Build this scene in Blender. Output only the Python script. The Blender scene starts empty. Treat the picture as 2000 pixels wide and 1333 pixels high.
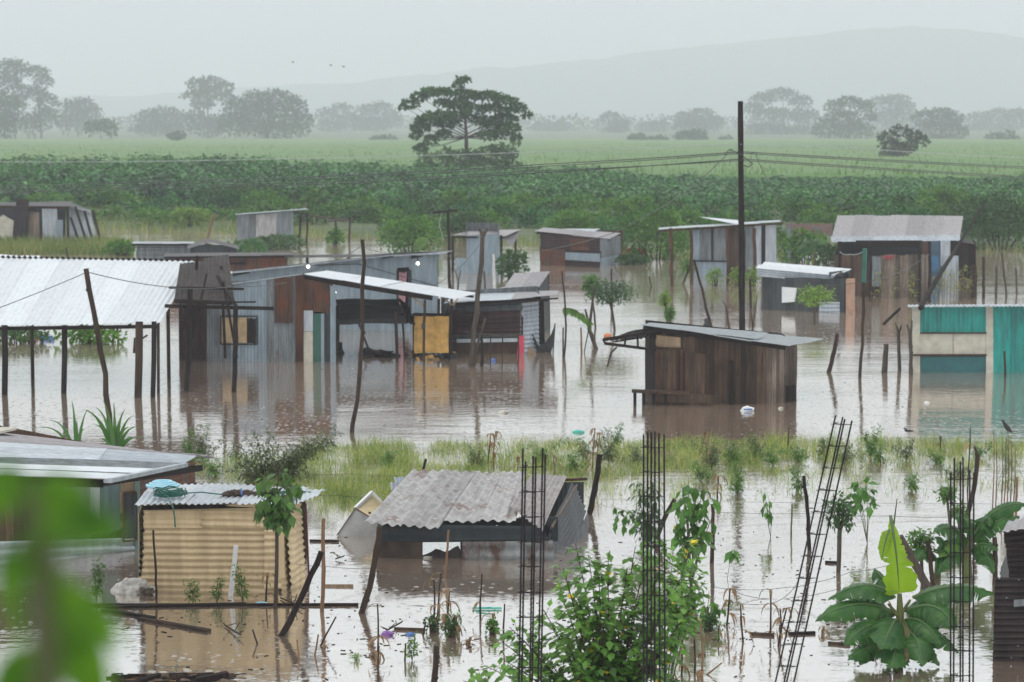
import bpy, math, random
from math import sin, cos, pi, atan, radians, sqrt
from mathutils import Vector, noise, Matrix

# ------------------------------------------------------------------ camera, sky, light
SC = bpy.context.scene
COL = SC.collection
F = 4722.0            # focal length in photo pixels (85 mm on a 36 mm sensor, photo 2000 px wide)
HOR = 222.0           # photo row of the true horizon
CAMH = 7.1            # camera height over the flood water
TH = atan((666.5 - HOR) / F)
CAM = Vector((0, 0, CAMH))

cd = bpy.data.cameras.new('camera')
cam = bpy.data.objects.new('camera', cd)
COL.objects.link(cam)
cam.location = CAM
cam.rotation_euler = (pi / 2 - TH, 0, 0)
cd.sensor_width = 36
cd.lens = 85
cd.clip_start = 0.05
cd.clip_end = 12000
cd.dof.use_dof = True
cd.dof.focus_distance = 34.0
cd.dof.aperture_fstop = 3.0
SC.camera = cam

world = bpy.data.worlds.new('World')
SC.world = world
world.use_nodes = True
wn = world.node_tree.nodes
wl = world.node_tree.links
wn.clear()
SUN_EL, SUN_AZ = radians(58), radians(200)
out = wn.new('ShaderNodeOutputWorld')
bg = wn.new('ShaderNodeBackground')
sky = wn.new('ShaderNodeTexSky')
sky.sky_type = 'NISHITA'
sky.sun_disc = False
sky.sun_elevation = SUN_EL
sky.sun_rotation = SUN_AZ
sky.air_density = 1.0
sky.dust_density = 3.0
hs = wn.new('ShaderNodeHueSaturation')
hs.inputs['Saturation'].default_value = 0.25
wl.new(sky.outputs['Color'], hs.inputs['Color'])
# cloud deck: brighter overhead than at the horizon, as an overcast sky is
tc = wn.new('ShaderNodeTexCoord')
sx = wn.new('ShaderNodeSeparateXYZ')
wl.new(tc.outputs['Generated'], sx.inputs[0])
mr = wn.new('ShaderNodeMapRange')
mr.inputs['From Min'].default_value = 0.0
mr.inputs['From Max'].default_value = 1.0
mr.inputs['To Min'].default_value = 9.3
mr.inputs['To Max'].default_value = 17.5
wl.new(sx.outputs['Z'], mr.inputs['Value'])
nz = wn.new('ShaderNodeTexNoise')
nz.inputs['Scale'].default_value = 2.2
nz.inputs['Detail'].default_value = 4
wl.new(tc.outputs['Generated'], nz.inputs['Vector'])
mr2 = wn.new('ShaderNodeMapRange')
mr2.inputs['From Min'].default_value = 0.3
mr2.inputs['From Max'].default_value = 0.7
mr2.inputs['To Min'].default_value = 0.93
mr2.inputs['To Max'].default_value = 1.07
wl.new(nz.outputs['Fac'], mr2.inputs['Value'])
mu = wn.new('ShaderNodeMath')
mu.operation = 'MULTIPLY'
wl.new(mr.outputs[0], mu.inputs[0])
wl.new(mr2.outputs[0], mu.inputs[1])
vm = wn.new('ShaderNodeVectorMath')
vm.operation = 'SCALE'
vm.inputs[0].default_value = (0.97, 1.0, 1.025)
wl.new(mu.outputs[0], vm.inputs['Scale'])
mx = wn.new('ShaderNodeMix')
mx.data_type = 'RGBA'
mx.inputs[0].default_value = 0.88
wl.new(hs.outputs['Color'], mx.inputs[6])
wl.new(vm.outputs[0], mx.inputs[7])
wl.new(mx.outputs[2], bg.inputs['Color'])
bg.inputs['Strength'].default_value = 0.1
wl.new(bg.outputs[0], out.inputs['Surface'])

sd = bpy.data.lights.new('sun', 'SUN')
sd.energy = 0.6
sd.angle = radians(25)
sd.color = (1.0, 0.97, 0.93)
sun = bpy.data.objects.new('sun', sd)
COL.objects.link(sun)
sun.rotation_euler = (pi / 2 - SUN_EL, 0, pi - SUN_AZ)

SC.view_settings.view_transform = 'Standard'
SC.view_settings.look = 'None'
SC.view_settings.exposure = 0.05
SC.view_settings.gamma = 1.0
SC.view_settings.use_curve_mapping = False
SC.render.engine = 'CYCLES'
cy = SC.cycles
cy.use_denoising = True
cy.max_bounces = 7
cy.diffuse_bounces = 2
cy.glossy_bounces = 3
cy.transmission_bounces = 3
cy.volume_bounces = 2
cy.transparent_max_bounces = 6
cy.use_adaptive_sampling = True
cy.adaptive_threshold = 0.02
cy.sample_clamp_indirect = 6.0

# ------------------------------------------------------------------ pixel <-> place
def ray(px, py):
    u = (px - 1000) / F
    v = (666.5 - py) / F
    return Vector((u, cos(TH) + v * sin(TH), -sin(TH) + v * cos(TH)))

def G(px, py, z=0.0):
    d = ray(px, py)
    return CAM + d * ((z - CAMH) / d.z)

def V(px, py, Y):
    d = ray(px, py)
    return CAM + d * (Y / d.y)

def YG(py, z=0.0):
    return G(1000, py, z).y

def mpp(Y):           # metres per photo pixel at distance Y
    return Y / F

class Plane:
    def __init__(s, p, n):
        s.p, s.n = p, n.normalized()
        if s.n.dot(CAM - p) < 0:
            s.n = -s.n
    def at(s, px, py, off=0.0):
        d = ray(px, py)
        p = s.p + s.n * off
        return CAM + d * ((p - CAM).dot(s.n) / d.dot(s.n))

def wallplane(x0, y0, x1, y1):
    A, B = G(x0, y0), G(x1, y1)
    d = B - A
    return Plane(A, Vector((d.y, -d.x, 0)))

def plane3(a, b, c):
    return Plane(a, (b - a).cross(c - a))

# ------------------------------------------------------------------ objects
class Thing:
    def __init__(s, name, label, cat, loc, group=None):
        s.o = bpy.data.objects.new(name, None)
        s.o.empty_display_size = 0.2
        COL.objects.link(s.o)
        s.loc = Vector(loc)
        s.o.location = s.loc
        s.o['label'] = label
        s.o['category'] = cat
        if group:
            s.o['group'] = group
    def part(s, name, mb, mats, parent=None, label=None, smooth=False):
        o = mb.build(name, mats, s.loc, smooth)
        o.parent = parent or s.o
        if label:
            o['label'] = label
        return o

def solo(name, mb, mats, label=None, cat=None, group=None, kind=None, loc=None, smooth=False):
    loc = Vector(loc) if loc is not None else mb.base()
    o = mb.build(name, mats, loc, smooth)
    o.location = loc
    if label: o['label'] = label
    if cat: o['category'] = cat
    if group: o['group'] = group
    if kind: o['kind'] = kind
    return o

class MB:
    def __init__(s):
        s.v = []; s.f = []; s.m = []; s.mi = 0
    def base(s):
        n = len(s.v)
        return Vector((sum(p[0] for p in s.v) / n, sum(p[1] for p in s.v) / n, max(0.0, min(p[2] for p in s.v))))
    def add(s, pts, faces):
        k = len(s.v)
        s.v.extend([(p[0], p[1], p[2]) for p in pts])
        s.f.extend([tuple(i + k for i in f) for f in faces])
        s.m.extend([s.mi] * len(faces))
    def build(s, name, mats, loc, smooth=False):
        me = bpy.data.meshes.new(name)
        lx, ly, lz = loc
        me.from_pydata([(a - lx, b - ly, c - lz) for a, b, c in s.v], [], s.f)
        if not isinstance(mats, (list, tuple)):
            mats = [mats]
        for m in mats:
            me.materials.append(m)
        if len(mats) > 1:
            me.polygons.foreach_set('material_index', s.m)
        if smooth:
            me.polygons.foreach_set('use_smooth', [True] * len(s.f))
        me.update()
        o = bpy.data.objects.new(name, me)
        COL.objects.link(o)
        return o
    def beam(s, a, b, w, h=None, roll=0.0, up=None):
        a, b = Vector(a), Vector(b)
        h = h or w
        d = (b - a).normalized()
        up = Vector(up) if up else (Vector((0, 0, 1)) if abs(d.z) < 0.9 else Vector((0, 1, 0)))
        x = d.cross(up).normalized()
        y = x.cross(d).normalized()
        if roll:
            x, y = x * cos(roll) + y * sin(roll), y * cos(roll) - x * sin(roll)
        pts = []
        for p in (a, b):
            for sx_, sy_ in ((-1, -1), (1, -1), (1, 1), (-1, 1)):
                pts.append(p + x * (w / 2 * sx_) + y * (h / 2 * sy_))
        s.add(pts, [(0, 3, 2, 1), (4, 5, 6, 7), (0, 1, 5, 4), (1, 2, 6, 5), (2, 3, 7, 6), (3, 0, 4, 7)])
    def slab(s, tl, tr, br, bl, t, n=None):
        """a board with four given corners and thickness t behind them"""
        n = n or (tr - tl).cross(bl - tl).normalized()
        if n.dot(CAM - tl) > 0:
            n = -n
        q = [tl, tr, br, bl]
        s.add(q + [p + n * t for p in q], [(0, 1, 2, 3), (7, 6, 5, 4), (0, 4, 5, 1), (1, 5, 6, 2), (2, 6, 7, 3), (3, 7, 4, 0)])
    def tube(s, pts, rad, n=7):
        pts = [Vector(p) for p in pts]
        if not isinstance(rad, (list, tuple)):
            rad = [rad] * len(pts)
        elif len(rad) == 2 and len(pts) > 2:
            rad = [rad[0] + (rad[1] - rad[0]) * i / (len(pts) - 1) for i in range(len(pts))]
        vv = []; ff = []
        ref = Vector((0.31, 0.2, 0.93))
        for i, p in enumerate(pts):
            d = (pts[min(i + 1, len(pts) - 1)] - pts[max(i - 1, 0)])
            if d.length < 1e-9: d = Vector((0, 0, 1))
            d.normalize()
            x = d.cross(Vector((0, 1, 0)))
            if x.length < 0.1: x = d.cross(ref)
            x.normalize()
            y = d.cross(x)
            for k in range(n):
                a = 2 * pi * k / n
                vv.append(p + (x * cos(a) + y * sin(a)) * rad[i])
        for i in range(len(pts) - 1):
            for k in range(n):
                k2 = (k + 1) % n
                ff.append((i * n + k, i * n + k2, (i + 1) * n + k2, (i + 1) * n + k))
        ff.append(tuple(range(n - 1, -1, -1)))
        ff.append(tuple(range((len(pts) - 1) * n, len(pts) * n)))
        s.add(vv, ff)
    def corr(s, tl, tr, br, bl, pitch=0.076, amp=0.009, along='v', dent=0.012, rag=0.0, seed=0, rows=5, per=6, cut=None):
        """corrugated sheet; ridges run tl->bl (along='v') or tl->tr (along='u'); cut(u,v)->True leaves a hole"""
        if along == 'u':
            tl, tr, br, bl = tl, bl, br, tr
        n = (tr - tl).cross(bl - tl).normalized()
        if n.dot(CAM - tl) < 0: n = -n
        wid = max((tr - tl).length, (br - bl).length)
        nw = max(1, wid / pitch)
        nu = max(4, int(nw * per))
        rnd = random.Random(seed * 77 + 5)
        vv = []; ff = []
        ja = [(rnd.random() - .5) * 2 * rag for _ in range(nu + 1)]
        jb = [(rnd.random() - .5) * 2 * rag for _ in range(nu + 1)]
        for k in range(1, nu + 1):
            ja[k] = ja[k] * .4 + ja[k - 1] * .6; jb[k] = jb[k] * .4 + jb[k - 1] * .6
        for j in range(rows + 1):
            v = j / rows
            for i in range(nu + 1):
                u = i / nu
                vj = v
                if j == 0: vj = ja[i]
                if j == rows: vj = 1 + jb[i]
                a = tl.lerp(tr, u); b = bl.lerp(br, u)
                p = a.lerp(b, vj)
                o = amp * sin(2 * pi * u * nw) + dent * noise.noise(Vector((u * wid * .9 + seed * 9.1, v * 2.3, seed * 3.7)))
                vv.append(p + n * o)
        for j in range(rows):
            for i in range(nu):
                if cut and cut((i + .5) / nu, (j + .5) / rows): continue
                ff.append((j * (nu + 1) + i, j * (nu + 1) + i + 1, (j + 1) * (nu + 1) + i + 1, (j + 1) * (nu + 1) + i))
        s.add(vv, ff)
    def sheets(s, tl, tr, br, bl, n, pitch=0.076, amp=0.009, along='v', jit=0.02, seed=0, lift=0.006, **kw):
        """n overlapping sheets side by side across tl->tr (ridges tl->bl) , or stacked for along='u'"""
        nn = (tr - tl).cross(bl - tl).normalized()
        if nn.dot(CAM - tl) < 0: nn = -nn
        rnd = random.Random(seed + 11)
        for k in range(n):
            a, b = k / n - 0.004, (k + 1) / n + 0.006
            e0 = (rnd.random() - .5) * 2 * jit; e1 = (rnd.random() - .5) * 2 * jit
            off = nn * (lift * (k % 2) + rnd.random() * .004)
            if along == 'v':
                A = tl.lerp(tr, a); B = tl.lerp(tr, b); C = bl.lerp(br, b); D = bl.lerp(br, a)
                A, D = A.lerp(D, e0), D.lerp(A, e1)
                B, C = B.lerp(C, e0), C.lerp(B, e1)
            else:
                A = tl.lerp(bl, a); B = tr.lerp(br, a); C = tr.lerp(br, b); D = tl.lerp(bl, b)
                A, B = A.lerp(B, e0), B.lerp(A, e1)
                D, C = D.lerp(C, e0), C.lerp(D, e1)
            s.corr(A + off, B + off, C + off, D + off, pitch, amp, along, seed=seed * 13 + k, **kw)
    def planks(s, tl, tr, br, bl, w=0.14, t=0.02, gap=0.006, seed=0, jit=0.03, along='v'):
        if along == 'u':
            tl, tr, br, bl = tl, bl, br, tr
        n = (tr - tl).cross(bl - tl).normalized()
        if n.dot(CAM - tl) < 0: n = -n
        L = (tr - tl).length
        rnd = random.Random(seed + 3)
        x = 0.0
        while x < L - 0.01:
            ww = min(w * rnd.uniform(.7, 1.3), L - x)
            a = x / L; b = (x + ww - gap) / L
            o = n * rnd.uniform(-.008, .008)
            A = tl.lerp(tr, a) + o; B = tl.lerp(tr, b) + o; C = bl.lerp(br, b) + o; D = bl.lerp(br, a) + o
            j0 = rnd.uniform(-jit, jit) * .5; j1 = rnd.uniform(-jit, jit)
            s.slab(A.lerp(D, j0), B.lerp(C, j0), C.lerp(B, j1), D.lerp(A, j1), t)
            x += ww
    def box(s, c, sx_, sy_, sz_, rz=0.0, rx=0.0, ry=0.0):
        M = Matrix.Rotation(rz, 3, 'Z') @ Matrix.Rotation(rx, 3, 'X') @ Matrix.Rotation(ry, 3, 'Y')
        c = Vector(c)
        pts = [c + M @ Vector((sx_ / 2 * a, sy_ / 2 * b, sz_ / 2 * d)) for d in (-1, 1) for b in (-1, 1) for a in (-1, 1)]
        s.add(pts, [(0, 2, 3, 1), (4, 5, 7, 6), (0, 1, 5, 4), (1, 3, 7, 5), (3, 2, 6, 7), (2, 0, 4, 6)])
    def ball(s, c, r, nu=10, nv=7, sq=(1, 1, 1), wob=0.0, seed=0):
        c = Vector(c); vv = []; ff = []
        for j in range(nv + 1):
            t = pi * j / nv
            for i in range(nu):
                a = 2 * pi * i / nu
                d = Vector((sin(t) * cos(a), sin(t) * sin(a), cos(t)))
                k = 1 + wob * noise.noise(d * 1.7 + Vector((seed, seed * 2.3, 0)))
                vv.append(c + Vector((d.x * sq[0], d.y * sq[1], d.z * sq[2])) * (r * k))
        for j in range(nv):
            for i in range(nu):
                i2 = (i + 1) % nu
                ff.append((j * nu + i, (j + 1) * nu + i, (j + 1) * nu + i2, j * nu + i2))
        s.add(vv, ff)
    # ---- foliage
    def leaf(s, p, d, up, L, W, fold=0.15):
        """oval folded leaf: two quads on a midrib"""
        x = d.cross(up)
        if x.length < 1e-4: x = d.cross(Vector((1, 0, 0)))
        x.normalize(); n = x.cross(d).normalized()
        m1 = p + d * (L * .45) - n * (L * fold * .3)
        t = p + d * L - n * (L * fold)
        l = p + d * (L * .4) + x * (W / 2) ; r = p + d * (L * .4) - x * (W / 2)
        s.add([p, l, t, r, m1], [(0, 1, 2, 4), (0, 4, 2, 3)])
    def diam(s, p, d, x, L, W):
        s.add([p, p + d * (L * .45) + x * (W / 2), p + d * L, p + d * (L * .45) - x * (W / 2)], [(0, 1, 2, 3)])
    def blade(s, p, d, L, W, droop=0.5, n=4, side=None, prof=None):
        """curved strip; d start direction, bends towards -z"""
        d = d.normalized(); pos = p.copy()
        x = side or d.cross(Vector((0, 0, 1)))
        if x.length < 1e-3: x = Vector((1, 0, 0))
        x.normalize()
        vv = []; ff = []
        st = L / n
        for i in range(n + 1):
            t = i / n
            w = W * (prof(t) if prof else (1 - t) ** .7 * (1 if t > .05 else .8))
            vv.append(pos + x * (w / 2)); vv.append(pos - x * (w / 2))
            d = (d + Vector((0, 0, -droop / n * (0.4 + 1.6 * t)))).normalized()
            pos = pos + d * st
        for i in range(n):
            ff.append((2 * i, 2 * i + 1, 2 * i + 3, 2 * i + 2))
        s.add(vv, ff)

def rvec(r):
    z = r.uniform(-1, 1); a = r.uniform(0, 2 * pi); q = sqrt(1 - z * z)
    return Vector((q * cos(a), q * sin(a), z))

def clump(mb, c, R, n, L, W, r, simple=True, shell=0.45, droop=0.3, flat=0.0):
    """leaves spread through an ellipsoid (R = three radii), denser towards its skin"""
    c = Vector(c)
    for _ in range(n):
        q = rvec(r)
        if q.z < -0.35 and r.random() < 0.5: q.z = -q.z
        k = shell + (1 - shell) * r.random() ** .6
        k *= 1 + .22 * noise.noise(q * 2.1 + c)
        p = c + Vector((q.x * R[0], q.y * R[1], q.z * R[2])) * k
        d = (q + rvec(r) * .9 + Vector((0, 0, -droop))).normalized()
        if flat: d = Vector((d.x, d.y, d.z * (1 - flat))).normalized()
        l = L * r.uniform(.6, 1.25)
        if simple:
            x = d.cross(rvec(r))
            if x.length < .05: continue
            x.normalize()
            mb.diam(p, d, x, l, W * l / L)
        else:
            mb.leaf(p, d, (q + Vector((0, 0, .8))).normalized(), l, W * l / L)

# ------------------------------------------------------------------ materials
def newmat(name):
    m = bpy.data.materials.new(name)
    m.use_nodes = True
    n = m.node_tree.nodes; l = m.node_tree.links
    b = n['Principled BSDF']
    return m, n, l, b

def C4(c): return (c[0], c[1], c[2], 1)

def mixc(n, l, fac, a, b, mode='MIX'):
    x = n.new('ShaderNodeMix'); x.data_type = 'RGBA'; x.blend_type = mode
    for sock, val in ((0, fac), (6, a), (7, b)):
        if isinstance(val, (int, float)): x.inputs[sock].default_value = val
        elif isinstance(val, (tuple, list)): x.inputs[sock].default_value = C4(val)
        else: l.new(val, x.inputs[sock])
    return x.outputs[2]

def noisen(n, l, scale, detail=4, stretch=None, rough=.55, obj=True, dist=0.0):
    tc = n.new('ShaderNodeTexCoord'); mp = n.new('ShaderNodeMapping')
    l.new(tc.outputs['Object'], mp.inputs[0])
    if stretch: mp.inputs['Scale'].default_value = stretch
    t = n.new('ShaderNodeTexNoise')
    t.inputs['Scale'].default_value = scale; t.inputs['Detail'].default_value = detail
    t.inputs['Roughness'].default_value = rough; t.inputs['Distortion'].default_value = dist
    l.new(mp.outputs[0], t.inputs['Vector'])
    return t.outputs['Fac']

def ramp(n, l, fac, lo, hi, a=0.0, b=1.0):
    r = n.new('ShaderNodeMapRange'); r.clamp = True
    r.inputs['From Min'].default_value = lo; r.inputs['From Max'].default_value = hi
    r.inputs['To Min'].default_value = a; r.inputs['To Max'].default_value = b
    l.new(fac, r.inputs['Value'])
    return r.outputs[0]

def bumpn(n, l, b, h, strength=.3, dist=.02):
    bp = n.new('ShaderNodeBump'); bp.inputs['Strength'].default_value = strength; bp.inputs['Distance'].default_value = dist
    l.new(h, bp.inputs['Height']); l.new(bp.outputs[0], b.inputs['Normal'])

def island(n, l, lo, hi):
    g = n.new('ShaderNodeNewGeometry')
    return ramp(n, l, g.outputs['Random Per Island'], 0, 1, lo, hi)

def metal(name, base, dark=None, rust=0.2, rough=.42, met=.35, var=.25, rustc=(.16, .055, .025), streak=(3, 3, .5)):
    m, n, l, b = newmat(name)
    dark = dark or tuple(c * .55 for c in base)
    f1 = ramp(n, l, noisen(n, l, 2.2, 5, streak), .35, .68)
    c = mixc(n, l, f1, base, dark)
    f4 = ramp(n, l, noisen(n, l, 14, 4, (1, 1, .3)), .4, .7, 0, .45)
    c = mixc(n, l, f4, c, dark)
    if rust > 0:
        f2 = ramp(n, l, noisen(n, l, 1.6, 8, (1.5, 1.5, .7), .68), .72 - rust * .45, .80 - rust * .35)
        f3 = noisen(n, l, 9, 4)
        rc = mixc(n, l, f3, rustc, tuple(x * .45 for x in rustc))
        c = mixc(n, l, f2, c, rc)
        rr = ramp(n, l, f2, 0, 1, rough, .8); l.new(rr, b.inputs['Roughness'])
        mm = ramp(n, l, f2, 0, 1, met, 0); l.new(mm, b.inputs['Metallic'])
    else:
        b.inputs['Roughness'].default_value = rough; b.inputs['Metallic'].default_value = met
    iv = island(n, l, 1 - var, 1 + var * .6)
    mv = n.new('ShaderNodeVectorMath'); mv.operation = 'SCALE'
    l.new(c, mv.inputs[0]); l.new(iv, mv.inputs['Scale'])
    l.new(mv.outputs[0], b.inputs['Base Color'])
    b.inputs['Specular IOR Level'].default_value = .5 if max(base) > .2 else .18
    bumpn(n, l, b, noisen(n, l, 6, 4), .12, .02)
    return m

def wood(name, c1, c2, rough=.7, var=.6, stretch=(6, 6, .5), bump=.5):
    m, n, l, b = newmat(name)
    f = ramp(n, l, noisen(n, l, 3, 6, stretch, .65), .32, .68)
    c = mixc(n, l, f, c1, c2)
    f2 = ramp(n, l, noisen(n, l, 1.1, 4), .4, .65, 0, .6)
    c = mixc(n, l, f2, c, tuple(x * .5 for x in c2))
    iv = island(n, l, 1 - var, 1 + var)
    mv = n.new('ShaderNodeVectorMath'); mv.operation = 'SCALE'
    l.new(c, mv.inputs[0]); l.new(iv, mv.inputs['Scale'])
    l.new(mv.outputs[0], b.inputs['Base Color'])
    b.inputs['Roughness'].default_value = rough; b.inputs['Specular IOR Level'].default_value = .14
    bumpn(n, l, b, noisen(n, l, 5, 6, stretch), bump, .02)
    return m

def plain(name, c, rough=.6, met=0.0, var=.15, scale=4, trans=0.0):
    m, n, l, b = newmat(name)
    f = ramp(n, l, noisen(n, l, scale, 5), .35, .7)
    col = mixc(n, l, f, c, tuple(x * (1 - var * 2) for x in c))
    l.new(col, b.inputs['Base Color'])
    b.inputs['Roughness'].default_value = rough; b.inputs['Metallic'].default_value = met
    bumpn(n, l, b, noisen(n, l, scale * 3, 4), .2, .01)
    return m

def leafm(name, c1, c2, trans=.3, rough=.42, var=.35, clump_scale=.8, tint=None, tf=.25):
    """leaf: two natural greens mixed by patches and from leaf to leaf, light passes through"""
    m, n, l, b = newmat(name)
    f = ramp(n, l, noisen(n, l, clump_scale, 3), .35, .65)
    g = n.new('ShaderNodeNewGeometry')
    ri = g.outputs['Random Per Island']
    c = mixc(n, l, f, c1, c2)
    if tint:
        tt = n.new('ShaderNodeMath'); tt.operation = 'GREATER_THAN'; tt.inputs[1].default_value = 1 - tf
        l.new(ri, tt.inputs[0])
        c = mixc(n, l, tt.outputs[0], c, tint)
    iv = ramp(n, l, ri, 0, 1, 1 - var, 1 + var)
    mv = n.new('ShaderNodeVectorMath'); mv.operation = 'SCALE'
    l.new(c, mv.inputs[0]); l.new(iv, mv.inputs['Scale'])
    l.new(mv.outputs[0], b.inputs['Base Color'])
    b.inputs['Roughness'].default_value = rough
    b.inputs['Specular IOR Level'].default_value = .30
    if trans:
        t = n.new('ShaderNodeBsdfTranslucent')
        hv = n.new('ShaderNodeVectorMath'); hv.operation = 'MULTIPLY'; hv.inputs[1].default_value = (1.3, 1.5, .6)
        l.new(mv.outputs[0], hv.inputs[0]); l.new(hv.outputs[0], t.inputs['Color'])
        ms = n.new('ShaderNodeMixShader'); ms.inputs[0].default_value = trans
        l.new(b.outputs[0], ms.inputs[1]); l.new(t.outputs[0], ms.inputs[2])
        l.new(ms.outputs[0], n['Material Output'].inputs['Surface'])
    return m

def lampm(name, c, s):
    m, n, l, b = newmat(name)
    b.inputs['Emission Color'].default_value = C4(c); b.inputs['Emission Strength'].default_value = s
    b.inputs['Base Color'].default_value = C4(c)
    return m

M = {}
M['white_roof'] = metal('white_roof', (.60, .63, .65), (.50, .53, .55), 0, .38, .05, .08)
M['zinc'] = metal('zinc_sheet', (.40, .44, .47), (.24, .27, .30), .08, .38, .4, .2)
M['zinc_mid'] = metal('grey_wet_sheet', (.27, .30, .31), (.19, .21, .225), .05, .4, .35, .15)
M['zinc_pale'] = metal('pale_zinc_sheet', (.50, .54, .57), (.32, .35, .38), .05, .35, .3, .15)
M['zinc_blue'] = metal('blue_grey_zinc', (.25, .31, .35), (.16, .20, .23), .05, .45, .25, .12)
M['zinc_dull'] = metal('dull_zinc_sheet', (.20, .225, .235), (.09, .10, .105), .22, .5, .25, .3)
M['zinc_old'] = metal('old_grey_sheet', (.39, .385, .375), (.22, .205, .195), .36, .55, .15, .2, (.20, .11, .085))
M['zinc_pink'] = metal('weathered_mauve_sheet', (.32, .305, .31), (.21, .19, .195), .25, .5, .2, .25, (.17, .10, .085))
M['zinc_dark'] = metal('dark_grey_sheet', (.06, .066, .067), (.03, .034, .036), .15, .5, .2, .3)
M['rust'] = metal('rusty_sheet', (.10, .058, .04), (.042, .026, .02), .55, .65, .1, .35)
M['rust_dark'] = metal('dark_rusty_sheet', (.038, .027, .026), (.016, .013, .013), .3, .45, .2, .35, (.05, .022, .016))
M['rust_red'] = metal('maroon_sheet', (.050, .024, .024), (.022, .013, .013), .25, .6, .1, .25, (.09, .03, .02))
M['beige'] = metal('beige_painted_sheet', (.60, .46, .265), (.43, .32, .18), .16, .42, .0, .08, (.22, .13, .07))
M['wood'] = wood('wet_brown_boards', (.090, .056, .036), (.030, .021, .016))
M['wood_red'] = wood('reddish_boards', (.10, .045, .026), (.04, .02, .013))
M['wood_grey'] = wood('weathered_grey_boards', (.19, .15, .12), (.07, .052, .04))
M['wood_dark'] = wood('dark_wet_wood', (.022, .015, .012), (.009, .006, .005))
M['wood_pale'] = wood('pale_boards', (.30, .22, .14), (.17, .12, .08))
M['bark'] = wood('wet_bark', (.062, .038, .026), (.022, .014, .010), .6, .2)
M['bark_grey'] = wood('grey_bark', (.10, .078, .06), (.04, .031, .025), .6, .2)
M['bamboo'] = wood('cane_pole', (.24, .14, .075), (.13, .072, .04), .5, .15)
M['steel'] = metal('rebar_steel', (.020, .014, .016), (.009, .007, .008), .3, .7, .0, .2, (.07, .028, .018))
M['wire'] = plain('wire_metal', (.06, .055, .05), .5, .3)
M['cable'] = plain('black_cable', (.03, .035, .03), .5)
M['cable_pale'] = plain('pale_cable', (.33, .36, .34), .5)
M['teal'] = metal('teal_sheet', (.005, .29, .24), (.01, .15, .135), .05, .4, .0, .15)
M['cream'] = plain('cream_board', (.47, .44, .36), .6, 0, .16)
M['tan'] = plain('tan_board', (.42, .30, .16), .6, 0, .2)
M['yellow_tarp'] = plain('yellow_cloth', (.50, .29, .075), .7, 0, .2, 6)
M['black'] = plain('opening_shade', (.012, .012, .012), .8)  # black painted in for the shade inside openings
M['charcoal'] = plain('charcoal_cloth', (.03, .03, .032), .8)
M['white'] = plain('white_enamel', (.62, .63, .62), .4, 0, .05)
M['ivory'] = plain('ivory_plastic', (.58, .47, .27), .5, 0, .08)
M['pink'] = plain('pink_cloth', (.62, .10, .15), .7, 0, .15)
M['rose'] = plain('rose_curtain', (.50, .28, .32), .7, 0, .15)
M['blue'] = plain('blue_plastic', (.06, .16, .45), .5)
M['sky_blue'] = plain('light_blue_plastic', (.30, .55, .65), .4, 0, .05)
M['green_hose'] = plain('green_hose', (.01, .11, .08), .35)
M['green_paint'] = plain('green_paint', (.02, .10, .07), .6)
M['peach'] = plain('peach_plaster', (.36, .215, .145), .7)
M['sack'] = plain('white_sack', (.58, .55, .50), .6, 0, .28, 14)
M['mud'] = plain('mud', (.12, .08, .055), .6)
M['turq'] = plain('turquoise_plastic', (.05, .42, .33), .4)
M['purple'] = plain('purple_plastic', (.20, .08, .30), .4)
M['orange'] = plain('orange_plastic', (.65, .22, .08), .4)
M['bulb'] = lampm('lit_bulb', (1, .95, .85), 4)
M['dark_blue'] = plain('dark_blue_board', (.05, .10, .15), .6)
M['teal_dim'] = plain('teal_panel', (.01, .10, .105), .5)
# foliage
M['lf_far'] = leafm('far_tree_leaves', (.028, .050, .022), (.045, .065, .028), .15, .7, .12, .08)
M['lf_main'] = leafm('umbrella_tree_leaves', (.018, .066, .010), (.045, .135, .018), .25, .5, .35, .5)
M['lf_belt'] = leafm('crop_leaves', (.016, .080, .022), (.060, .190, .036), .25, .38, .5, .25)
M['lf_shrub'] = leafm('shrub_leaves', (.048, .130, .018), (.105, .215, .028), .3, .5, .4, .5)
M['lf_shrub_d'] = leafm('dark_shrub_leaves', (.026, .070, .020), (.055, .115, .026), .25, .5, .35, .5)
M['lf_lime'] = leafm('lime_leaves', (.13, .22, .035), (.18, .26, .05), .35, .45, .3, .6)
M['lf_near'] = leafm('bush_leaves', (.070, .170, .028), (.130, .255, .045), .3, .38, .4, 1.3, (.60, .40, .02), .012)
M['lf_vine'] = leafm('broad_leaves', (.05, .135, .022), (.085, .20, .03), .3, .36, .3, 1.5, (.60, .40, .02), .03)
M['lf_yel'] = leafm('yellowing_leaves', (.16, .18, .04), (.22, .17, .06), .3, .5, .4, 1.2)
M['lf_dry'] = leafm('dry_leaves', (.22, .14, .07), (.12, .07, .04), .2, .7, .4, 1.5)
M['lf_banana'] = leafm('banana_leaves', (.022, .078, .018), (.048, .130, .028), .3, .3, .2, 5)
M['lf_banana_y'] = leafm('young_banana_leaf', (.24, .36, .02), (.20, .32, .02), .45, .35, .1, 1.5)
M['grass'] = leafm('marsh_grass_blades', (.10, .175, .028), (.24, .29, .06), .35, .55, .45, .9, (.32, .27, .12), .15)
M['grass_bank'] = leafm('bank_grass_blades', (.10, .15, .035), (.17, .20, .05), .3, .6, .35, .2, (.22, .20, .09), .15)
M['cane'] = leafm('field_leaves', (.10, .20, .05), (.14, .235, .06), .2, .7, .08, .02)
M['stem'] = wood('green_stem', (.09, .11, .04), (.05, .06, .025), .5, .2)
M['leaf_close'] = leafm('close_leaf', (.085, .18, .012), (.020, .065, .006), .55, .45, .3, 26)
M['pipe'] = plain('white_pipe', (.48, .48, .46), .5)
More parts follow.
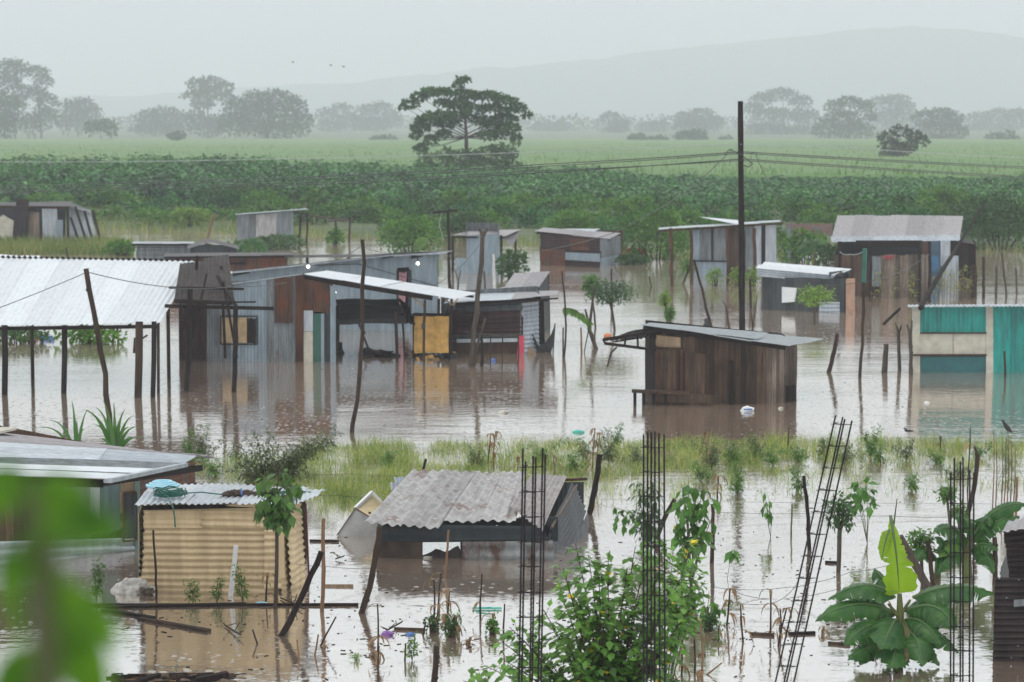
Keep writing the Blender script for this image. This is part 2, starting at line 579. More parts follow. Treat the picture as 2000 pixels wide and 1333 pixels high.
M['lf_sap'] = leafm('sapling_leaves', (.05, .12, .025), (.09, .18, .035), .35, .4, .4, 1.2)
M['lf_strap'] = leafm('strap_leaves', (.04, .11, .03), (.07, .15, .04), .3, .35, .3, 1)
M['lf_dull'] = leafm('dull_narrow_leaves', (.07, .11, .04), (.10, .12, .05), .25, .6, .4, 1)
M['rib'] = plain('pale_midrib', (.07, .13, .035), .45)
M['ban_stem'] = wood('banana_stem', (.14, .18, .05), (.08, .07, .03), .5, .1)
M['lf_banana_b'] = leafm('bright_banana_leaf', (.09, .20, .03), (.12, .22, .04), .4, .3, .15, 1.5)
M['plumage'] = plain('dark_plumage', (.02, .018, .018), .6)
M['thatch'] = metal('soot_brown_sheet', (.055, .046, .04), (.025, .021, .019), .15, .6, .1, .3, (.08, .04, .025))
M['red'] = plain('faded_red_tarp', (.28, .035, .04), .6)
M['blue_board'] = plain('blue_board', (.04, .14, .26), .6)
M['teal_old'] = metal('old_green_sheet', (.11, .17, .16), (.07, .10, .10), .1, .5, .1, .2)
M['red_dark'] = plain('dark_red_strip', (.10, .015, .02), .6)
M['fur'] = plain('brown_fur', (.07, .045, .03), .9, 0, .3, 12)
M['zinc_pink2'] = metal('mauve_brown_sheet', (.34, .31, .30), (.20, .175, .17), .28, .5, .2, .1, (.13, .09, .075))
M['zinc_darkblue'] = metal('dark_blue_grey_sheet', (.030, .038, .042), (.018, .022, .025), .1, .5, .2, .2)
M['wood_mud'] = wood('muddy_board', (.075, .052, .042), (.03, .022, .018), .7, .2, (1, 1, 1))
M['zinc_rusty'] = metal('rust_spotted_sheet', (.20, .22, .22), (.11, .11, .11), .45, .55, .2, .1, (.075, .038, .026))
M['zinc_dull2'] = metal('bent_grey_sheet', (.12, .13, .138), (.06, .063, .067), .18, .45, .25, .3)
M['fridge_grey'] = plain('dirty_enamel', (.36, .36, .35), .5, 0, .2, 3)
M['rag'] = plain('grey_blue_rag', (.30, .34, .38), .8)
# ------------------------------------------------------------------ terrain, water, field, hills
def interp(x, pts):
    if x <= pts[0][0]: return pts[0][1]
    for (a, b), (c, d) in zip(pts, pts[1:]):
        if x <= c: return b + (d - b) * (x - a) / (c - a)
    return pts[-1][1]

BANK = [(-400, 440), (0, 446), (250, 452), (600, 462), (900, 470), (1150, 488), (1250, 505), (1540, 500), (1900, 490), (2400, 486)]
def bankY(x):
    px = 1000 + x * F / 135.0
    return YG(interp(px, BANK))

def build_terrain():
    mb = MB(); vv = []; ff = []
    ys = [-60, 0, 20, 40, 60, 80, 95, 105] + [110 + 2 * i for i in range(26)] + [165, 180, 200, 240, 300, 400, 500, 650, 850, 1080, 1400, 1800, 2400, 3200, 4200, 5300]
    xs = [-900, -500, -250, -120, -80] + [-60 + 3 * i for i in range(41)] + [80, 120, 250, 500, 900]
    for y in ys:
        for x in xs:
            xx = x
            if y > 200 or abs(x) > 70: xx = x * (1 + max(0, y - 200) / 4200)
            b = bankY(x)
            t = max(0, min(1, (y - b + 3) / 7))
            z = -0.7 + 1.0 * t + .12 * noise.noise(Vector((x * .1, y * .1, 0)))
            if y > 280: z = interp(y, [(280, .3), (1080, -6.2), (6000, -6.4)])
            vv.append((xx, y, z))
    nx = len(xs)
    for j in range(len(ys) - 1):
        for i in range(nx - 1):
            ff.append((j * nx + i, j * nx + i + 1, (j + 1) * nx + i + 1, (j + 1) * nx + i))
    mb.add(vv, ff)
    m, n, l, b = newmat('ground_soil')
    f = ramp(n, l, noisen(n, l, .15, 6), .4, .6)
    c = mixc(n, l, f, (.05, .075, .03), (.075, .10, .035))
    l.new(c, b.inputs['Base Color']); b.inputs['Roughness'].default_value = .9
    solo('ground', mb, m, 'green and muddy ground beyond the flood water', 'ground', kind='structure', loc=(0, 0, 0))
build_terrain()

def build_water():
    mb = MB()
    # a grid, so nothing stretches
    vv = []; ff = []
    ys = [-60, 0, 30, 60, 100, 150, 200]; xs = [-400, -100, 0, 100, 400]
    for y in ys:
        for x in xs: vv.append((x, y, 0))
    for j in range(len(ys) - 1):
        for i in range(len(xs) - 1):
            k = len(xs)
            ff.append((j * k + i, j * k + i + 1, (j + 1) * k + i + 1, (j + 1) * k + i))
    mb.add(vv, ff)
    m, n, l, b = newmat('flood_water')
    f = ramp(n, l, noisen(n, l, .12, 4, (1, .35, 1)), .35, .65)
    c = mixc(n, l, f, (.27, .195, .142), (.33, .25, .19))
    l.new(c, b.inputs['Base Color'])
    b.inputs['IOR'].default_value = 4.5
    b.inputs['Roughness'].default_value = .05
    # calm streaks and rippled patches
    calm = ramp(n, l, noisen(n, l, .22, 3, (.16, 1.5, 1), .5), .45, .72, .35, 1.5)
    r1 = noisen(n, l, 2.6, 3, (.6, 1.0, 1), .6)
    r2 = noisen(n, l, 9, 3, (.6, 1, 1), .6)
    # rain rings
    tcn = n.new('ShaderNodeTexCoord'); vo = n.new('ShaderNodeTexVoronoi')
    vo.inputs['Scale'].default_value = 7.0; vo.inputs['Randomness'].default_value = 1.0
    l.new(tcn.outputs['Object'], vo.inputs['Vector'])
    ms = n.new('ShaderNodeMath'); ms.operation = 'MULTIPLY'; ms.inputs[1].default_value = 55
    l.new(vo.outputs['Distance'], ms.inputs[0])
    sn = n.new('ShaderNodeMath'); sn.operation = 'SINE'; l.new(ms.outputs[0], sn.inputs[0])
    fall = ramp(n, l, vo.outputs['Distance'], 0.0, .45, 1, 0)
    sepc = n.new('ShaderNodeSeparateColor'); l.new(vo.outputs['Color'], sepc.inputs[0])
    pick = ramp(n, l, sepc.outputs[0], .35, .8, 0, 1)
    m1 = n.new('ShaderNodeMath'); m1.operation = 'MULTIPLY'; l.new(sn.outputs[0], m1.inputs[0]); l.new(fall, m1.inputs[1])
    m2 = n.new('ShaderNodeMath'); m2.operation = 'MULTIPLY'; l.new(m1.outputs[0], m2.inputs[0]); l.new(pick, m2.inputs[1])
    m2b = n.new('ShaderNodeMath'); m2b.operation = 'MULTIPLY'; l.new(m2.outputs[0], m2b.inputs[0]); m2b.inputs[1].default_value = .10
    a1 = n.new('ShaderNodeMath'); a1.operation = 'MULTIPLY_ADD'; l.new(r2, a1.inputs[0]); a1.inputs[1].default_value = .30; l.new(r1, a1.inputs[2])
    a2 = n.new('ShaderNodeMath'); a2.operation = 'MULTIPLY'; l.new(a1.outputs[0], a2.inputs[0]); l.new(calm, a2.inputs[1])
    a3 = n.new('ShaderNodeMath'); a3.operation = 'ADD'; l.new(a2.outputs[0], a3.inputs[0]); l.new(m2b.outputs[0], a3.inputs[1])
    bp = n.new('ShaderNodeBump'); bp.inputs['Strength'].default_value = .30; bp.inputs['Distance'].default_value = .034
    l.new(a3.outputs[0], bp.inputs['Height']); l.new(bp.outputs[0], b.inputs['Normal'])
    b.inputs['Roughness'].default_value = .5; b.inputs['Specular IOR Level'].default_value = 0
    gl = n.new('ShaderNodeBsdfGlossy'); gl.inputs['Roughness'].default_value = .05; gl.inputs['Color'].default_value = (.97, .97, .965, 1)
    l.new(bp.outputs[0], gl.inputs['Normal'])
    mxs = n.new('ShaderNodeMixShader'); mxs.inputs[0].default_value = .78
    l.new(b.outputs[0], mxs.inputs[1]); l.new(gl.outputs[0], mxs.inputs[2]); l.new(mxs.outputs[0], n['Material Output'].inputs['Surface'])
    solo('water', mb, m, 'brown flood water pocked by rain', 'water', kind='structure', loc=(0, 0, 0))
build_water()

def build_field():
    mb = MB(); vv = []; ff = []
    ys = [232 + 4 * i for i in range(30)] + [352 + 16 * i for i in range(20)] + [672 + 34 * i for i in range(13)]
    n = 90
    for j, y in enumerate(ys):
        for i in range(n + 1):
            x = (-1 + 2 * i / n) * (y * .34 + 20)
            z = interp(y, [(232, 1.25), (1080, -4.1)]) + .35 * noise.noise(Vector((x * .06, y * .06, 2))) + .28 * noise.noise(Vector((x * .5, y * .5, 5)))
            if j == 0: z = -.4
            vv.append((x, y, z))
    for j in range(len(ys) - 1):
        for i in range(n):
            ff.append((j * (n + 1) + i, j * (n + 1) + i + 1, (j + 1) * (n + 1) + i + 1, (j + 1) * (n + 1) + i))
    mb.add(vv, ff)
    r = random.Random(4)
    for k in range(9000):
        y = 233 + 420 * r.random() ** 1.7
        x = r.uniform(-1, 1) * (y * .30 + 10)
        p = Vector((x, y, interp(y, [(232, 1.2), (1080, -4.15)]) + .35 * noise.noise(Vector((x * .06, y * .06, 2)))))
        mb.blade(p, Vector((r.uniform(-.6, .6), r.uniform(-.4, .4), 1)), r.uniform(.4, .95), .16, .9, 2)
    solo('field_crop', mb, M['cane'], 'pale green crop field stretching to the misty trees', 'crop field', kind='stuff', loc=(0, 232, 0))
build_field()

def build_hills():
    mb = MB(); vv = []; ff = []
    top = [(-900, 205), (-200, 200), (0, 195), (300, 185), (600, 166), (800, 150), (1000, 134), (1150, 116), (1320, 95), (1500, 82), (1650, 70), (1780, 58), (1900, 66), (2000, 74), (2300, 90), (2900, 140)]
    NX = 150; NY = 14
    for j in range(NY + 1):
        t = j / NY
        Y = 4400 + 800 * t
        for i in range(NX + 1):
            px = -900 + 3800 * i / NX
            x = (px - 1000) / F * 5150
            hz = 7.1 + (HOR - interp(px, top)) / F * 5200
            z = -6 + (hz + 6) * (t ** 1.3) * (1 + .07 * noise.noise(Vector((x * .003, Y * .004, 3)))) + 7.0 * noise.noise(Vector((x * .012, Y * .012, 1))) * t + 4 * noise.noise(Vector((x * .05, Y * .05, 1))) * t
            vv.append((x, Y, z if t > 0 else -6.6))
    for i in range(NX + 1):
        a = vv[NY * (NX + 1) + i]; vv.append((a[0], a[1] + 90, -6.6))
    for j in range(NY + 1):
        for i in range(NX):
            ff.append((j * (NX + 1) + i, j * (NX + 1) + i + 1, (j + 1) * (NX + 1) + i + 1, (j + 1) * (NX + 1) + i))
    mb.add(vv, ff)
    m, n, l, b = newmat('wooded_hillside')
    f = ramp(n, l, noisen(n, l, .03, 8, None, .7), .4, .6)
    l.new(mixc(n, l, f, (.03, .05, .025), (.06, .08, .035)), b.inputs['Base Color']); b.inputs['Roughness'].default_value = .9
    solo('hills', mb, m, 'wooded hills fading into the rain', 'hills', kind='structure', loc=(0, 2500, 0))
build_hills()

# air: one closed box of even mist
def build_haze():
    mb = MB()
    x, y0, y1, z0, z1 = 2400, -70, 5420, -8, 215
    p = [(a * x, b, c) for c in (z0, z1) for b in (y0, y1) for a in (-1, 1)]
    mb.add(p, [(0, 2, 3, 1), (4, 5, 7, 6), (0, 1, 5, 4), (1, 3, 7, 5), (3, 2, 6, 7), (2, 0, 4, 6)])
    m = bpy.data.materials.new('rain_mist'); m.use_nodes = True
    n = m.node_tree.nodes; l = m.node_tree.links; n.clear()
    o = n.new('ShaderNodeOutputMaterial'); v = n.new('ShaderNodeVolumePrincipled')
    v.inputs['Color'].default_value = (.885, .92, .97, 1)
    v.inputs['Density'].default_value = .00050
    v.inputs['Anisotropy'].default_value = .2
    l.new(v.outputs[0], o.inputs['Volume'])
    solo('haze', mb, m, 'grey rain mist thickening with distance', 'haze', kind='stuff', loc=(0, 0, 0))
build_haze()

# ------------------------------------------------------------------ vegetation of the far bank
R0 = random.Random(12)
def tree(name, label, cat, Y, clumps, base_px, mat, leaf=1.0, dens=1.0, trunk_r=.3, group=None, ground=.2, trunk=True, depth=.8, rnd=None, limb_mat='bark_grey', shell=.45, dropn=None):
    r = rnd or random.Random(int(base_px * 7 + Y))
    k = mpp(Y)
    bx = (base_px - 1000) / F * Y
    t = Thing(name, label, cat, (bx, Y, ground), group)
    cr = MB(); tr = MB()
    cen = []
    for (px, py, rx, ry) in clumps:
        c = V(px, py, Y + r.uniform(-1, 1) * rx * k * .5)
        R = (rx * k, max(rx, ry) * k * depth, ry * k)
        n = int(dens * (R[0] * R[2] * 9 + R[0] * R[1] * 3) / (leaf * leaf) * 1.3) + 14
        clump(cr, c, R, n, leaf, leaf * .62, r, shell=shell)
        cen.append((c, R))
    t.part('crown', cr, M[mat])
    if trunk:
        mid = sum((c for c, R in cen), Vector()) / len(cen)
        low = min(c.z - R[2] for c, R in cen)
        hi = max(c.z for c, R in cen)
        b0 = Vector((bx, Y, ground - .5)); topp = Vector((bx * .5 + mid.x * .5, Y, hi))
        tp = [b0.lerp(topp, i / 6) + Vector((r.uniform(-.12, .12) * (i > 0), 0, 0)) for i in range(7)]
        tr.tube(tp, [trunk_r, trunk_r * .12], 8)
        for c, R in cen:
            dx = abs(c.x - bx)
            zz = min(max(c.z - dx * .55, ground + (hi - ground) * .42), hi * .95)
            f0 = tp[0].lerp(topp, (zz - b0.z) / (hi - b0.z))
            m1 = f0.lerp(c, .5) + Vector((0, 0, -dx * .05 + .1))
            tr.tube([f0, m1, c + Vector((0, 0, R[2] * .2))], [trunk_r * .24, trunk_r * .15, trunk_r * .05], 5)
        t.part('trunk', tr, M[limb_mat])
    return t

# big misty trees beyond the field
far = [
 ('tall ragged tree at the far left edge, faded by mist', 640, [(25,135,36,20),(70,142,26,12),(88,160,18,12),(15,165,34,22),(62,182,30,16),(92,200,22,18),(30,200,26,16),(88,232,28,26),(60,245,22,24)], 85, .45),
 ('greener bushy tree standing low at the left edge', 560, [(8,205,30,26),(18,235,30,30),(0,250,34,26)], 12, .3),
 ('round misty tree right of the tall ragged left tree', 780, [(135,215,24,20),(160,208,26,17),(178,222,22,18),(150,240,42,24)], 155, .35),
 ('low dark thicket tree at the edge of the green field, left', 520, [(185,250,22,14),(205,245,22,12),(218,256,12,14)], 198, .2),
 ('wide low misty tree before the flat topped one', 800, [(290,232,28,18),(318,222,30,14),(345,232,26,18),(310,252,60,16)], 315, .3),
 ('flat topped misty tree with a bare trunk', 730, [(385,168,22,14),(410,162,28,12),(438,172,20,14),(375,188,22,8),(410,184,38,12),(440,192,18,10),(395,205,24,8)], 408, .5),
 ('misty undergrowth tree below the flat topped tree', 735, [(385,235,26,20),(425,242,24,18),(405,252,36,16)], 400, .25),
 ('broad rounded misty tree left of centre', 600, [(460,215,30,26),(500,195,32,18),(540,192,34,17),(575,210,26,22),(520,225,60,30),(590,240,22,26),(460,245,40,24),(540,255,60,18)], 525, .5),
 ('pale misty tree right of the broad rounded tree', 980, [(640,225,24,14),(668,215,24,14),(680,238,28,18),(645,248,26,14)], 662, .4),
 ('pale rounded misty tree left of the umbrella tree', 980, [(715,220,26,16),(745,212,24,13),(765,232,26,18),(730,245,40,16)], 738, .4),
 ('pale misty tree just right of the umbrella tree', 1020, [(1060,252,24,12),(1095,248,22,12),(1075,262,34,8)], 1078, .3),
 ('pale misty tree with a narrow crown in the middle distance', 930, [(1195,232,26,13),(1210,245,22,14),(1200,258,30,12)], 1203, .35),
 ('faint low tree between the narrow pale tree and the pole', 980, [(1265,250,24,12),(1290,246,20,11),(1275,262,34,8)], 1277, .3),
 ('pale rounded misty tree left of the utility pole', 900, [(1340,230,26,13),(1370,224,28,12),(1395,240,22,14),(1355,250,45,16)], 1365, .4),
 ('large pale spreading tree behind the utility pole', 860, [(1490,195,28,13),(1530,185,34,12),(1565,200,24,14),(1470,212,24,10),(1510,225,46,14),(1570,228,32,16),(1500,258,50,18),(1560,262,36,16)], 1530, .5),
 ('olive tree with see through crown right of the pole', 620, [(1630,210,22,15),(1660,200,26,12),(1690,212,20,14),(1700,230,14,8),(1645,232,40,16),(1615,255,30,22),(1670,258,45,20)], 1655, .4),
 ('pale dome shaped tree between two darker trees', 960, [(1720,200,26,12),(1750,196,28,11),(1768,212,22,13),(1740,230,45,20)], 1745, .4),
 ('rounded dark misty tree near the right end of the field', 650, [(1805,230,26,15),(1838,222,28,11),(1865,232,20,14),(1835,250,50,20),(1880,258,12,12),(1840,275,50,12)], 1835, .4),
 ('low spreading dark tree standing out in the field, right', 440, [(1735,268,22,12),(1760,255,22,9),(1785,268,22,11),(1742,288,28,15),(1803,275,13,9),(1760,292,22,14),(1745,300,26,10),(1778,285,16,12)], 1748, .2),
 ('dome shaped bush at the right edge of the field', 560, [(1945,272,20,12),(1965,266,18,11),(1980,276,16,10)], 1962, .15),
 ('faint pale trees behind the dome shaped bush', 1050, [(1915,232,30,14),(1950,225,28,14),(1990,232,34,20),(1930,255,60,14)], 1950, .4),
]
for lab, Y, cl, bx, tr_ in far:
    nm = 'bush' if tr_ < .22 else 'tree'
    nr = Y < 450
    Y = 385 if nr else Y * 1.8
    tree('field_' + nm if nm == 'bush' else 'misty_tree', lab, nm, Y, cl, bx, 'lf_far', leaf=.62 if nr else (1.35 if Y < 1250 else 1.9), dens=2.2, trunk_r=tr_ * (.8 if nr else 1.4), ground=-.5 if nr else -6, depth=.7, shell=.15)
for px, py, rx, ry, Y, lab in [(1243,270,17,10,560,'small dark bush at field edge, leftmost of four in a row'), (1280,274,22,9,560,'flat dark bush at field edge, second of four in a row'),
        (1350,266,30,14,555,'largest dark bush at field edge, left of the pole'), (1416,273,14,8,570,'smallest dark bush at field edge, nearest the pole'),
        (345,264,16,7,500,'tiny bush at the field edge below the flat topped tree'), (748,270,24,6,560,'low bush at the field edge left of the umbrella tree')]:
    Y = Y * 1.75
    tree('field_bush', lab, 'bush', Y, [(px - rx * .4, py + 2, rx * .7, ry * .8), (px + rx * .4, py, rx * .7, ry * .9), (px, py + 3, rx, ry * .7)], px, 'lf_far', leaf=1.1, dens=2.4, trunk_r=.12, ground=-5)

# far-off wood that reads as one mass
mb = MB(); r = random.Random(5)
for k in range(150):
    px = -260 + 2500 * k / 150 + r.uniform(-8, 8); Y = r.uniform(1900, 2200)
    h = 250 - 14 * noise.noise(Vector((px * .008, 1, 0))) - r.random() * 6
    c = V(px, h, Y); clump(mb, c, (12, 9, 8), 60, 3.2, 2.4, r)
    mb.tube([(c.x, c.y, -6.8), (c.x, c.y, c.z)], .3, 4)
solo('distant_wood', mb, M['lf_far'], 'faint line of wood behind the misty trees', 'wood', kind='stuff', loc=(0, 1950, 0))

# the umbrella tree
ucl = [(a, b, c, d * .8) for a, b, c, d in [(903,157,15,7),(893,167,10,5),(850,180,34,8),(905,184,30,9),(948,188,36,9),(820,190,18,8),(800,204,18,8),(788,210,9,6),(985,196,26,8),(1008,210,20,10),(1028,224,10,8),
       (893,204,30,11),(925,215,22,10),(862,200,14,6),(965,212,28,9),(985,232,26,11),(860,226,34,9),(838,236,28,12),(820,250,18,12),(812,264,10,9),
       (875,240,26,9),(900,226,22,8),(940,236,22,10),(962,246,24,10),(1000,252,18,12),(1008,272,9,15),(868,262,16,8),(842,275,16,12),(822,292,14,12),(950,266,20,8),(975,262,20,9)]]
tree('umbrella_tree', 'spreading umbrella shaped tree rising dark above the crop belt', 'tree', 252, ucl, 912, 'lf_main', leaf=.42, dens=4.6, trunk_r=.30, ground=.3, depth=.6, rnd=random.Random(3), limb_mat='bark', shell=.2)
tree('shrub_mass', 'dark leafy thicket at the foot of the umbrella tree', 'thicket', 243, [(850,318,36,18),(905,312,34,20),(960,310,42,24),(985,300,26,18),(930,330,60,22),(1000,335,30,18),(835,335,30,18),(800,348,30,16),(1040,346,30,18),(870,300,14,10)], 915, 'lf_shrub_d', leaf=.36, dens=2.0, trunk_r=.10, ground=.3, rnd=random.Random(8))

# the belt of tall leafy crop behind the bank: one uncountable mass
def build_belt():
    mb = MB(); r = random.Random(21)
    topy = [(-300, 318), (0, 314), (300, 310), (450, 308), (560, 318), (700, 322), (850, 330), (1050, 338), (1150, 330), (1250, 346), (1400, 358), (1700, 358), (2000, 366), (2300, 368)]
    for k in range(2300):
        px = r.uniform(-120, 2120)
        Y = r.uniform(176, 228)
        x = (px - 1000) / F * Y
        ty = interp(px, topy) + r.uniform(-5, 8) + 12 * noise.noise(Vector((px * .03, Y * .1, 4)))
        h = 7.1 - (ty - HOR) / F * 215
        h = max(1.2, h * (1 - .25 * max(0, (200 - Y) / 24)))
        mb.mi = 1
        mb.tube([(x, Y, .1), (x + r.uniform(-.2, .2), Y, h)], [.03, .015], 3)
        mb.mi = 0
        nl = 20
        for i in range(nl):
            z = h * (.32 + .7 * (i / nl) ** .7)
            a = r.uniform(0, 2 * pi)
            d = Vector((cos(a), sin(a), r.uniform(-.15, .55))).normalized()
            p = Vector((x, Y, z)) + d * r.uniform(.1, .45)
            L = r.uniform(.35, .8)
            mb.leaf(p, d, Vector((0, 0, 1)), L, L * r.uniform(.35, .7), .5)
    for k in range(900):
        px = r.uniform(-120, 2120); Y = r.uniform(172, 226); x = (px - 1000) / F * Y
        ty = interp(px, topy) + r.uniform(-3, 10); h = 7.1 - (ty - HOR) / F * 215
        hh = max(.9, h * r.uniform(.45, .95) * (1 - .3 * max(0, (205 - Y) / 30)))
        clump(mb, (x, Y, hh * .55), (r.uniform(.8, 1.7), 1.0, hh * .5), 110, .42, .3, r, simple=False, shell=.6, droop=.1)
    solo('crop_belt', mb, [M['lf_belt'], M['stem']], 'dense belt of tall leafy crop between the bank and the pale field', 'crop belt', kind='stuff', loc=(0, 200, 0))
build_belt()

# low growth on the bank: grasses as stuff, shrubs one by one
def build_bank_grass():
    mb = MB(); r = random.Random(31)
    for k in range(26000):
        px = r.uniform(-100, 2100)
        x = (px - 1000) / F * 150
        b = bankY(x)
        Y = b + r.uniform(-1.5, 34) ** 1.0
        x = (px - 1000) / F * Y
        p = Vector((x, Y, -.1))
        mb.blade(p, Vector((r.uniform(-.5, .5), r.uniform(-.4, .4), 1)), r.uniform(.3, 1.0) * (1.1 if px < 650 else .75), .06, .6, 3)
    # grassy spit in front of the far left shack
    for k in range(7000):
        px = r.uniform(-60, 262); py = r.uniform(476, 500)
        if px > 200 and r.random() < (px - 200) / 80: continue
        p = G(px, py, -.05)
        mb.blade(p, Vector((r.uniform(-.5, .5), r.uniform(-.4, .4), 1)), r.uniform(.3, .85), .05, .7, 3)
    solo('bank_grass', mb, M['grass_bank'], 'rough grass and weeds along the far bank', 'grass', kind='stuff', loc=(0, 140, 0))
build_bank_grass()

def shrub(label, px, py, w, h, mat, group=None, leaf=.16, dens=1.0, seed=0, name='shrub', Y=None, cat='shrub', ground=None, n=5, stems=True):
    """leafy shrub: base pixel, half width and height in photo pixels"""
    r = random.Random(seed * 31 + int(px))
    Y = Y or YG(py); k = mpp(Y)
    b = G(px, py) if ground is None else Vector(((px - 1000) / F * Y, Y, ground))
    t = Thing(name, label, cat, b, group)
    cr = MB(); st = MB()
    W = w * k; H = h * k
    for i in range(n):
        a = i / max(1, n - 1) * 2 - 1
        c = b + Vector((a * W * .62 + r.uniform(-.1, .1) * W, r.uniform(-.4, .4) * W, H * (.56 - .16 * a * a) * r.uniform(.8, 1.12)))
        R = (W * .48 * r.uniform(.8, 1.2), W * .45, H * .46 * r.uniform(.8, 1.15))
        nn = int(dens * (R[0] * R[2] * 9 + R[0] * R[1] * 4) / (leaf * leaf)) + 30
        clump(cr, c, R, nn, leaf, leaf * .6, r, shell=.35)
        if stems:
            st.tube([b + Vector((a * W * .12, 0, -.3)), b.lerp(c, .55) + Vector((0, 0, .05)), c], [.03 + H * .012, .018 + H * .006, .008], 5)
    t.part('foliage', cr, M[mat])
    if stems: t.part('stems', st, M['bark'])
    return t

r = random.Random(77)
bank_shrubs = []
for k in range(120):
    px = -30 + 2060 * (k + r.random()) / 120
    x = (px - 1000) / F * 150
    back = r.random()
    Y = bankY(x) + 3 + 30 * back
    k_ = mpp(Y)
    mat = r.choice(['lf_shrub', 'lf_shrub', 'lf_shrub_d', 'lf_belt'])
    shrub('rounded leafy shrub in the tangle along the far bank', px, 0, r.uniform(26, 52), r.uniform(34, 66) * (1 if px < 1700 else 1.15) * (.6 + .5 * back), mat, 'shrubs along the far bank', leaf=.27, dens=1.1, seed=k, Y=Y, ground=.05, stems=True, n=4, name='bank_shrub')
for px, py, w, h, mat, lab in [
    (800, 497, 62, 80, 'lf_shrub', 'bright bushy shrub standing at the water behind the grey long shed'),
    (905, 470, 44, 62, 'lf_shrub_d', 'dark rounded shrub behind the crossbar pole'),
    (1120, 478, 55, 72, 'lf_shrub', 'rounded green shrub behind the maroon shack roof'),
    (1285, 507, 78, 108, 'lf_shrub', 'tall bright shrub left of the tall zinc shack'),
    (1340, 470, 55, 60, 'lf_shrub', 'bright shrub behind the tall zinc shack roof'),
    (1845, 430, 55, 64, 'lf_shrub', 'green tree like shrub behind the mauve roof'),
    (1805, 425, 16, 50, 'lf_lime', 'small lime green bush just above the mauve roof'),
    (1955, 488, 78, 118, 'lf_shrub_d', 'large dark shrub on the bank at the right edge'),
    (1900, 470, 50, 86, 'lf_shrub_d', 'dark shrub right of the mauve roofed shack'),
    (540, 487, 50, 30, 'lf_shrub_d', 'low dark shrub before the far grey lean to'),
    (655, 478, 16, 34, 'lf_shrub', 'small pale bush in water beside the lean to posts'),
    (480, 505, 38, 36, 'lf_shrub_d', 'dark glossy bush behind the rusty long roof'),
    (235, 499, 34, 30, 'lf_shrub', 'low green bush at the end of the grassy spit'),
    (1238, 517, 30, 20, 'lf_shrub_d', 'low dark shrub by the red tarp'),
    (375, 448, 40, 40, 'lf_lime', 'yellow green bush at the waterline left of the far grey shack'),
    (1570, 515, 44, 66, 'lf_shrub', 'leafy bush hiding the little white house'),
    (1625, 520, 32, 46, 'lf_shrub_d', 'dark leafy plant beside the mauve roofed shack'),
    (1000, 545, 30, 60, 'lf_shrub_d', 'dark green bush behind the small mauve roof'),
]:
    shrub(lab, px, py, w, h, M and mat, leaf=.2, dens=1.5, seed=9, ground=-.05 if py > 460 else .1, Y=YG(py), n=6)
# ------------------------------------------------------------------ shacks and shelters

def P4(pl, pts, off=0.0):
    """four photo pixels (tl, tr, br, bl) on a plane"""
    return [pl.at(x, y, off) for x, y in pts]

def back(p, D):
    """a step of depth D straight away from the viewer's side"""
    return Vector((p.x * 1.0 / p.y * D, D, 0))

def hsheet(mb, pl, pts, off=0.0, **kw):
    mb.corr(*P4(pl, pts, off), **kw)

def vwall(mb, A, B, zt0, zt1, zb=-.4, **kw):
    """upright corrugated wall between ground points A and B"""
    a, b = Vector((A.x, A.y, 0)), Vector((B.x, B.y, 0))
    mb.corr(a + Vector((0, 0, zt0)), b + Vector((0, 0, zt1)), b + Vector((0, 0, zb)), a + Vector((0, 0, zb)), **kw)

def pole_pts(x0, y0, x1, y1, Y=None, bend=0.0, n=6, seed=0, dY=0.0):
    """from top pixel to base pixel (base on the water unless Y given), gently crooked"""
    b = G(x1, y1) if Y is None else V(x1, y1, Y)
    a = V(x0, y0, b.y + dY)
    r = random.Random(seed + int(x0 * 3 + y1))
    b2 = b + (b - a) * (.35 / max(.3, (b - a).length))
    pts = []
    L = (a - b).length
    for i in range(n + 1):
        t = i / n
        p = b2.lerp(a, t)
        k = sin(pi * t)
        p = p + Vector((bend * k * L * .1 + r.uniform(-.008, .008) * L * (k > 0), 0, 0))
        pts.append(p)
    return pts

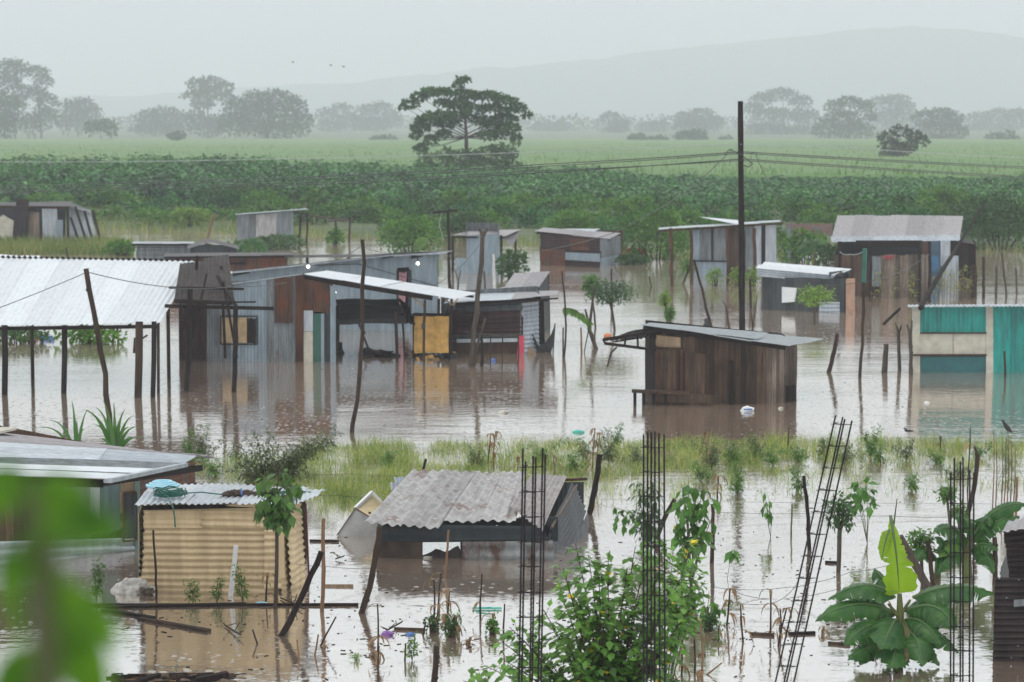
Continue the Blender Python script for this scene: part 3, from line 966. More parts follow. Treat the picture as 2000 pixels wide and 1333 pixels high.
# ---------- 1. open shelter with white corrugated roof, left
def white_shelter():
    Yn = YG(771); Yf = Yn + 5.2
    t = Thing('open_shelter', 'open shelter with bright white corrugated roof on wooden posts, at the left edge', 'shelter', G(200, 771))
    nl, nr = V(-170, 639, Yn), V(309, 632, Yn)
    fl, fr = V(-96, 503, Yf), V(384, 511, Yf)
    mb = MB(); mb.sheets(fl, fr, nr, nl, 9, pitch=.15, amp=.016, jit=.004, seed=1, lift=.004, dent=.01, per=8)
    rf = t.part('roof', mb, M['white_roof'])
    # the far slope, dark underneath, its edge showing over the ridge
    bl = fl + Vector((.1, .05, .05)); br = fr + Vector((-.1, .05, .04))
    mb = MB(); mb.corr(bl, br, br + Vector((.1, 3.0, -.9)), bl + Vector((.1, 3.0, -.9)), pitch=.15, amp=.03, per=8)
    t.part('rear_slope', mb, M['rust_dark'])
    mb = MB(); mb.beam(fl + Vector((0, .03, -.10)), fr + Vector((-.15, .03, -.10)), .09, .12); t.part('ridge_beam', mb, M['wood_dark'])
    mb = MB(); mb.beam(nl + Vector((0, .12, -.08)), nr + Vector((-.05, .12, -.09)), .07, .09); t.part('eave_beam', mb, M['wood_dark'])
    for x0, y0, x1, y1, w, dy in [(9, 637, 8, 772, 12, .1), (126, 637, 123, 768, 11, .15), (272, 630, 268, 777, 15, .12), (301, 630, 297, 777, 10, .3)]:
        mb = MB(); b = G(x1, y1); a = V(x0, y0, b.y + dy)
        mb.tube([b + Vector((0, 0, -.5)), b.lerp(a, .5) + Vector((.02, 0, 0)), a + Vector((0, 0, .02))], w / 2 * mpp(b.y), 8)
        t.part('post', mb, M['wood_dark'] if w != 15 else M['bark'])
    mb = MB(); b = G(309, 769); mb.tube([b + Vector((0, 0, -.5)), V(309, 622, b.y + .3)], .04, 6); t.part('post', mb, M['bark'])
    for x1, y1 in [(64, 742), (330, 742), (-60, 745)]:
        mb = MB(); b = G(x1, y1); mb.tube([b + Vector((0, 0, -.5)), Vector((b.x, b.y, 2.6))], .05, 6); t.part('post', mb, M['bark'])
    # rafters with the bracket on the thick post
    mb = MB(); p = V(262, 672, Yn); mb.beam(p, V(288, 655, Yn), .05); mb.beam(V(262, 690, Yn), V(264, 660, Yn), .06)
    t.part('bracket', mb, M['bark'])
    mb = MB()
    for k in range(5):
        a = fl.lerp(fr, (k + .4) / 5) + Vector((0, 0, -.06)); b = nl.lerp(nr, (k + .4) / 5) + Vector((0, 0, -.05)); mb.beam(a, b, .05)
    t.part('rafters', mb, M['wood_dark'])
white_shelter()

# ---------- 2. dark pole frame with sagging roof
def dark_frame():
    Y = YG(764)
    t = Thing('open_shelter', 'dark pole frame with a sagging brown roof between the white roof and the grey house', 'shelter', G(410, 764))
    mb = MB(); mb.sheets(V(352, 512, Y + 3), V(446, 500, Y + 3.4), V(458, 592, Y + .4), V(340, 592, Y + .3), 2, pitch=.12, amp=.014, seed=4, dent=.06, jit=.03)
    t.part('roof', mb, M['thatch'])
    for x0, y0, x1, y1, w in [(370, 560, 364, 765, 11), (460, 598, 457, 766, 10)]:
        mb = MB(); mb.tube(pole_pts(x0, y0, x1, y1, bend=.1), w / 2 * mpp(Y), 7); t.part('post', mb, M['wood_dark'])
    for x0, y0, x1, y1 in [(385, 500, 374, 560), (432, 520, 440, 600)]:
        mb = MB(); b = V(x0, y0, Y + 2.5); mb.tube([b, V(x1, y1 + 100, Y + 2.5)], .04, 5); t.part('post', mb, M['wood_dark'])
    mb = MB(); mb.beam(V(322, 598, Y), V(535, 603, Y), .07, .09); mb.beam(V(330, 562, Y + 1), V(476, 565, Y + 1), .06, .06)
    mb.beam(V(340, 588, Y + .05), V(455, 592, Y + .05), .10, .10); mb.beam(V(360, 592, Y + .1), V(500, 590, Y + .1), .04)
    t.part('crossbeams', mb, M['wood_dark'])
    mb = MB(); mb.beam(V(350, 585, Y - .05), V(374, 680, Y - .05), .05); mb.beam(V(404, 535, Y + .1), V(374, 672, Y + .1), .04)
    mb.beam(V(436, 550, Y - .1), V(463, 700, Y - .1), .06); mb.beam(V(425, 540, Y + 1.5), V(462, 600, Y + .1), .07)
    t.part('braces', mb, M['wood_dark'])
dark_frame()

# ---------- 3. grey patched house with twin roof
def grey_house():
    pl = wallplane(350, 704, 655, 708)
    t = Thing('patched_house', 'patched corrugated house with tan window board and bright roof sloping right', 'house', G(500, 706))
    zb = 745
    def wpart(name, pts, mat, off, lab=None, **kw):
        mb = MB(); hsheet(mb, pl, pts, off, **kw); return t.part(name, mb, M[mat], label=lab)
    wpart('wall_panel', [(350, 590), (404, 590), (404, zb), (350, zb)], 'rust_red', .05, 'maroon wall sheet', seed=1, pitch=.09)
    wpart('wall_panel', [(404, 588), (452, 586), (452, zb), (404, zb)], 'zinc_dull', .06, seed=2)
    wpart('wall_panel', [(451, 556), (520, 546), (520, zb), (451, zb)], 'zinc_blue', .08, 'pale blue grey wall sheet', seed=3, pitch=.1)
    wpart('wall_panel', [(519, 546), (578, 538), (578, zb), (519, zb)], 'zinc_dull', .04, seed=4)
    wpart('wall_panel', [(536, 546), (572, 540), (572, 632), (536, 630)], 'rust', .10, 'rusty sheet nailed high on the wall', seed=5, rag=.03)
    mb = MB(); mb.slab(*P4(pl, [(577, 540), (592, 538), (592, zb), (577, zb)], .10), .06); t.part('door_post', mb, M['wood_red'])
    mb = MB(); mb.slab(*P4(pl, [(433, 621), (482, 621), (482, 670), (433, 670)], .12), .04)
    w = t.part('window_board', mb, M['tan'])
    mb = MB(); mb.planks(*P4(pl, [(482, 623), (500, 623), (500, 671), (482, 671)], .11), w=.09)
    t.part('shutter', mb, M['wood_dark'])
    mb = MB(); q = P4(pl, [(431, 618), (502, 618), (502, 673), (431, 673)], .13)
    for a, b in ((0, 1), (3, 2), (0, 3), (1, 2)): mb.beam(q[a], q[b], .03)
    t.part('window_frame', mb, M['wood_dark'])
    mb = MB(); hsheet(mb, pl, [(592, 545), (650, 556), (650, 612), (592, 608)], .02, seed=7, along='v'); t.part('wall_panel', mb, M['rust'])
    # recess behind the doors
    mb = MB(); mb.slab(*P4(pl, [(592, 600), (656, 600), (656, zb), (592, zb)], -.5), .03); t.part('inner_dark_fill', mb, M['charcoal'])
    mb = MB(); mb.slab(*P4(pl, [(593, 607), (611, 607), (611, 648), (593, 648)], .03), .03); t.part('door', mb, M['zinc_pale'], label='pale upper half of the left door')
    mb = MB(); mb.slab(*P4(pl, [(593, 649), (611, 649), (611, zb), (593, zb)], .04), .03); t.part('door', mb, M['cream'], label='cream lower half of the left door')
    mb = MB(); mb.slab(*P4(pl, [(611, 613), (627, 613), (627, zb), (611, zb)], -.02), .03); t.part('door', mb, M['green_paint'], label='dark green door leaf')
    mb = MB(); mb.slab(*P4(pl, [(627, 613), (633, 613), (633, zb), (627, zb)], .05), .04); t.part('door_post', mb, M['zinc_blue'])
    mb = MB(); hsheet(mb, pl, [(633, 558), (647, 560), (647, zb), (633, zb)], .0, seed=8); t.part('wall_panel', mb, M['zinc_dark'])
    mb = MB(); hsheet(mb, pl, [(645, 558), (656, 562), (656, zb), (645, zb)], .05, seed=9); t.part('wall_panel', mb, M['zinc_blue'])
    # side and back walls
    A, B = pl.at(350, 704), pl.at(655, 706)
    dn = back((A + B) / 2, 4.0)
    mb = MB(); vwall(mb, A, A + dn, 1.7, 2.0, seed=3); vwall(mb, A + dn, B + dn, 2.0, 2.1, seed=4); vwall(mb, B, B + dn, 1.95, 2.1, seed=5)
    t.part('rear_walls', mb, M['zinc_dull'])
    # left slope seen edge on
    Yn = A.y - .35
    n0, n1 = V(430, 558, Yn), V(593, 536, Yn - .1)
    f0, f1 = n0 + back(n0, 4.6) + Vector((0, 0, -.42)), n1 + back(n1, 4.6) + Vector((0, 0, -.42))
    mb = MB(); mb.sheets(f0, f1, n1, n0, 3, seed=12, along='u'); t.part('roof', mb, M['zinc_pale'], label='roof slope falling to the left')
    mb = MB(); mb.beam(n0 + Vector((.1, .1, -.06)), n1 + Vector((0, .1, -.07)), .04, .07); t.part('fascia', mb, M['wood_dark'])
    n0, n1 = V(591, 536, Yn - .12), V(888, 585, Yn - .25)
    f0, f1 = V(640, 529, Yn + 3.0), V(934, 573, Yn + 2.6)
    mb = MB(); mb.sheets(f0, f1, n1, n0, 4, along='v', pitch=.09, amp=.006, seed=14, jit=.015)
    t.part('roof', mb, M['white_roof'], label='bright roof slope falling to the right')
    mb = MB(); mb.beam(n0 + Vector((0, .08, -.09)), V(845, 583, Yn - .1), .05, .13); t.part('fascia', mb, M['wood_dark'])
    mb = MB(); mb.beam(V(655, 546, Yn + 2.6), V(925, 580, Yn + 2.4), .05, .07); t.part('purlin', mb, M['wood_dark'])
    for x0, y0, x1, y1, w in [(829, 586, 827, 707, 5), (857, 584, 855, 690, 5.5), (882, 584, 880, 697, 5), (903, 580, 900, 650, 4)]:
        mb = MB(); mb.tube(pole_pts(x0, y0, x1, y1, bend=.05), w / 2 * mpp(Yn), 6); t.part('post', mb, M['bark'])
    mb = MB(); mb.beam(V(803, 578, Yn), V(827, 598, Yn), .05); mb.beam(V(868, 583, Yn), V(882, 596, Yn), .04); mb.beam(V(895, 583, Yn), V(884, 597, Yn), .04)
    t.part('brace', mb, M['wood_pale'])
    # lamp
    c = V(653, 571, Yn + .1); mb = MB(); mb.ball(c, .055, 12, 8); L = t.part('lamp', mb, M['bulb'], smooth=True)
    mb = MB(); mb.tube([c + Vector((0, 0, .05)), c + Vector((0, 0, .16))], .02, 6); t.part('lamp_holder', mb, M['charcoal'])
    # meter box on post
    mb = MB(); mb.box(V(827, 637, YG(707) - .08), .10, .08, .17); mb.ball(V(827, 637, YG(707) - .12), .065, 8, 6); t.part('meter', mb, M['charcoal'])
grey_house()

# dark awning inside the porch
def dark_awning():
    Y = YG(706)
    t = Thing('dark_awning', 'low black awning on forked sticks under the bright porch roof', 'awning', G(730, 690))
    a, b, c, d = V(655, 582, Y + 2.2), V(778, 585, Y + 2.0), V(796, 630, Y + .2), V(655, 634, Y + .3)
    mb = MB(); mb.corr(a, b, c, d, pitch=.5, amp=.03, dent=.12, rag=.04, seed=5, along='u'); t.part('cover', mb, M['charcoal'])
    mb = MB(); mb.corr(b, V(800, 600, Y + 1.4), V(812, 640, Y + .1), c, pitch=.3, amp=.03, dent=.1, seed=6, along='u'); t.part('side_flap', mb, M['wood_dark'])
    for x0, y0, x1, y1, w in [(772, 610, 774, 706, 6), (785, 612, 789, 700, 4), (660, 600, 655, 700, 7), (700, 632, 722, 692, 4)]:
        mb = MB(); mb.tube(pole_pts(x0, y0, x1, y1, bend=.2), w / 2 * mpp(Y), 6); t.part('post', mb, M['bark'])
    mb = MB(); mb.tube([V(640, 640, Y + .3), V(648, 700, Y + .3)], .06, 6); t.part('post', mb, M['wood_red'])
dark_awning()

# ---------- 4. long grey shed behind
def long_shed():
    pl = wallplane(430, 640, 856, 648)
    t = Thing('long_shed', 'long pale grey corrugated shed with pink curtained opening, behind the bright roof', 'shed', G(640, 644))
    mb = MB(); cut = lambda u, v: (.813 < u < .868) and (.14 < v < .80)
    q = P4(pl, [(432, 534), (856, 492), (856, 668), (432, 668)], 0)
    mb.corr(*q, pitch=.09, amp=.009, cut=cut, rows=14, seed=3, dent=.03); t.part('wall', mb, M['zinc_blue'])
    # opening with frame and curtain
    mb = MB(); mb.slab(*P4(pl, [(772, 520), (808, 520), (808, 640), (772, 640)], -.7), .02); t.part('inner_dark_fill', mb, M['charcoal'])
    mb = MB(); q2 = P4(pl, [(776, 528), (801, 528), (801, 618), (776, 618)], .02)
    for i, j in ((0, 1), (1, 2), (2, 3), (3, 0)): mb.beam(q2[i], q2[j], .05)
    t.part('window_frame', mb, M['wood_dark'])
    mb = MB(); mb.corr(*P4(pl, [(779, 532), (795, 530), (790, 616), (777, 616)], -.05), pitch=.12, amp=.03, rag=.05, seed=8); t.part('curtain', mb, M['rose'])
    A, B = pl.at(432, 640), pl.at(856, 648); dn = back((A + B) / 2, 5)
    zA = pl.at(432, 534).z; zB = pl.at(856, 492).z
    mb = MB(); vwall(mb, A, A + dn, zA, zA - .4, seed=1); vwall(mb, A + dn, B + dn, zA - .4, zB - .4, seed=2); vwall(mb, B, B + dn, zB, zB - .4, seed=6)
    t.part('rear_walls', mb, M['zinc_dull'])
    n0, n1, n2 = pl.at(428, 533, .35), pl.at(768, 496, .35), pl.at(884, 490, .35)
    up = back((A + B) / 2, 5.6) + Vector((0, 0, -.38))
    mb = MB(); mb.sheets(n0 + up, n1 + up, n1, n0, 6, pitch=.09, amp=.008, seed=3, jit=.01); mb.sheets(n1 + up + Vector((0, 0, .03)), n2 + up, n2, n1 + Vector((0, 0, .03)), 2, pitch=.09, amp=.008, seed=4, jit=.01)
    t.part('roof', mb, M['zinc_pale'])
    mb = MB(); mb.beam(n0 + Vector((0, .08, -.05)), n1 + Vector((0, .08, -.05)), .05, .05); mb.beam(n1 + Vector((0, .08, -.07)), n2 + Vector((-.2, .08, -.07)), .05, .06); t.part('fascia', mb, M['zinc_pale'])
    mb = MB()
    for x0, x1, ya, yb in [(455, 487, 534, 529), (747, 770, 500, 497), (803, 826, 500, 497)]:
        mb.slab(*P4(pl, [(x0, ya - 2), (x1, yb - 2), (x1, yb + 5), (x0, ya + 6)], .03), .02)
    t.part('gap_shade_strips', mb, M['black'])  # black strips laid on the wall as the shade in the vent gaps
    for x, y in ((602, 521), (816, 515)):
        c = pl.at(x, y, .25); mb = MB(); mb.ball(c, .055, 12, 8); t.part('lamp', mb, M['bulb'], smooth=True)
    mb = MB()
    for x, y in ((602, 521), (816, 515)):
        c = pl.at(x, y, .25); mb.tube([c + Vector((0, 0, .06)), c + Vector((0, .05, .2))], .02, 5)
    t.part('lamp_holders', mb, M['charcoal'])
    mb = MB(); mb.tube([pl.at(615, 519, .05), pl.at(700, 516, .05), pl.at(855, 560, .05)], .012, 4); t.part('loose_wire', mb, M['cable'])
    # scrap of white roof sheet beside the left end
long_shed()
def roof_scrap():
    Y = YG(655)
    mb = MB(); mb.corr(V(420, 532, Y + 1.5), V(455, 530, Y + 1.5), V(448, 537, Y), V(415, 538, Y), pitch=.15, amp=.01, seed=2)
    mb.beam(V(418, 539, Y + .1), V(418, 640, Y + .1), .05); mb.beam(V(446, 538, Y + .1), V(446, 640, Y + .1), .05)
    solo('roof_scrap', mb, M['white_roof'], 'small scrap of white roofing on two sticks at the left end of the long shed', 'roof scrap')
roof_scrap()

# ---------- 5. low rusty shed behind
def simple_shack(name, label, cat, base, top, roof, wallmat, roofmat, depth=3.0, **kw):
    """base: two water pixels; top: two wall top pixels; roof: overhang (m), rise"""
    (x0, y0), (x1, y1) = base
    pl = wallplane(x0, y0, x1, y1)
    t = Thing(name, label, cat, G((x0 + x1) / 2, (y0 + y1) / 2))
    q = P4(pl, [top[0], top[1], (x1, y1 + 20), (x0, y0 + 20)])
    mb = MB()
    if kw.get('planks'): mb.planks(*q, w=.16, seed=int(x0))
    else: mb.sheets(*q, kw.get('ns', 4), along=kw.get('along', 'v'), seed=int(x0), pitch=kw.get('pitch', .09), amp=kw.get('amp', .01))
    t.part('wall', mb, M[wallmat])
    A, B = pl.at(x0, y0), pl.at(x1, y1); dn = back((A + B) / 2, depth)
    zA = pl.at(*top[0]).z; zB = pl.at(*top[1]).z; rs = kw.get('rise', -.05)
    mb = MB(); vwall(mb, A, A + dn, zA, zA + rs, seed=1); vwall(mb, A + dn, B + dn, zA + rs, zB + rs, seed=2); vwall(mb, B, B + dn, zB, zB + rs, seed=6)
    t.part('rear_walls', mb, M[kw.get('sidemat', wallmat)])
    oh = kw.get('over', .3); so = kw.get('sideover', .2)
    d = (B - A).normalized() * so
    n0, n1 = pl.at(*top[0]) + pl.n * oh - d, pl.at(*top[1]) + pl.n * oh + d
    n0.z += .05; n1.z += .05
    up = dn * 1.05 - pl.n * oh + Vector((0, 0, rs + .03))
    mb = MB(); mb.sheets(n0 + up, n1 + up, n1, n0, kw.get('rn', 4), pitch=.09, amp=.009, seed=int(x0) + 3, jit=.03); t.part('roof', mb, M[roofmat])
    mb = MB(); mb.beam(n0 + Vector((0, .05, -.05)), n1 + Vector((0, .05, -.05)), .05, .07); t.part('eave_beam', mb, M[kw.get('beam', 'wood_dark')])
    return t, pl

t, pl = simple_shack('rusty_shed', 'low rust brown shed with a long dark roof line behind the long grey shed', 'shed', ((330, 568), (560, 566)), ((330, 503), (560, 501)), 0, 'rust', 'rust_dark', 3, rise=-.1, over=.3)
mb = MB(); mb.corr(V(556, 497, YG(566)), V(860, 497, YG(566)), V(860, 503, YG(566) - .6), V(556, 503, YG(566) - .6), pitch=.1, amp=.01, seed=5, dent=.04); t.part('side_roof', mb, M['rust_dark'])
for x in (600, 680, 760, 850):
    mb = MB(); mb.tube(pole_pts(x, 503, x, 566), .05, 6); t.part('post', mb, M['wood_dark'])
mb = MB(); mb.slab(*P4(pl, [(395, 514), (480, 513), (480, 517), (395, 518)], .1), .03); t.part('rail', mb, M['wood_dark'])
simple_shack('grey_shed', 'low shed of ribbed grey sheets with pale roof edge, behind the white roof corner', 'shed', ((268, 535), (372, 535)), ((268, 478), (372, 478)), 0, 'zinc_dull', 'zinc', 3, along='u', rise=-.12, pitch=.13, amp=.018)
def gable_dark():
    pl = wallplane(372, 545, 462, 545)
    t = Thing('dark_gable_shed', 'small dark shed with shallow peaked roof next to the ribbed grey shed', 'shed', G(415, 545))
    mb = MB(); mb.add([pl.at(372, 560), pl.at(462, 560), pl.at(462, 487), pl.at(405, 476), pl.at(372, 485)], [(0, 1, 2, 3, 4)]); t.part('wall', mb, M['zinc_dark'])
    mb = MB(); d = back(pl.p, 3)
    a, b, c = pl.at(366, 487, .2), pl.at(408, 473, .2), pl.at(468, 487, .2)
    mb.corr(a + d, b + d, b, a, seed=1); mb.corr(b + d, c + d, c, b, seed=2); t.part('roof', mb, M['rust_dark'])
    mb = MB(); A, B = pl.at(372, 545), pl.at(462, 545); vwall(mb, A, A + d, 1.3, 1.3); vwall(mb, B, B + d, 1.3, 1.3); vwall(mb, A + d, B + d, 1.3, 1.3); t.part('rear_walls', mb, M['zinc_dark'])
gable_dark()

# ---------- 6. yellow cloth booth
def yellow_booth():
    Y = YG(702)
    pl = wallplane(808, 702, 877, 704)
    t = Thing('cloth_booth', 'booth hung with yellow ochre cloth between thin posts', 'booth', G(842, 700))
    mb = MB(); mb.corr(*P4(pl, [(809, 617), (877, 619), (877, 690), (808, 690)], .0), pitch=.7, amp=.03, dent=.05, rag=.02, rows=10, seed=4); t.part('cloth', mb, M['yellow_tarp'])
    mb = MB()
    for x in (808, 878): mb.tube([pl.at(x, 614, -.03), pl.at(x, 720, -.03)], .03, 6)
    mb.tube([pl.at(795, 616, -.03), pl.at(880, 617, -.03)], .03, 6)
    A, B = pl.at(808, 702), pl.at(878, 704); d = back(pl.p, 1.6)
    for p in (A, B): mb.tube([p + d + Vector((0, 0, -.3)), p + d + Vector((0, 0, 1.2))], .03, 6)
    mb.beam(A + d + Vector((0, 0, 1.2)), B + d + Vector((0, 0, 1.2)), .04)
    t.part('frame', mb, M['wood_dark'])
yellow_booth()
def booth_rubbish():
    r = random.Random(4); mb = MB()
    for k in range(60):
        p = G(r.uniform(806, 890), r.uniform(692, 703)); p.z = r.uniform(-.02, .12)
        mb.mi = r.choice([0, 0, 0, 1, 2])
        mb.box(p, r.uniform(.05, .2), r.uniform(.05, .2), r.uniform(.03, .1), r.uniform(0, 3), r.uniform(-.5, .5))
    solo('rubbish_heap', mb, [M['charcoal'], M['rust_red'], M['yellow_tarp']], 'heap of dark wet rubbish at the foot of the yellow cloth', 'rubbish')
booth_rubbish()

# ---------- 7. dark maroon shack, centre
def maroon_shack():
    pl = wallplane(862, 690, 1017, 692)
    t = Thing('maroon_shack', 'dark maroon shack with thin pale roof and ribbed grey right end, centre', 'shack', G(960, 691))
    mb = MB(); mb.sheets(*P4(pl, [(870, 607), (1020, 600), (1020, 655), (870, 657)], .02), 3, along='u', seed=2, pitch=.12); t.part('wall', mb, M['rust_red'])
    mb = MB(); mb.sheets(*P4(pl, [(892, 592), (1020, 586), (1020, 606), (892, 610)], .05), 2, along='u', seed=3, pitch=.12); t.part('upper_wall', mb, M['zinc_dark'])
    mb = MB(); mb.corr(*P4(pl, [(880, 655), (1020, 652), (1020, 664), (880, 666)], .04), along='u', seed=4); t.part('middle_wall', mb, M['zinc_dark'])
    mb = MB(); mb.slab(*P4(pl, [(892, 663), (1016, 661), (1016, 668), (892, 670)], .10), .05); t.part('pale_rail', mb, M['zinc_pale'])
    mb = MB(); mb.slab(*P4(pl, [(870, 668), (1016, 668), (1016, 715), (870, 715)], .0), .05); t.part('lower_wall', mb, M['wood'])
    p2 = wallplane(1017, 692, 1056, 688)
    mb = MB(); mb.corr(*P4(p2, [(1017, 592), (1052, 588), (1054, 700), (1017, 705)], .03), along='u', pitch=.13, amp=.018, seed=5); t.part('end_wall', mb, M['zinc'])
    mb = MB()
    mb.beam(p2.at(1058, 584), p2.at(1061, 710), .12, .08); t.part('corner_post', mb, M['wood_dark'])
    A, B = pl.at(862, 690), p2.at(1056, 688); d = back(pl.p, 3.2)
    mb = MB(); vwall(mb, A, A + d, 1.5, 1.6, seed=2); vwall(mb, B, B + d, 1.65, 1.75, seed=3); vwall(mb, A + d, B + d, 1.6, 1.75, seed=5); t.part('rear_walls', mb, M['zinc_dull'])
    Yn = A.y - .5
    n0, n1 = V(866, 593, Yn), V(1087, 577, Yn - .1); f0, f1 = V(890, 575, Yn + 4), V(1092, 568, Yn + 4)
    nm, fm = n0.lerp(n1, .6), f0.lerp(f1, .58)
    nm.z -= .03
    mb = MB(); mb.sheets(f0, fm, nm, n0, 3, seed=5, jit=.02); t.part('roof', mb, M['zinc_pale'], label='pale left part of roof')
    mb = MB(); mb.sheets(fm, f1, n1, nm, 2, seed=6, jit=.03); t.part('roof', mb, M['zinc_pink'], label='mauve right part of roof')
    mb = MB(); mb.beam(V(890, 594, Yn + .1), V(1070, 586, Yn + .1), .05, .08); mb.beam(V(1000, 590, Yn + .3), V(1090, 583, Yn + .3), .03, .05); t.part('eave_beam', mb, M['wood_dark'])
maroon_shack()
def small_roof():
    Y = YG(655)
    t = Thing('low_hutch', 'small mauve roofed hutch standing just behind the maroon shack', 'hutch', G(1020, 650))
    a, b, c, d = V(1005, 533, Y + 3), V(1074, 531, Y + 3), V(1053, 561, Y), V(985, 562, Y)
    mb = MB(); mb.sheets(a, b, c, d, 2, pitch=.12, amp=.012, seed=4); t.part('roof', mb, M['zinc_pink'])
    mb = MB(); mb.corr(V(955, 567, Y), V(1002, 558, Y + .5), V(1000, 562, Y - .2), V(952, 570, Y - .2), seed=1); t.part('side_roof', mb, M['zinc_pale'])
    pl = Plane(V(1000, 570, Y + .3), Vector((0, -1, 0)))
    mb = MB(); mb.slab(*P4(pl, [(998, 563), (1052, 560), (1060, 690), (998, 690)], 0), .03); t.part('wall', mb, M['charcoal'])
    mb = MB(); mb.tube([pl.at(999, 560, .1), pl.at(1000, 690, .1)], .04, 6); mb.tube([V(1070, 536, Y + 2.5), V(1071, 640, Y + 2.5)], .04, 6); t.part('posts', mb, M['bark'])
    mb = MB(); mb.slab(V(1053, 562, Y), V(1073, 535, Y + 2.8), V(1075, 640, Y + 2.8), V(1060, 690, Y + .3), .03); t.part('side_wall', mb, M['zinc_dark'])
small_roof()
# hanging net, cloth, fence rail
def net_things():
    Y = YG(690)
    mb = MB()
    top = [(1028, 640), (1040, 652), (1052, 676), (1066, 668), (1076, 654), (1084, 634)]
    bot = [(1030, 700), (1042, 694), (1054, 690), (1066, 688), (1076, 692), (1081, 672)]
    pts = []
    for (a, b), (c, d) in zip(top, bot):
        pts.append(V(a, b, Y)); pts.append(V(c, d, Y + .15))
    mb.add(pts, [(2 * i, 2 * i + 1, 2 * i + 3, 2 * i + 2) for i in range(5)])
    mb.tube([V(1028, 636, Y), V(1030, 720, Y)], .025, 6); mb.tube([V(1084, 632, Y), V(1078, 720, Y)], .02, 6)
    solo('dark_net', mb, M['charcoal'], 'dark netting slung between two sticks beside the maroon shack', 'net')
    mb = MB(); mb.corr(V(1012, 655, Y - .5), V(1024, 657, Y - .5), V(1024, 692, Y - .5), V(1010, 694, Y - .5), pitch=.06, amp=.02, dent=.05, rag=.06, seed=3)
    solo('pink_cloth', mb, M['pink'], 'bright pink cloth hanging over the water by the maroon shack', 'cloth')
    mb = MB(); a, b, c, d = V(1027, 680, Y - .1), V(1034, 676, Y - .1), V(1050, 693, Y - .2), V(1036, 700, Y - .2); mb.slab(a, b, c, d, .03)
    solo('loose_board', mb, M['wood_pale'], 'short pale board leaning in the water under the dark net', 'board')
    t = Thing('rail_fence', 'thin rail fence in front of the maroon shack', 'fence', G(960, 712))
    mb = MB(); Yf = YG(712); mb.tube([V(905, 648, Yf), V(960, 656, Yf), V(1020, 655, Yf)], .015, 5); t.part('rail', mb, M['bark_grey'])
    for x, y0 in ((958, 655), (981, 650), (1012, 652)):
        mb = MB(); mb.tube(pole_pts(x, y0, x - 1, 712, bend=.2), .022, 5); t.part('stake', mb, M['bark'])
net_things()

# ---------- 8. blue grey shack behind
def blue_shack():
    pl = wallplane(893, 533, 962, 535)
    t = Thing('blue_grey_shack', 'small blue grey shack with a slumped mauve roof, behind the forked pole', 'shack', G(930, 534))
    mb = MB(); mb.sheets(*P4(pl, [(912, 460), (975, 458), (975, 550), (912, 550)], 0), 3, seed=1); t.part('wall', mb, M['zinc_blue'])
    mb = MB(); mb.sheets(*P4(pl, [(890, 505), (913, 505), (913, 550), (890, 550)], .03), 1, seed=2); t.part('low_wall', mb, M['zinc_blue'])
    A, B = pl.at(912, 533), pl.at(975, 535); d = back(pl.p, 3.5)
    mb = MB(); vwall(mb, A, A + d, 1.9, 2.1); vwall(mb, B, B + d, 1.9, 2.1); vwall(mb, A + d, B + d, 2.1, 2.1); t.part('rear_walls', mb, M['zinc_dull'])
    Yn = A.y - .3
    mb = MB(); mb.sheets(V(925, 450, Yn + 4.5), V(1016, 449, Yn + 4.5), V(985, 462, Yn), V(882, 460, Yn), 3, seed=3, jit=.03)
    mb.corr(V(975, 451, Yn + 4.4), V(1017, 449, Yn + 4.6), V(1000, 482, Yn + 1), V(975, 462, Yn), seed=4, dent=.08)
    t.part('roof', mb, M['zinc_pink'])
    for x0, y0, x1, y1 in [(884, 462, 884, 530), (979, 460, 980, 535), (1007, 452, 1007, 500)]:
        mb = MB(); mb.tube(pole_pts(x0, y0, x1, y1), .06, 6); t.part('post', mb, M['wood_dark'])
    mb = MB(); mb.beam(V(882, 464, Yn + .1), V(985, 465, Yn + .1), .06); t.part('eave_beam', mb, M['wood_dark'])
blue_shack()

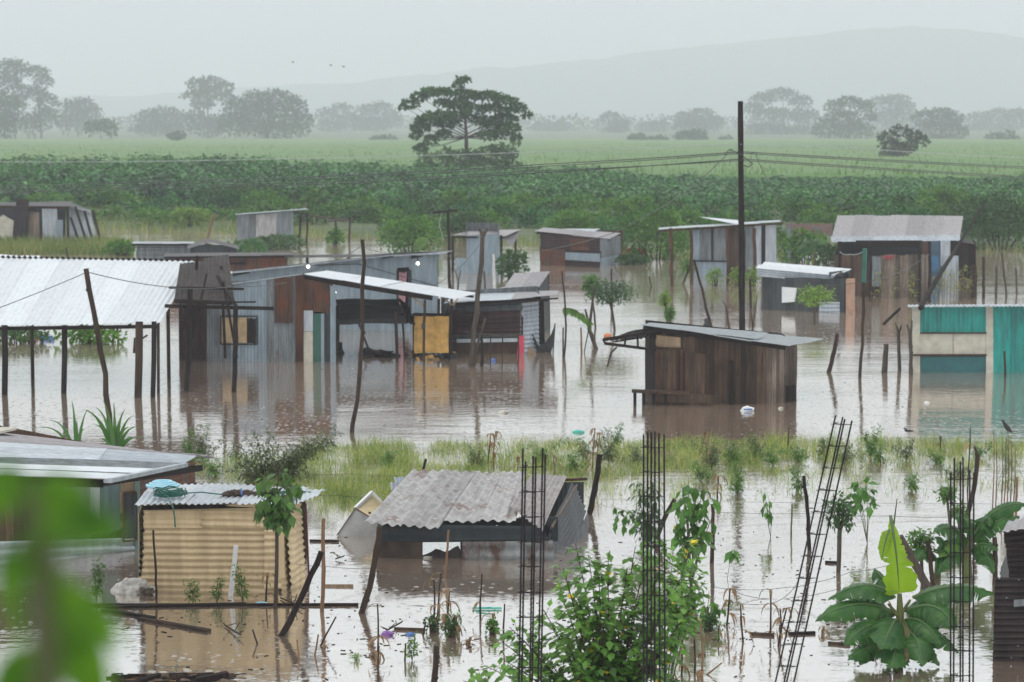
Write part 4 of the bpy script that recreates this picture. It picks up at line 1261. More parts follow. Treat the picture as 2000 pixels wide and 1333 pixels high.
# ---------- 9. maroon far shack
def far_maroon():
    pl = wallplane(1056, 518, 1172, 523); p2 = wallplane(1172, 523, 1212, 512)
    t = Thing('far_maroon_shack', 'far maroon and grey shack with low mauve roof in the open water', 'shack', G(1130, 521))
    mb = MB(); mb.sheets(*P4(pl, [(1056, 456), (1172, 466), (1172, 540), (1056, 535)], 0), 3, along='u', seed=1, pitch=.12); t.part('wall', mb, M['rust_red'])
    mb = MB(); mb.corr(*P4(pl, [(1104, 493), (1172, 496), (1172, 512), (1104, 508)], .05), along='u', seed=2); t.part('lower_sheet', mb, M['zinc_blue'])
    mb = MB(); mb.corr(*P4(pl, [(1056, 486), (1104, 488), (1104, 535), (1056, 535)], .05), along='u', seed=3); t.part('lower_sheet', mb, M['rust'])
    mb = MB(); mb.planks(*P4(pl, [(1113, 466), (1150, 468), (1150, 490), (1113, 489)], .08), w=.2, along='u'); t.part('board_patch', mb, M['wood_red'])
    mb = MB(); mb.sheets(*P4(p2, [(1172, 466), (1212, 462), (1212, 525), (1172, 540)], 0), 2, seed=4); t.part('end_wall', mb, M['zinc_dull'])
    mb = MB(); mb.sheets(*P4(p2, [(1172, 505), (1205, 498), (1205, 525), (1172, 540)], .05), 2, along='u', seed=4); t.part('end_sheet', mb, M['zinc_blue'])
    A, B = pl.at(1056, 518), p2.at(1212, 512); d = Vector((.3, 3.6, 0))
    mb = MB(); vwall(mb, A, A + d, 1.5, 1.5); vwall(mb, A + d, B + d * .6, 1.5, 1.4); vwall(mb, B, B + d * .6, 1.4, 1.4); t.part('rear_walls', mb, M['rust'])
    Y = A.y - .3
    mb = MB(); mb.sheets(V(1062, 445, Y + 4), V(1212, 456, Y + 3), V(1190, 467, Y - .3), V(1044, 452, Y), 4, seed=8, jit=.03); t.part('roof', mb, M['zinc_pink'])
    mb = MB(); mb.corr(V(1100, 447, Y + 4.2), V(1172, 447, Y + 4.3), V(1160, 453, Y + 3), V(1098, 451, Y + 3), seed=9); t.part('roof_sheet', mb, M['zinc_pale'])
    mb = MB(); mb.beam(V(1046, 455, Y + .2), V(1190, 469, Y - .1), .06); t.part('eave_beam', mb, M['wood_dark'])
far_maroon()
def red_tarp():
    p = G(1240, 503); mb = MB(); mb.box(p + Vector((0, 0, .22)), 1.0, .8, .5, .2); mb.box(p + Vector((-1.05, 0, .2)), .35, .5, .45, -.2)
    solo('red_tarp', mb, M['red'], 'faded red tarp bundle at the water edge right of the far maroon shack', 'tarp')
red_tarp()

# ---------- 10. far grey lean-to left of centre
def far_leanto():
    pl = wallplane(466, 474, 575, 478)
    t = Thing('far_lean_to', 'far grey corrugated lean to with a long pole porch', 'lean to', G(530, 476))
    mb = MB(); mb.sheets(*P4(pl, [(464, 420), (572, 413), (572, 492), (464, 492)], 0), 5, seed=1); t.part('wall', mb, M['zinc_dull'])
    mb = MB(); hsheet(mb, pl, [(500, 420), (540, 417), (540, 490), (500, 490)], .05, seed=3); t.part('wall_panel', mb, M['zinc_old'])
    A, B = pl.at(464, 474), pl.at(572, 478); d = back(pl.p, 4); z = 1.9
    mb = MB(); vwall(mb, A, A + d, 1.6, 1.4); vwall(mb, B, B + d, 1.7, 1.5); vwall(mb, A + d, B + d, 1.4, 1.5); t.part('rear_walls', mb, M['zinc_dull'])
    n0, n1 = pl.at(460, 420, .3), pl.at(602, 409, .3); up = d * 1.1 + Vector((0, 0, -.14))
    mb = MB(); mb.sheets(n0 + up, n1 + up, n1, n0, 5, seed=2); t.part('roof', mb, M['zinc_pale'])
    Y = A.y
    mb = MB(); mb.tube([V(575, 414, Y), V(620, 424, Y), V(690, 432, Y + 1)], .05, 5); t.part('porch_rail', mb, M['bark_grey']); mb = MB(); mb.tube([V(640, 433, Y + 3), V(690, 430, Y + 3)], .05, 5); t.part('porch_rail', mb, M['bark_grey'])
    for x0, y0, x1, y1 in [(588, 420, 583, 476), (600, 418, 598, 474), (655, 430, 656, 478), (683, 425, 681, 474)]:
        mb = MB(); mb.tube(pole_pts(x0, y0, x1, y1, bend=.2), .06, 6); t.part('post', mb, M['bark'])
far_leanto()

# ---------- 11. far left broken shack
def far_left():
    pl = wallplane(-20, 478, 132, 478)
    Y = pl.p.y
    t = Thing('broken_shack', 'broken shack of mismatched boards and ribbed sheets behind the grassy spit, far left', 'shack', G(70, 478))
    mb = MB(); mb.slab(*P4(pl, [(-20, 400), (128, 402), (128, 490), (-20, 490)], -.4), .03); t.part('inner_dark_fill', mb, M['zinc_dark'])
    mb = MB(); mb.slab(*P4(pl, [(-20, 438), (6, 420), (27, 432), (22, 490)], .1), .04); t.part('board', mb, M['cream'], label='pale leaning board')
    mb = MB(); mb.corr(*P4(pl, [(32, 388), (57, 390), (48, 482), (26, 482)], .25), pitch=.1, seed=2); t.part('sheet', mb, M['rust_dark'], label='tall dark rusty sheet')
    mb = MB(); mb.planks(*P4(pl, [(56, 414), (78, 415), (80, 485), (52, 485)], .05)); t.part('boards', mb, M['wood_grey'])
    mb = MB(); mb.corr(*P4(pl, [(82, 405), (111, 406), (115, 485), (84, 485)], .1), seed=4, pitch=.5, amp=.01); t.part('sheet', mb, M['zinc'], label='upright grey sheet')
    mb = MB(); mb.corr(*P4(pl, [(109, 430), (123, 430), (123, 482), (109, 485)], .15), seed=5, pitch=.5, amp=.01); t.part('sheet', mb, M['zinc_blue'])
    mb = MB(); mb.corr(V(132, 404, Y + .1), V(176, 412, Y + 1.5), V(192, 478, Y + 1.5), V(132, 478, Y + .1), along='u', pitch=.13, amp=.018, seed=6); t.part('end_wall', mb, M['zinc_pale'])
    mb = MB(); mb.sheets(V(-30, 396, Y + 3), V(140, 394, Y + 3), V(140, 404, Y - .3), V(-30, 402, Y - .3), 4, seed=7); mb.sheets(V(138, 396, Y + 3), V(180, 412, Y + 3.5), V(178, 420, Y + .8), V(138, 404, Y - .3), 2, seed=9)
    t.part('roof', mb, M['rust_dark'])
    for i, (x0, y0, x1, y1) in enumerate([(132, 404, 133, 485), (138, 425, 155, 474), (147, 404, 170, 476), (165, 412, 182, 476), (181, 412, 196, 470)]):
        mb = MB(); mb.tube([V(x1, y1, Y - .1 - .1 * i), V(x0, y0, Y - .1)], .07, 6); t.part('prop_pole', mb, M['wood_dark'])
    mb = MB(); mb.beam(V(-30, 404, Y - .1), V(135, 406, Y - .1), .1, .14); t.part('eave_beam', mb, M['wood_red'])
far_left()

# ---------- 12. brown board house with zinc roof
def board_house():
    pl = wallplane(1281, 788, 1496, 790); p2 = wallplane(1496, 790, 1556, 784)
    t = Thing('board_house', 'brown wooden board house with flat zinc roof standing alone in the flood', 'house', G(1420, 788))
    q = P4(pl, [(1281, 652), (1498, 672), (1497, 820), (1282, 820)], 0)
    mb = MB(); mb.planks(*q, w=.13, seed=2, jit=.02); t.part('wall', mb, M['wood'])
    mb = MB(); mb.planks(*P4(pl, [(1281, 655), (1330, 660), (1330, 680), (1281, 678)], .04), w=.3, along='u', seed=5); t.part('lintel_board', mb, M['wood_pale'])
    mb = MB(); mb.planks(*P4(pl, [(1286, 684), (1328, 686), (1328, 765), (1286, 763)], .05), w=.12, seed=9); t.part('door', mb, M['wood'])
    mb = MB()
    for x in (1283, 1331): mb.beam(pl.at(x, 682, .06), pl.at(x, 790, .06), .07)
    t.part('door_frame', mb, M['wood_red'])
    mb = MB(); mb.planks(*P4(pl, [(1338, 688), (1388, 692), (1388, 775), (1338, 772)], .035), w=.15, seed=11); t.part('board_patch', mb, M['wood'])
    mb = MB(); mb.tube([pl.at(1429, 705, .12), pl.at(1427, 752, .12), pl.at(1430, 830, .12)], [.05, .06, .05], 7); t.part('prop_post', mb, M['wood_dark'])
    mb = MB(); mb.planks(*P4(p2, [(1498, 672), (1557, 674), (1555, 815), (1497, 820)], 0), w=.09, seed=4, jit=.015); t.part('end_wall', mb, M['wood_grey'])
    mb = MB(); mb.planks(*P4(p2, [(1535, 755), (1555, 752), (1555, 815), (1535, 818)], .02), w=.09, seed=5); t.part('end_patch', mb, M['wood_dark'])
    A, B = pl.at(1281, 788), p2.at(1556, 784); d = Vector((-.1, 3.0, 0))
    mb = MB(); vwall(mb, A, A + d, 1.7, 1.8); vwall(mb, B, B + d * .85, 1.35, 1.45); vwall(mb, A + d, B + d * .85, 1.8, 1.45); t.part('rear_walls', mb, M['wood_dark'])
    Y = A.y - .25
    n0, n1 = V(1250, 634, Y + .2), V(1538, 676, Y - .3)
    f0, f1 = V(1295, 632, Y + 3.0), V(1608, 664, Y + 3.1)
    mb = MB(); mb.sheets(f0, f1, n1, n0, 4, pitch=.09, amp=.007, seed=21, jit=.03, dent=.03); t.part('roof', mb, M['zinc_mid'])
    mb = MB(); mb.corr(V(1268, 631, Y + 1.6), V(1500, 650, Y + 1.6), V(1480, 663, Y + .3), V(1258, 637, Y + .4), pitch=.09, amp=.006, seed=25, dent=.02, along='u'); 
    t.part('top_sheet', mb, M['zinc_mid'])
    mb = MB(); mb.beam(V(1256, 640, Y + .2), V(1534, 680, Y), .05, .10); t.part('eave_beam', mb, M['wood_dark'])
    # ragged porch on the left
    mb = MB(); mb.corr(V(1256, 642, Y + 1.6), V(1282, 642, Y + 1.6), V(1282, 660, Y - .1), V(1178, 664, Y - .1), pitch=.12, amp=.015, dent=.05, rag=.05, seed=8); 
    t.part('porch_roof', mb, M['wood_dark'])
    mb = MB(); mb.beam(V(1178, 663, Y), V(1282, 648, Y), .06, .06); mb.beam(V(1180, 671, Y), V(1282, 684, Y), .05, .07); mb.beam(V(1178, 663, Y), V(1182, 672, Y), .05)
    mb.beam(V(1222, 657, Y), V(1220, 676, Y), .05); mb.beam(V(1245, 654, Y), V(1246, 680, Y), .05); mb.beam(V(1270, 650, Y), V(1270, 684, Y), .06); mb.beam(V(1200, 668, Y), V(1250, 660, Y), .04)
    t.part('porch_frame', mb, M['wood_dark'])
    mb = MB(); mb.tube([V(1205, 678, Y), V(1193, 690, Y), V(1186, 717, Y)], .025, 5); t.part('hanging_scrap', mb, M['charcoal'])
    # bench along the wall
    mb = MB(); mb.beam(pl.at(1234, 764, .35), pl.at(1345, 768, .35), .30, .06, up=(0, 0, 1)); mb.beam(pl.at(1280, 776, .33), pl.at(1395, 780, .33), .05, .22); t.part('bench_plank', mb, M['wood'])
    for x in (1240, 1257, 1276, 1300):
        mb = MB(); mb.beam(pl.at(x, 768, .35), pl.at(x, 815, .35), .075); t.part('bench_leg', mb, M['wood_dark'])
board_house()

# ---------- 13. tall zinc shack with lean roof
def tall_zinc():
    pl = wallplane(1352, 540, 1516, 540)
    t = Thing('tall_zinc_shack', 'tall zinc shack with a thin lean to roof behind the utility pole', 'shack', G(1430, 540))
    zb = 560
    for x0, x1, y0, m, s, o in [(1352, 1366, 446, 'zinc_blue', 1, 0), (1366, 1389, 445, 'zinc_dull', 2, -.03), (1389, 1394, 444, 'rust_dark', 3, -.1), (1393, 1419, 443, 'zinc_dull', 4, .02), (1456, 1475, 440, 'zinc_dull', 6, 0)]:
        mb = MB(); hsheet(mb, pl, [(x0, y0), (x1, y0), (x1, zb), (x0, zb)], o, seed=s); t.part('wall_panel', mb, M[m])
    mb = MB(); hsheet(mb, pl, [(1352, 512), (1422, 512), (1422, zb), (1352, zb)], .05, seed=9); t.part('low_sheet', mb, M['zinc_blue'])
    mb = MB(); hsheet(mb, pl, [(1474, 438), (1487, 437), (1487, zb), (1474, zb)], .04, seed=9); t.part('wall_panel', mb, M['zinc_pale'])
    mb = MB(); hsheet(mb, pl, [(1486, 438), (1496, 437), (1496, zb), (1486, zb)], -.05, seed=9); t.part('wall_panel', mb, M['rust_dark'])
    mb = MB(); hsheet(mb, pl, [(1495, 437), (1516, 436), (1516, zb), (1495, zb)], .04, seed=11); t.part('wall_panel', mb, M['zinc_pale'])
    mb = MB(); mb.planks(*P4(pl, [(1420, 442), (1446, 441), (1446, zb), (1420, zb)], -.15), w=.2); t.part('boards', mb, M['wood'])
    mb = MB(); mb.beam(pl.at(1352, 510, .08), pl.at(1422, 511, .08), .05); t.part('rail', mb, M['wood_dark'])
    for x in (1310, 1349, 1420, 1473):
        mb = MB(); mb.tube(pole_pts(x, 446, x + 1, 556 if x > 1320 else 560, bend=.1), .07, 6); t.part('post', mb, M['wood_red'])
    A, B = pl.at(1352, 540), pl.at(1516, 540); d = back(pl.p, 3.5)
    mb = MB(); vwall(mb, A, A + d, 1.9, 1.8); vwall(mb, B, B + d, 1.9, 1.8); vwall(mb, A + d, B + d, 1.8, 1.8); t.part('rear_walls', mb, M['zinc_dull'])
    n0, n1 = pl.at(1286, 449, .4), pl.at(1525, 434, .4); up = d * 1.15 + Vector((0, 0, -.10))
    mb = MB(); mb.sheets(n0 + up, n1 + up, n1, n0, 6, seed=12, jit=.02); t.part('roof', mb, M['zinc_pale'])
    mb = MB(); mb.corr(pl.at(1366, 424, -4), pl.at(1448, 431, -4), pl.at(1446, 440, -.5), pl.at(1425, 436, -.8), seed=3); t.part('upper_roof', mb, M['white_roof'])
    mb = MB(); mb.beam(n0 + Vector((0, .1, -.07)), n1 + Vector((0, .1, -.07)), .05, .08); t.part('eave_beam', mb, M['wood_red'])
tall_zinc()

# ---------- 14. low shack with curled white roof
def curled_roof():
    pl = wallplane(1490, 605, 1660, 612)
    t = Thing('low_dark_shack', 'low dark shack under a curled bright zinc roof, right of the pole', 'shack', G(1580, 610))
    mb = MB(); mb.planks(*P4(pl, [(1490, 540), (1650, 545), (1650, 640), (1490, 640)], 0), w=.25, seed=1); t.part('wall', mb, M['zinc_dark'])
    mb = MB(); mb.slab(*P4(pl, [(1527, 561), (1556, 563), (1552, 590), (1527, 592)], .05), .04); t.part('white_panel', mb, M['white'])
    mb = MB(); hsheet(mb, pl, [(1600, 590), (1640, 590), (1640, 640), (1600, 640)], .06, along='u', pitch=.14, amp=.02); t.part('low_sheet', mb, M['zinc'])
    mb = MB(); mb.slab(*P4(pl, [(1652, 545), (1666, 545), (1666, 640), (1652, 640)], .02), .2); t.part('corner_pillar', mb, M['peach'])
    A, B = pl.at(1490, 605), pl.at(1660, 612); d = back(pl.p, 3)
    mb = MB(); vwall(mb, A, A + d, 1.2, 1.3); vwall(mb, B, B + d, 1.2, 1.3); vwall(mb, A + d, B + d, 1.3, 1.3); t.part('rear_walls', mb, M['zinc_dark'])
    Y = A.y - .4
    a, b = V(1490, 512, Y + 1.8), V(1660, 526, Y + 1.8); c, d_ = V(1632, 538, Y + .1), V(1478, 524, Y + .1)
    mb = MB(); mb.sheets(a, b, c, d_, 2, along='u', pitch=.12, amp=.012, seed=4); t.part('roof', mb, M['white_roof'])
    e, f = V(1618, 553, Y), V(1478, 540, Y)
    mb = MB(); mb.corr(d_, c, e, f, along='u', pitch=.10, amp=.03, seed=6, dent=.03); t.part('curled_edge', mb, M['zinc_pale'])
    mb = MB(); mb.slab(V(1620, 532, Y), V(1660, 527, Y + 1.7), V(1655, 545, Y + 1.2), V(1622, 552, Y + .1), .02); t.part('end_sheet', mb, M['zinc_dark'])
curled_roof()

# ---------- 15. brown shack with mauve roof
def mauve_house():
    pl = wallplane(1665, 578, 1815, 586)
    t = Thing('brown_shack', 'brown board shack with wide weathered mauve roof, right background', 'shack', G(1740, 582))
    mb = MB(); mb.planks(*P4(pl, [(1630, 498), (1720, 499), (1720, 610), (1630, 610)], 0), w=.18, seed=3); t.part('wall', mb, M['wood'])
    mb = MB(); mb.planks(*P4(pl, [(1720, 499), (1795, 498), (1795, 612), (1720, 612)], .02), w=.18, seed=4); t.part('wall', mb, M['wood_grey'])
    p2 = wallplane(1795, 586, 1816, 582)
    mb = MB(); mb.planks(*P4(p2, [(1795, 500), (1816, 497), (1816, 605), (1795, 610)], 0), w=.16, seed=4); t.part('end_wall', mb, M['wood_grey'])
    mb = MB(); mb.slab(*P4(pl, [(1636, 470), (1800, 470), (1800, 500), (1636, 500)], -1.2), .05); t.part('opening_shade_sheet', mb, M['black'])  # black sheet standing in for the shade behind the open front
    mb = MB(); hsheet(mb, pl, [(1697, 500), (1720, 502), (1720, 560), (1697, 560)], .06, seed=2); t.part('wall_sheet', mb, M['zinc_dull'])
    mb = MB(); mb.box(pl.at(1735, 503, .1), .35, .1, .13); t.part('red_box', mb, M['red'])
    mb = MB(); mb.planks(*P4(pl, [(1672, 470), (1800, 470), (1800, 484), (1672, 484)], -.2), w=.2, along='u'); t.part('gable_board', mb, M['wood_dark'])
    # back wing with blue door
    p3 = wallplane(1790, 545, 1910, 545)
    mb = MB(); mb.slab(*P4(p3, [(1800, 468), (1838, 468), (1838, 560), (1800, 560)], 0), .05); t.part('wall_panel', mb, M['dark_blue'])
    mb = MB(); mb.slab(*P4(p3, [(1814, 500), (1834, 500), (1834, 530), (1814, 530)], .05), .05); t.part('blue_door', mb, M['blue_board'])
    mb = MB(); mb.slab(*P4(p3, [(1837, 466), (1856, 466), (1856, 520), (1837, 520)], .06), .04); t.part('pale_panel', mb, M['zinc_pale'])
    mb = MB(); mb.slab(*P4(p3, [(1840, 500), (1872, 500), (1872, 560), (1840, 560)], .10), .04); t.part('pale_panel', mb, M['zinc'])
    mb = MB(); mb.planks(*P4(p3, [(1856, 468), (1902, 472), (1902, 560), (1856, 560)], 0), w=.2, seed=8); t.part('wing_wall', mb, M['wood_dark'])
    A, B = pl.at(1630, 576), p3.at(1905, 545)
    d = back(A, 5.5) + Vector((.2, 0, 0)); e = back(B, 2)
    mb = MB(); vwall(mb, A, A + d, 1.6, 1.9); vwall(mb, A + d, B + e, 1.9, 1.5); vwall(mb, B, B + e, 1.5, 1.5); t.part('rear_walls', mb, M['rust'])
    Y = A.y - .3
    a, b = V(1637, 421, Y + 6.0), V(1880, 422, Y + 6.0); c, d_ = V(1873, 466, Y + 1.0), V(1624, 469, Y + 1.0)
    mb = MB(); mb.sheets(a, b, c, d_, 7, pitch=.1, amp=.012, seed=31, jit=.012, lift=.01); t.part('roof', mb, M['zinc_pink'])
    mb = MB(); mb.sheets(d_ + Vector((0, .1, .12)), c + Vector((0, .1, .12)), c + Vector((-.05, -.5, -.06)), d_ + Vector((-.05, -.5, -.06)), 6, pitch=.1, amp=.012, seed=33, jit=.02); t.part('eave_sheets', mb, M['zinc'])
    mb = MB(); mb.sheets(V(1868, 464, Y + 5), V(1895, 470, Y + 5), V(1905, 478, Y + 3), V(1868, 472, Y + 1), 2, seed=3); t.part('wing_roof', mb, M['rust_dark'])
    for x in (1640, 1700, 1796, 1816):
        mb = MB(); mb.tube(pole_pts(x, 472, x, 590), .06, 6); t.part('post', mb, M['wood_dark'])
mauve_house()

# ---------- 16. teal kiosk
def teal_kiosk():
    pl = wallplane(1786, 728, 2000, 728)
    t = Thing('teal_building', 'teal and cream building with shutter window, at the right edge', 'building', G(1890, 728))
    mb = MB()
    for x0, x1 in ((1783, 1797), (1926, 1940)):
        mb = MB(); mb.slab(*P4(pl, [(x0, 598), (x1, 598), (x1, 760), (x0, 760)], .03), .12)
        t.part('pillar', mb, M['cream'])
    mb = MB(); mb.corr(*P4(pl, [(1796, 600), (1927, 600), (1927, 652), (1796, 652)], -.02), pitch=.12, amp=.012, seed=1); t.part('upper_panel', mb, M['teal'])
    mb = MB()
    mb.slab(*P4(pl, [(1797, 652), (1861, 652), (1861, 692), (1797, 692)], .0), .06); mb.slab(*P4(pl, [(1862, 652), (1926, 652), (1926, 692), (1862, 692)], .0), .06); t.part('cream_panel', mb, M['cream'])
    mb = MB(); mb.beam(pl.at(1797, 651, .04), pl.at(1927, 651, .04), .03, .04); mb.beam(pl.at(1783, 694, .04), pl.at(1927, 694, .04), .03, .05); t.part('sill', mb, M['wood'])
    mb = MB(); mb.slab(*P4(pl, [(1797, 697), (1926, 697), (1926, 760), (1797, 760)], -.03), .05); t.part('lower_panel', mb, M['teal_dim'])
    mb = MB(); mb.sheets(*P4(pl, [(1939, 598), (2085, 598), (2085, 760), (1939, 760)], .02), 4, pitch=.14, amp=.016, seed=5); t.part('door_panel', mb, M['teal'])
    A, B = pl.at(1784, 728, -.1), pl.at(2085, 728); d = back(A, 4) + Vector((.15, 0, 0)); z = pl.at(1783, 598).z
    mb = MB(); vwall(mb, A, A + d, z - .05, z - .45); vwall(mb, B, B + d, z - .05, z - .45); vwall(mb, A + d, B + d, z - .45, z - .45); t.part('rear_walls', mb, M['teal'])
    n0, n1 = pl.at(1773, 598, .35), pl.at(2095, 596, .35)
    mb = MB(); mb.sheets(n0 + Vector((.8, 4.6, -.38)), n1 + Vector((.9, 4.6, -.38)), n1, n0, 6, pitch=.11, amp=.014, seed=7, jit=.01); t.part('roof', mb, M['zinc'])
    mb = MB(); mb.corr(n0 + Vector((0, .02, .03)), n1 + Vector((0, .02, .03)), n1 + Vector((0, -.02, -.03)), n0 + Vector((0, -.02, -.03)), pitch=.11, amp=.02, seed=3); t.part('roof_edge', mb, M['zinc_pale'])
    mb = MB(); mb.beam(n0 + Vector((-.2, .1, -.08)), n0 + Vector((-.75, -.6, -.45)), .05, .06); t.part('rafter_end', mb, M['wood_dark'])
teal_kiosk()

# ---------- 17. little white house behind plants
def white_hut():
    pl = wallplane(1540, 508, 1605, 508)
    t = Thing('little_white_house', 'little white house with dark low roof, half hidden by plants', 'house', G(1575, 508))
    mb = MB(); mb.slab(*P4(pl, [(1548, 462), (1600, 462), (1600, 520), (1548, 520)], 0), .1); t.part('wall', mb, M['white'])
    mb = MB(); mb.slab(*P4(pl, [(1545, 492), (1558, 492), (1558, 520), (1545, 520)], .06), .04); t.part('window', mb, M['charcoal'])
    mb = MB(); mb.corr(V(1530, 437, YG(508) + 3), V(1626, 437, YG(508) + 3), V(1625, 460, YG(508) - .3), V(1560, 458, YG(508) - .3), seed=3); t.part('roof', mb, M['rust'])
    A, B = pl.at(1548, 508), pl.at(1600, 508); d = Vector((0, 3, 0))
    mb = MB(); vwall(mb, A, A + d, 1.5, 1.6); vwall(mb, B, B + d, 1.5, 1.6); vwall(mb, A + d, B + d, 1.6, 1.6); t.part('rear_walls', mb, M['zinc_dull'])
white_hut()

# ================================================================== near shacks
# left shack with mixed grey roof
def left_near():
    t = Thing('grey_roof_shack', 'near shack with patched grey corrugated roof behind the blurred leaves, left', 'shack', G(180, 1110))
    # front wall runs from the left edge to the corner at px 275, side wall goes back to px 378
    c0 = G(-130, 1120); c1 = G(262, 1075); c2 = G(380, 1000)
    def zt(px, py, P): return V(px, py, P.y).z
    z0 = zt(-130, 950, c0); z1 = zt(262, 925, c1); z2 = zt(380, 905, c2)
    plF = plane3(c0, c1, c0 + Vector((0, 0, 1))); plS = plane3(c1, c2, c1 + Vector((0, 0, 1)))
    mb = MB(); mb.slab(*P4(plF, [(-130, 950), (262, 935), (262, 1075), (-130, 1080)], -.05), .03); t.part('inner_dark_fill', mb, M['zinc_dark'])
    mb = MB(); mb.corr(*P4(plF, [(-130, 1062), (270, 1050), (270, 1150), (-130, 1190)], .04), along='u', pitch=.17, amp=.022, seed=2); t.part('low_sheet', mb, M['zinc'])
    mb = MB(); mb.planks(*P4(plF, [(-130, 950), (60, 945), (60, 1065), (-130, 1065)], .02), w=.2, seed=3); t.part('boards', mb, M['wood'])
    mb = MB(); hsheet(mb, plF, [(95, 955), (178, 950), (178, 1055), (95, 1060)], .02, pitch=.6, amp=.01); t.part('wall_sheet', mb, M['zinc_dull'])
    mb = MB(); mb.slab(*P4(plF, [(177, 942), (195, 941), (195, 1040), (177, 1045)], .05), .05); t.part('door_post', mb, M['zinc'])
    mb = MB(); hsheet(mb, plF, [(195, 945), (238, 940), (238, 1035), (195, 1045)], .01, pitch=.5, amp=.02, seed=5); t.part('wall_sheet', mb, M['teal_old'])
    mb = MB(); mb.planks(*P4(plF, [(236, 930), (262, 928), (262, 1030), (236, 1032)], .03), w=.16, along='u', seed=6); t.part('boards', mb, M['wood_pale'])
    mb = MB(); q = P4(plF, [(241, 964), (266, 962), (266, 1055), (241, 1058)], .07)
    for i, j in ((0, 1), (1, 2), (2, 3), (3, 0)): mb.beam(q[i], q[j], .03)
    w = t.part('window_frame', mb, M['wood'])
    mb = MB(); mb.slab(*P4(plF, [(242, 965), (265, 963), (265, 1055), (242, 1057)], .055), .01); t.part('window_pane', mb, M['zinc_dark'], parent=w)
    mb = MB(); mb.beam(plF.at(268, 925, .05), plF.at(268, 1110, .05), .07); t.part('corner_post', mb, M['teal_old'])
    mb = MB(); mb.sheets(*P4(plS, [(268, 925), (382, 903), (382, 1020), (268, 1080)], .02), 3, along='u', pitch=.12, amp=.014, seed=8); t.part('side_wall', mb, M['rust'])
    mb = MB(); A = c0 + Vector((0, 5, 0)); vwall(mb, c2, A, z2, z0 + .3); t.part('rear_walls', mb, M['rust'])
    # roof: near edge rises to the left; four tone sheets
    ridge0, ridge1 = V(-120, 820, c2.y + 1.5), V(425, 900, c2.y + .8)
    e0, e1 = V(-140, 945, c0.y - .6), V(205, 935, c1.y - .5)
    # upper dark band, middle grey, lower bright
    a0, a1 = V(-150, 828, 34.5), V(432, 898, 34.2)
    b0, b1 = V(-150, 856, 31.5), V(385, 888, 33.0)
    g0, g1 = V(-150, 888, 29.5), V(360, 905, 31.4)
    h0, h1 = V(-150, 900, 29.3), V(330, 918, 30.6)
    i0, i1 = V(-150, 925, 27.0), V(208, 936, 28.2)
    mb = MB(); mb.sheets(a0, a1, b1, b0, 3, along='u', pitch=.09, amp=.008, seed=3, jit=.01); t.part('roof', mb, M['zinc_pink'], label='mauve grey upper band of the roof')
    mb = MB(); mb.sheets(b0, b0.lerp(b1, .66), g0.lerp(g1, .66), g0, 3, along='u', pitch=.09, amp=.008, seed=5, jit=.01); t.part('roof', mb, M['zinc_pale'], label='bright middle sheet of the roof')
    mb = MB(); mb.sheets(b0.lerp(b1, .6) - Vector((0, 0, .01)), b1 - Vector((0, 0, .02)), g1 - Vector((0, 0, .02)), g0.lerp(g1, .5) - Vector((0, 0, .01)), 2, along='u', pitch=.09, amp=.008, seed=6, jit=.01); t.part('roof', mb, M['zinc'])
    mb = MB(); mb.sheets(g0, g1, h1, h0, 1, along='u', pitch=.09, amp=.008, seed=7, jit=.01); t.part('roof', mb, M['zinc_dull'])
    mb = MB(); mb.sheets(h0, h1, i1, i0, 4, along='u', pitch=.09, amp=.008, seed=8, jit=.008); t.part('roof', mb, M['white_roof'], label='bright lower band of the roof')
    mb = MB(); mb.beam(i1 + Vector((0, .05, -.03)), g1 + Vector((0, .05, -.03)), .09, .05); t.part('gutter', mb, M['zinc'])
    mb = MB(); mb.beam(i0 + Vector((0, .3, -.1)), i1 + Vector((-.1, .3, -.1)), .07, .09); mb.beam(i1 + Vector((-.2, .4, -.12)), a1 + Vector((-.3, .0, -.12)), .07, .08); t.part('eave_beam', mb, M['wood_dark'])
    mb = MB(); mb.slab(V(-20, 838, 34.3), V(5, 834, 34.3), V(32, 836, 33.8), V(-20, 848, 33.2), .03); t.part('top_board', mb, M['cream'])
left_near()

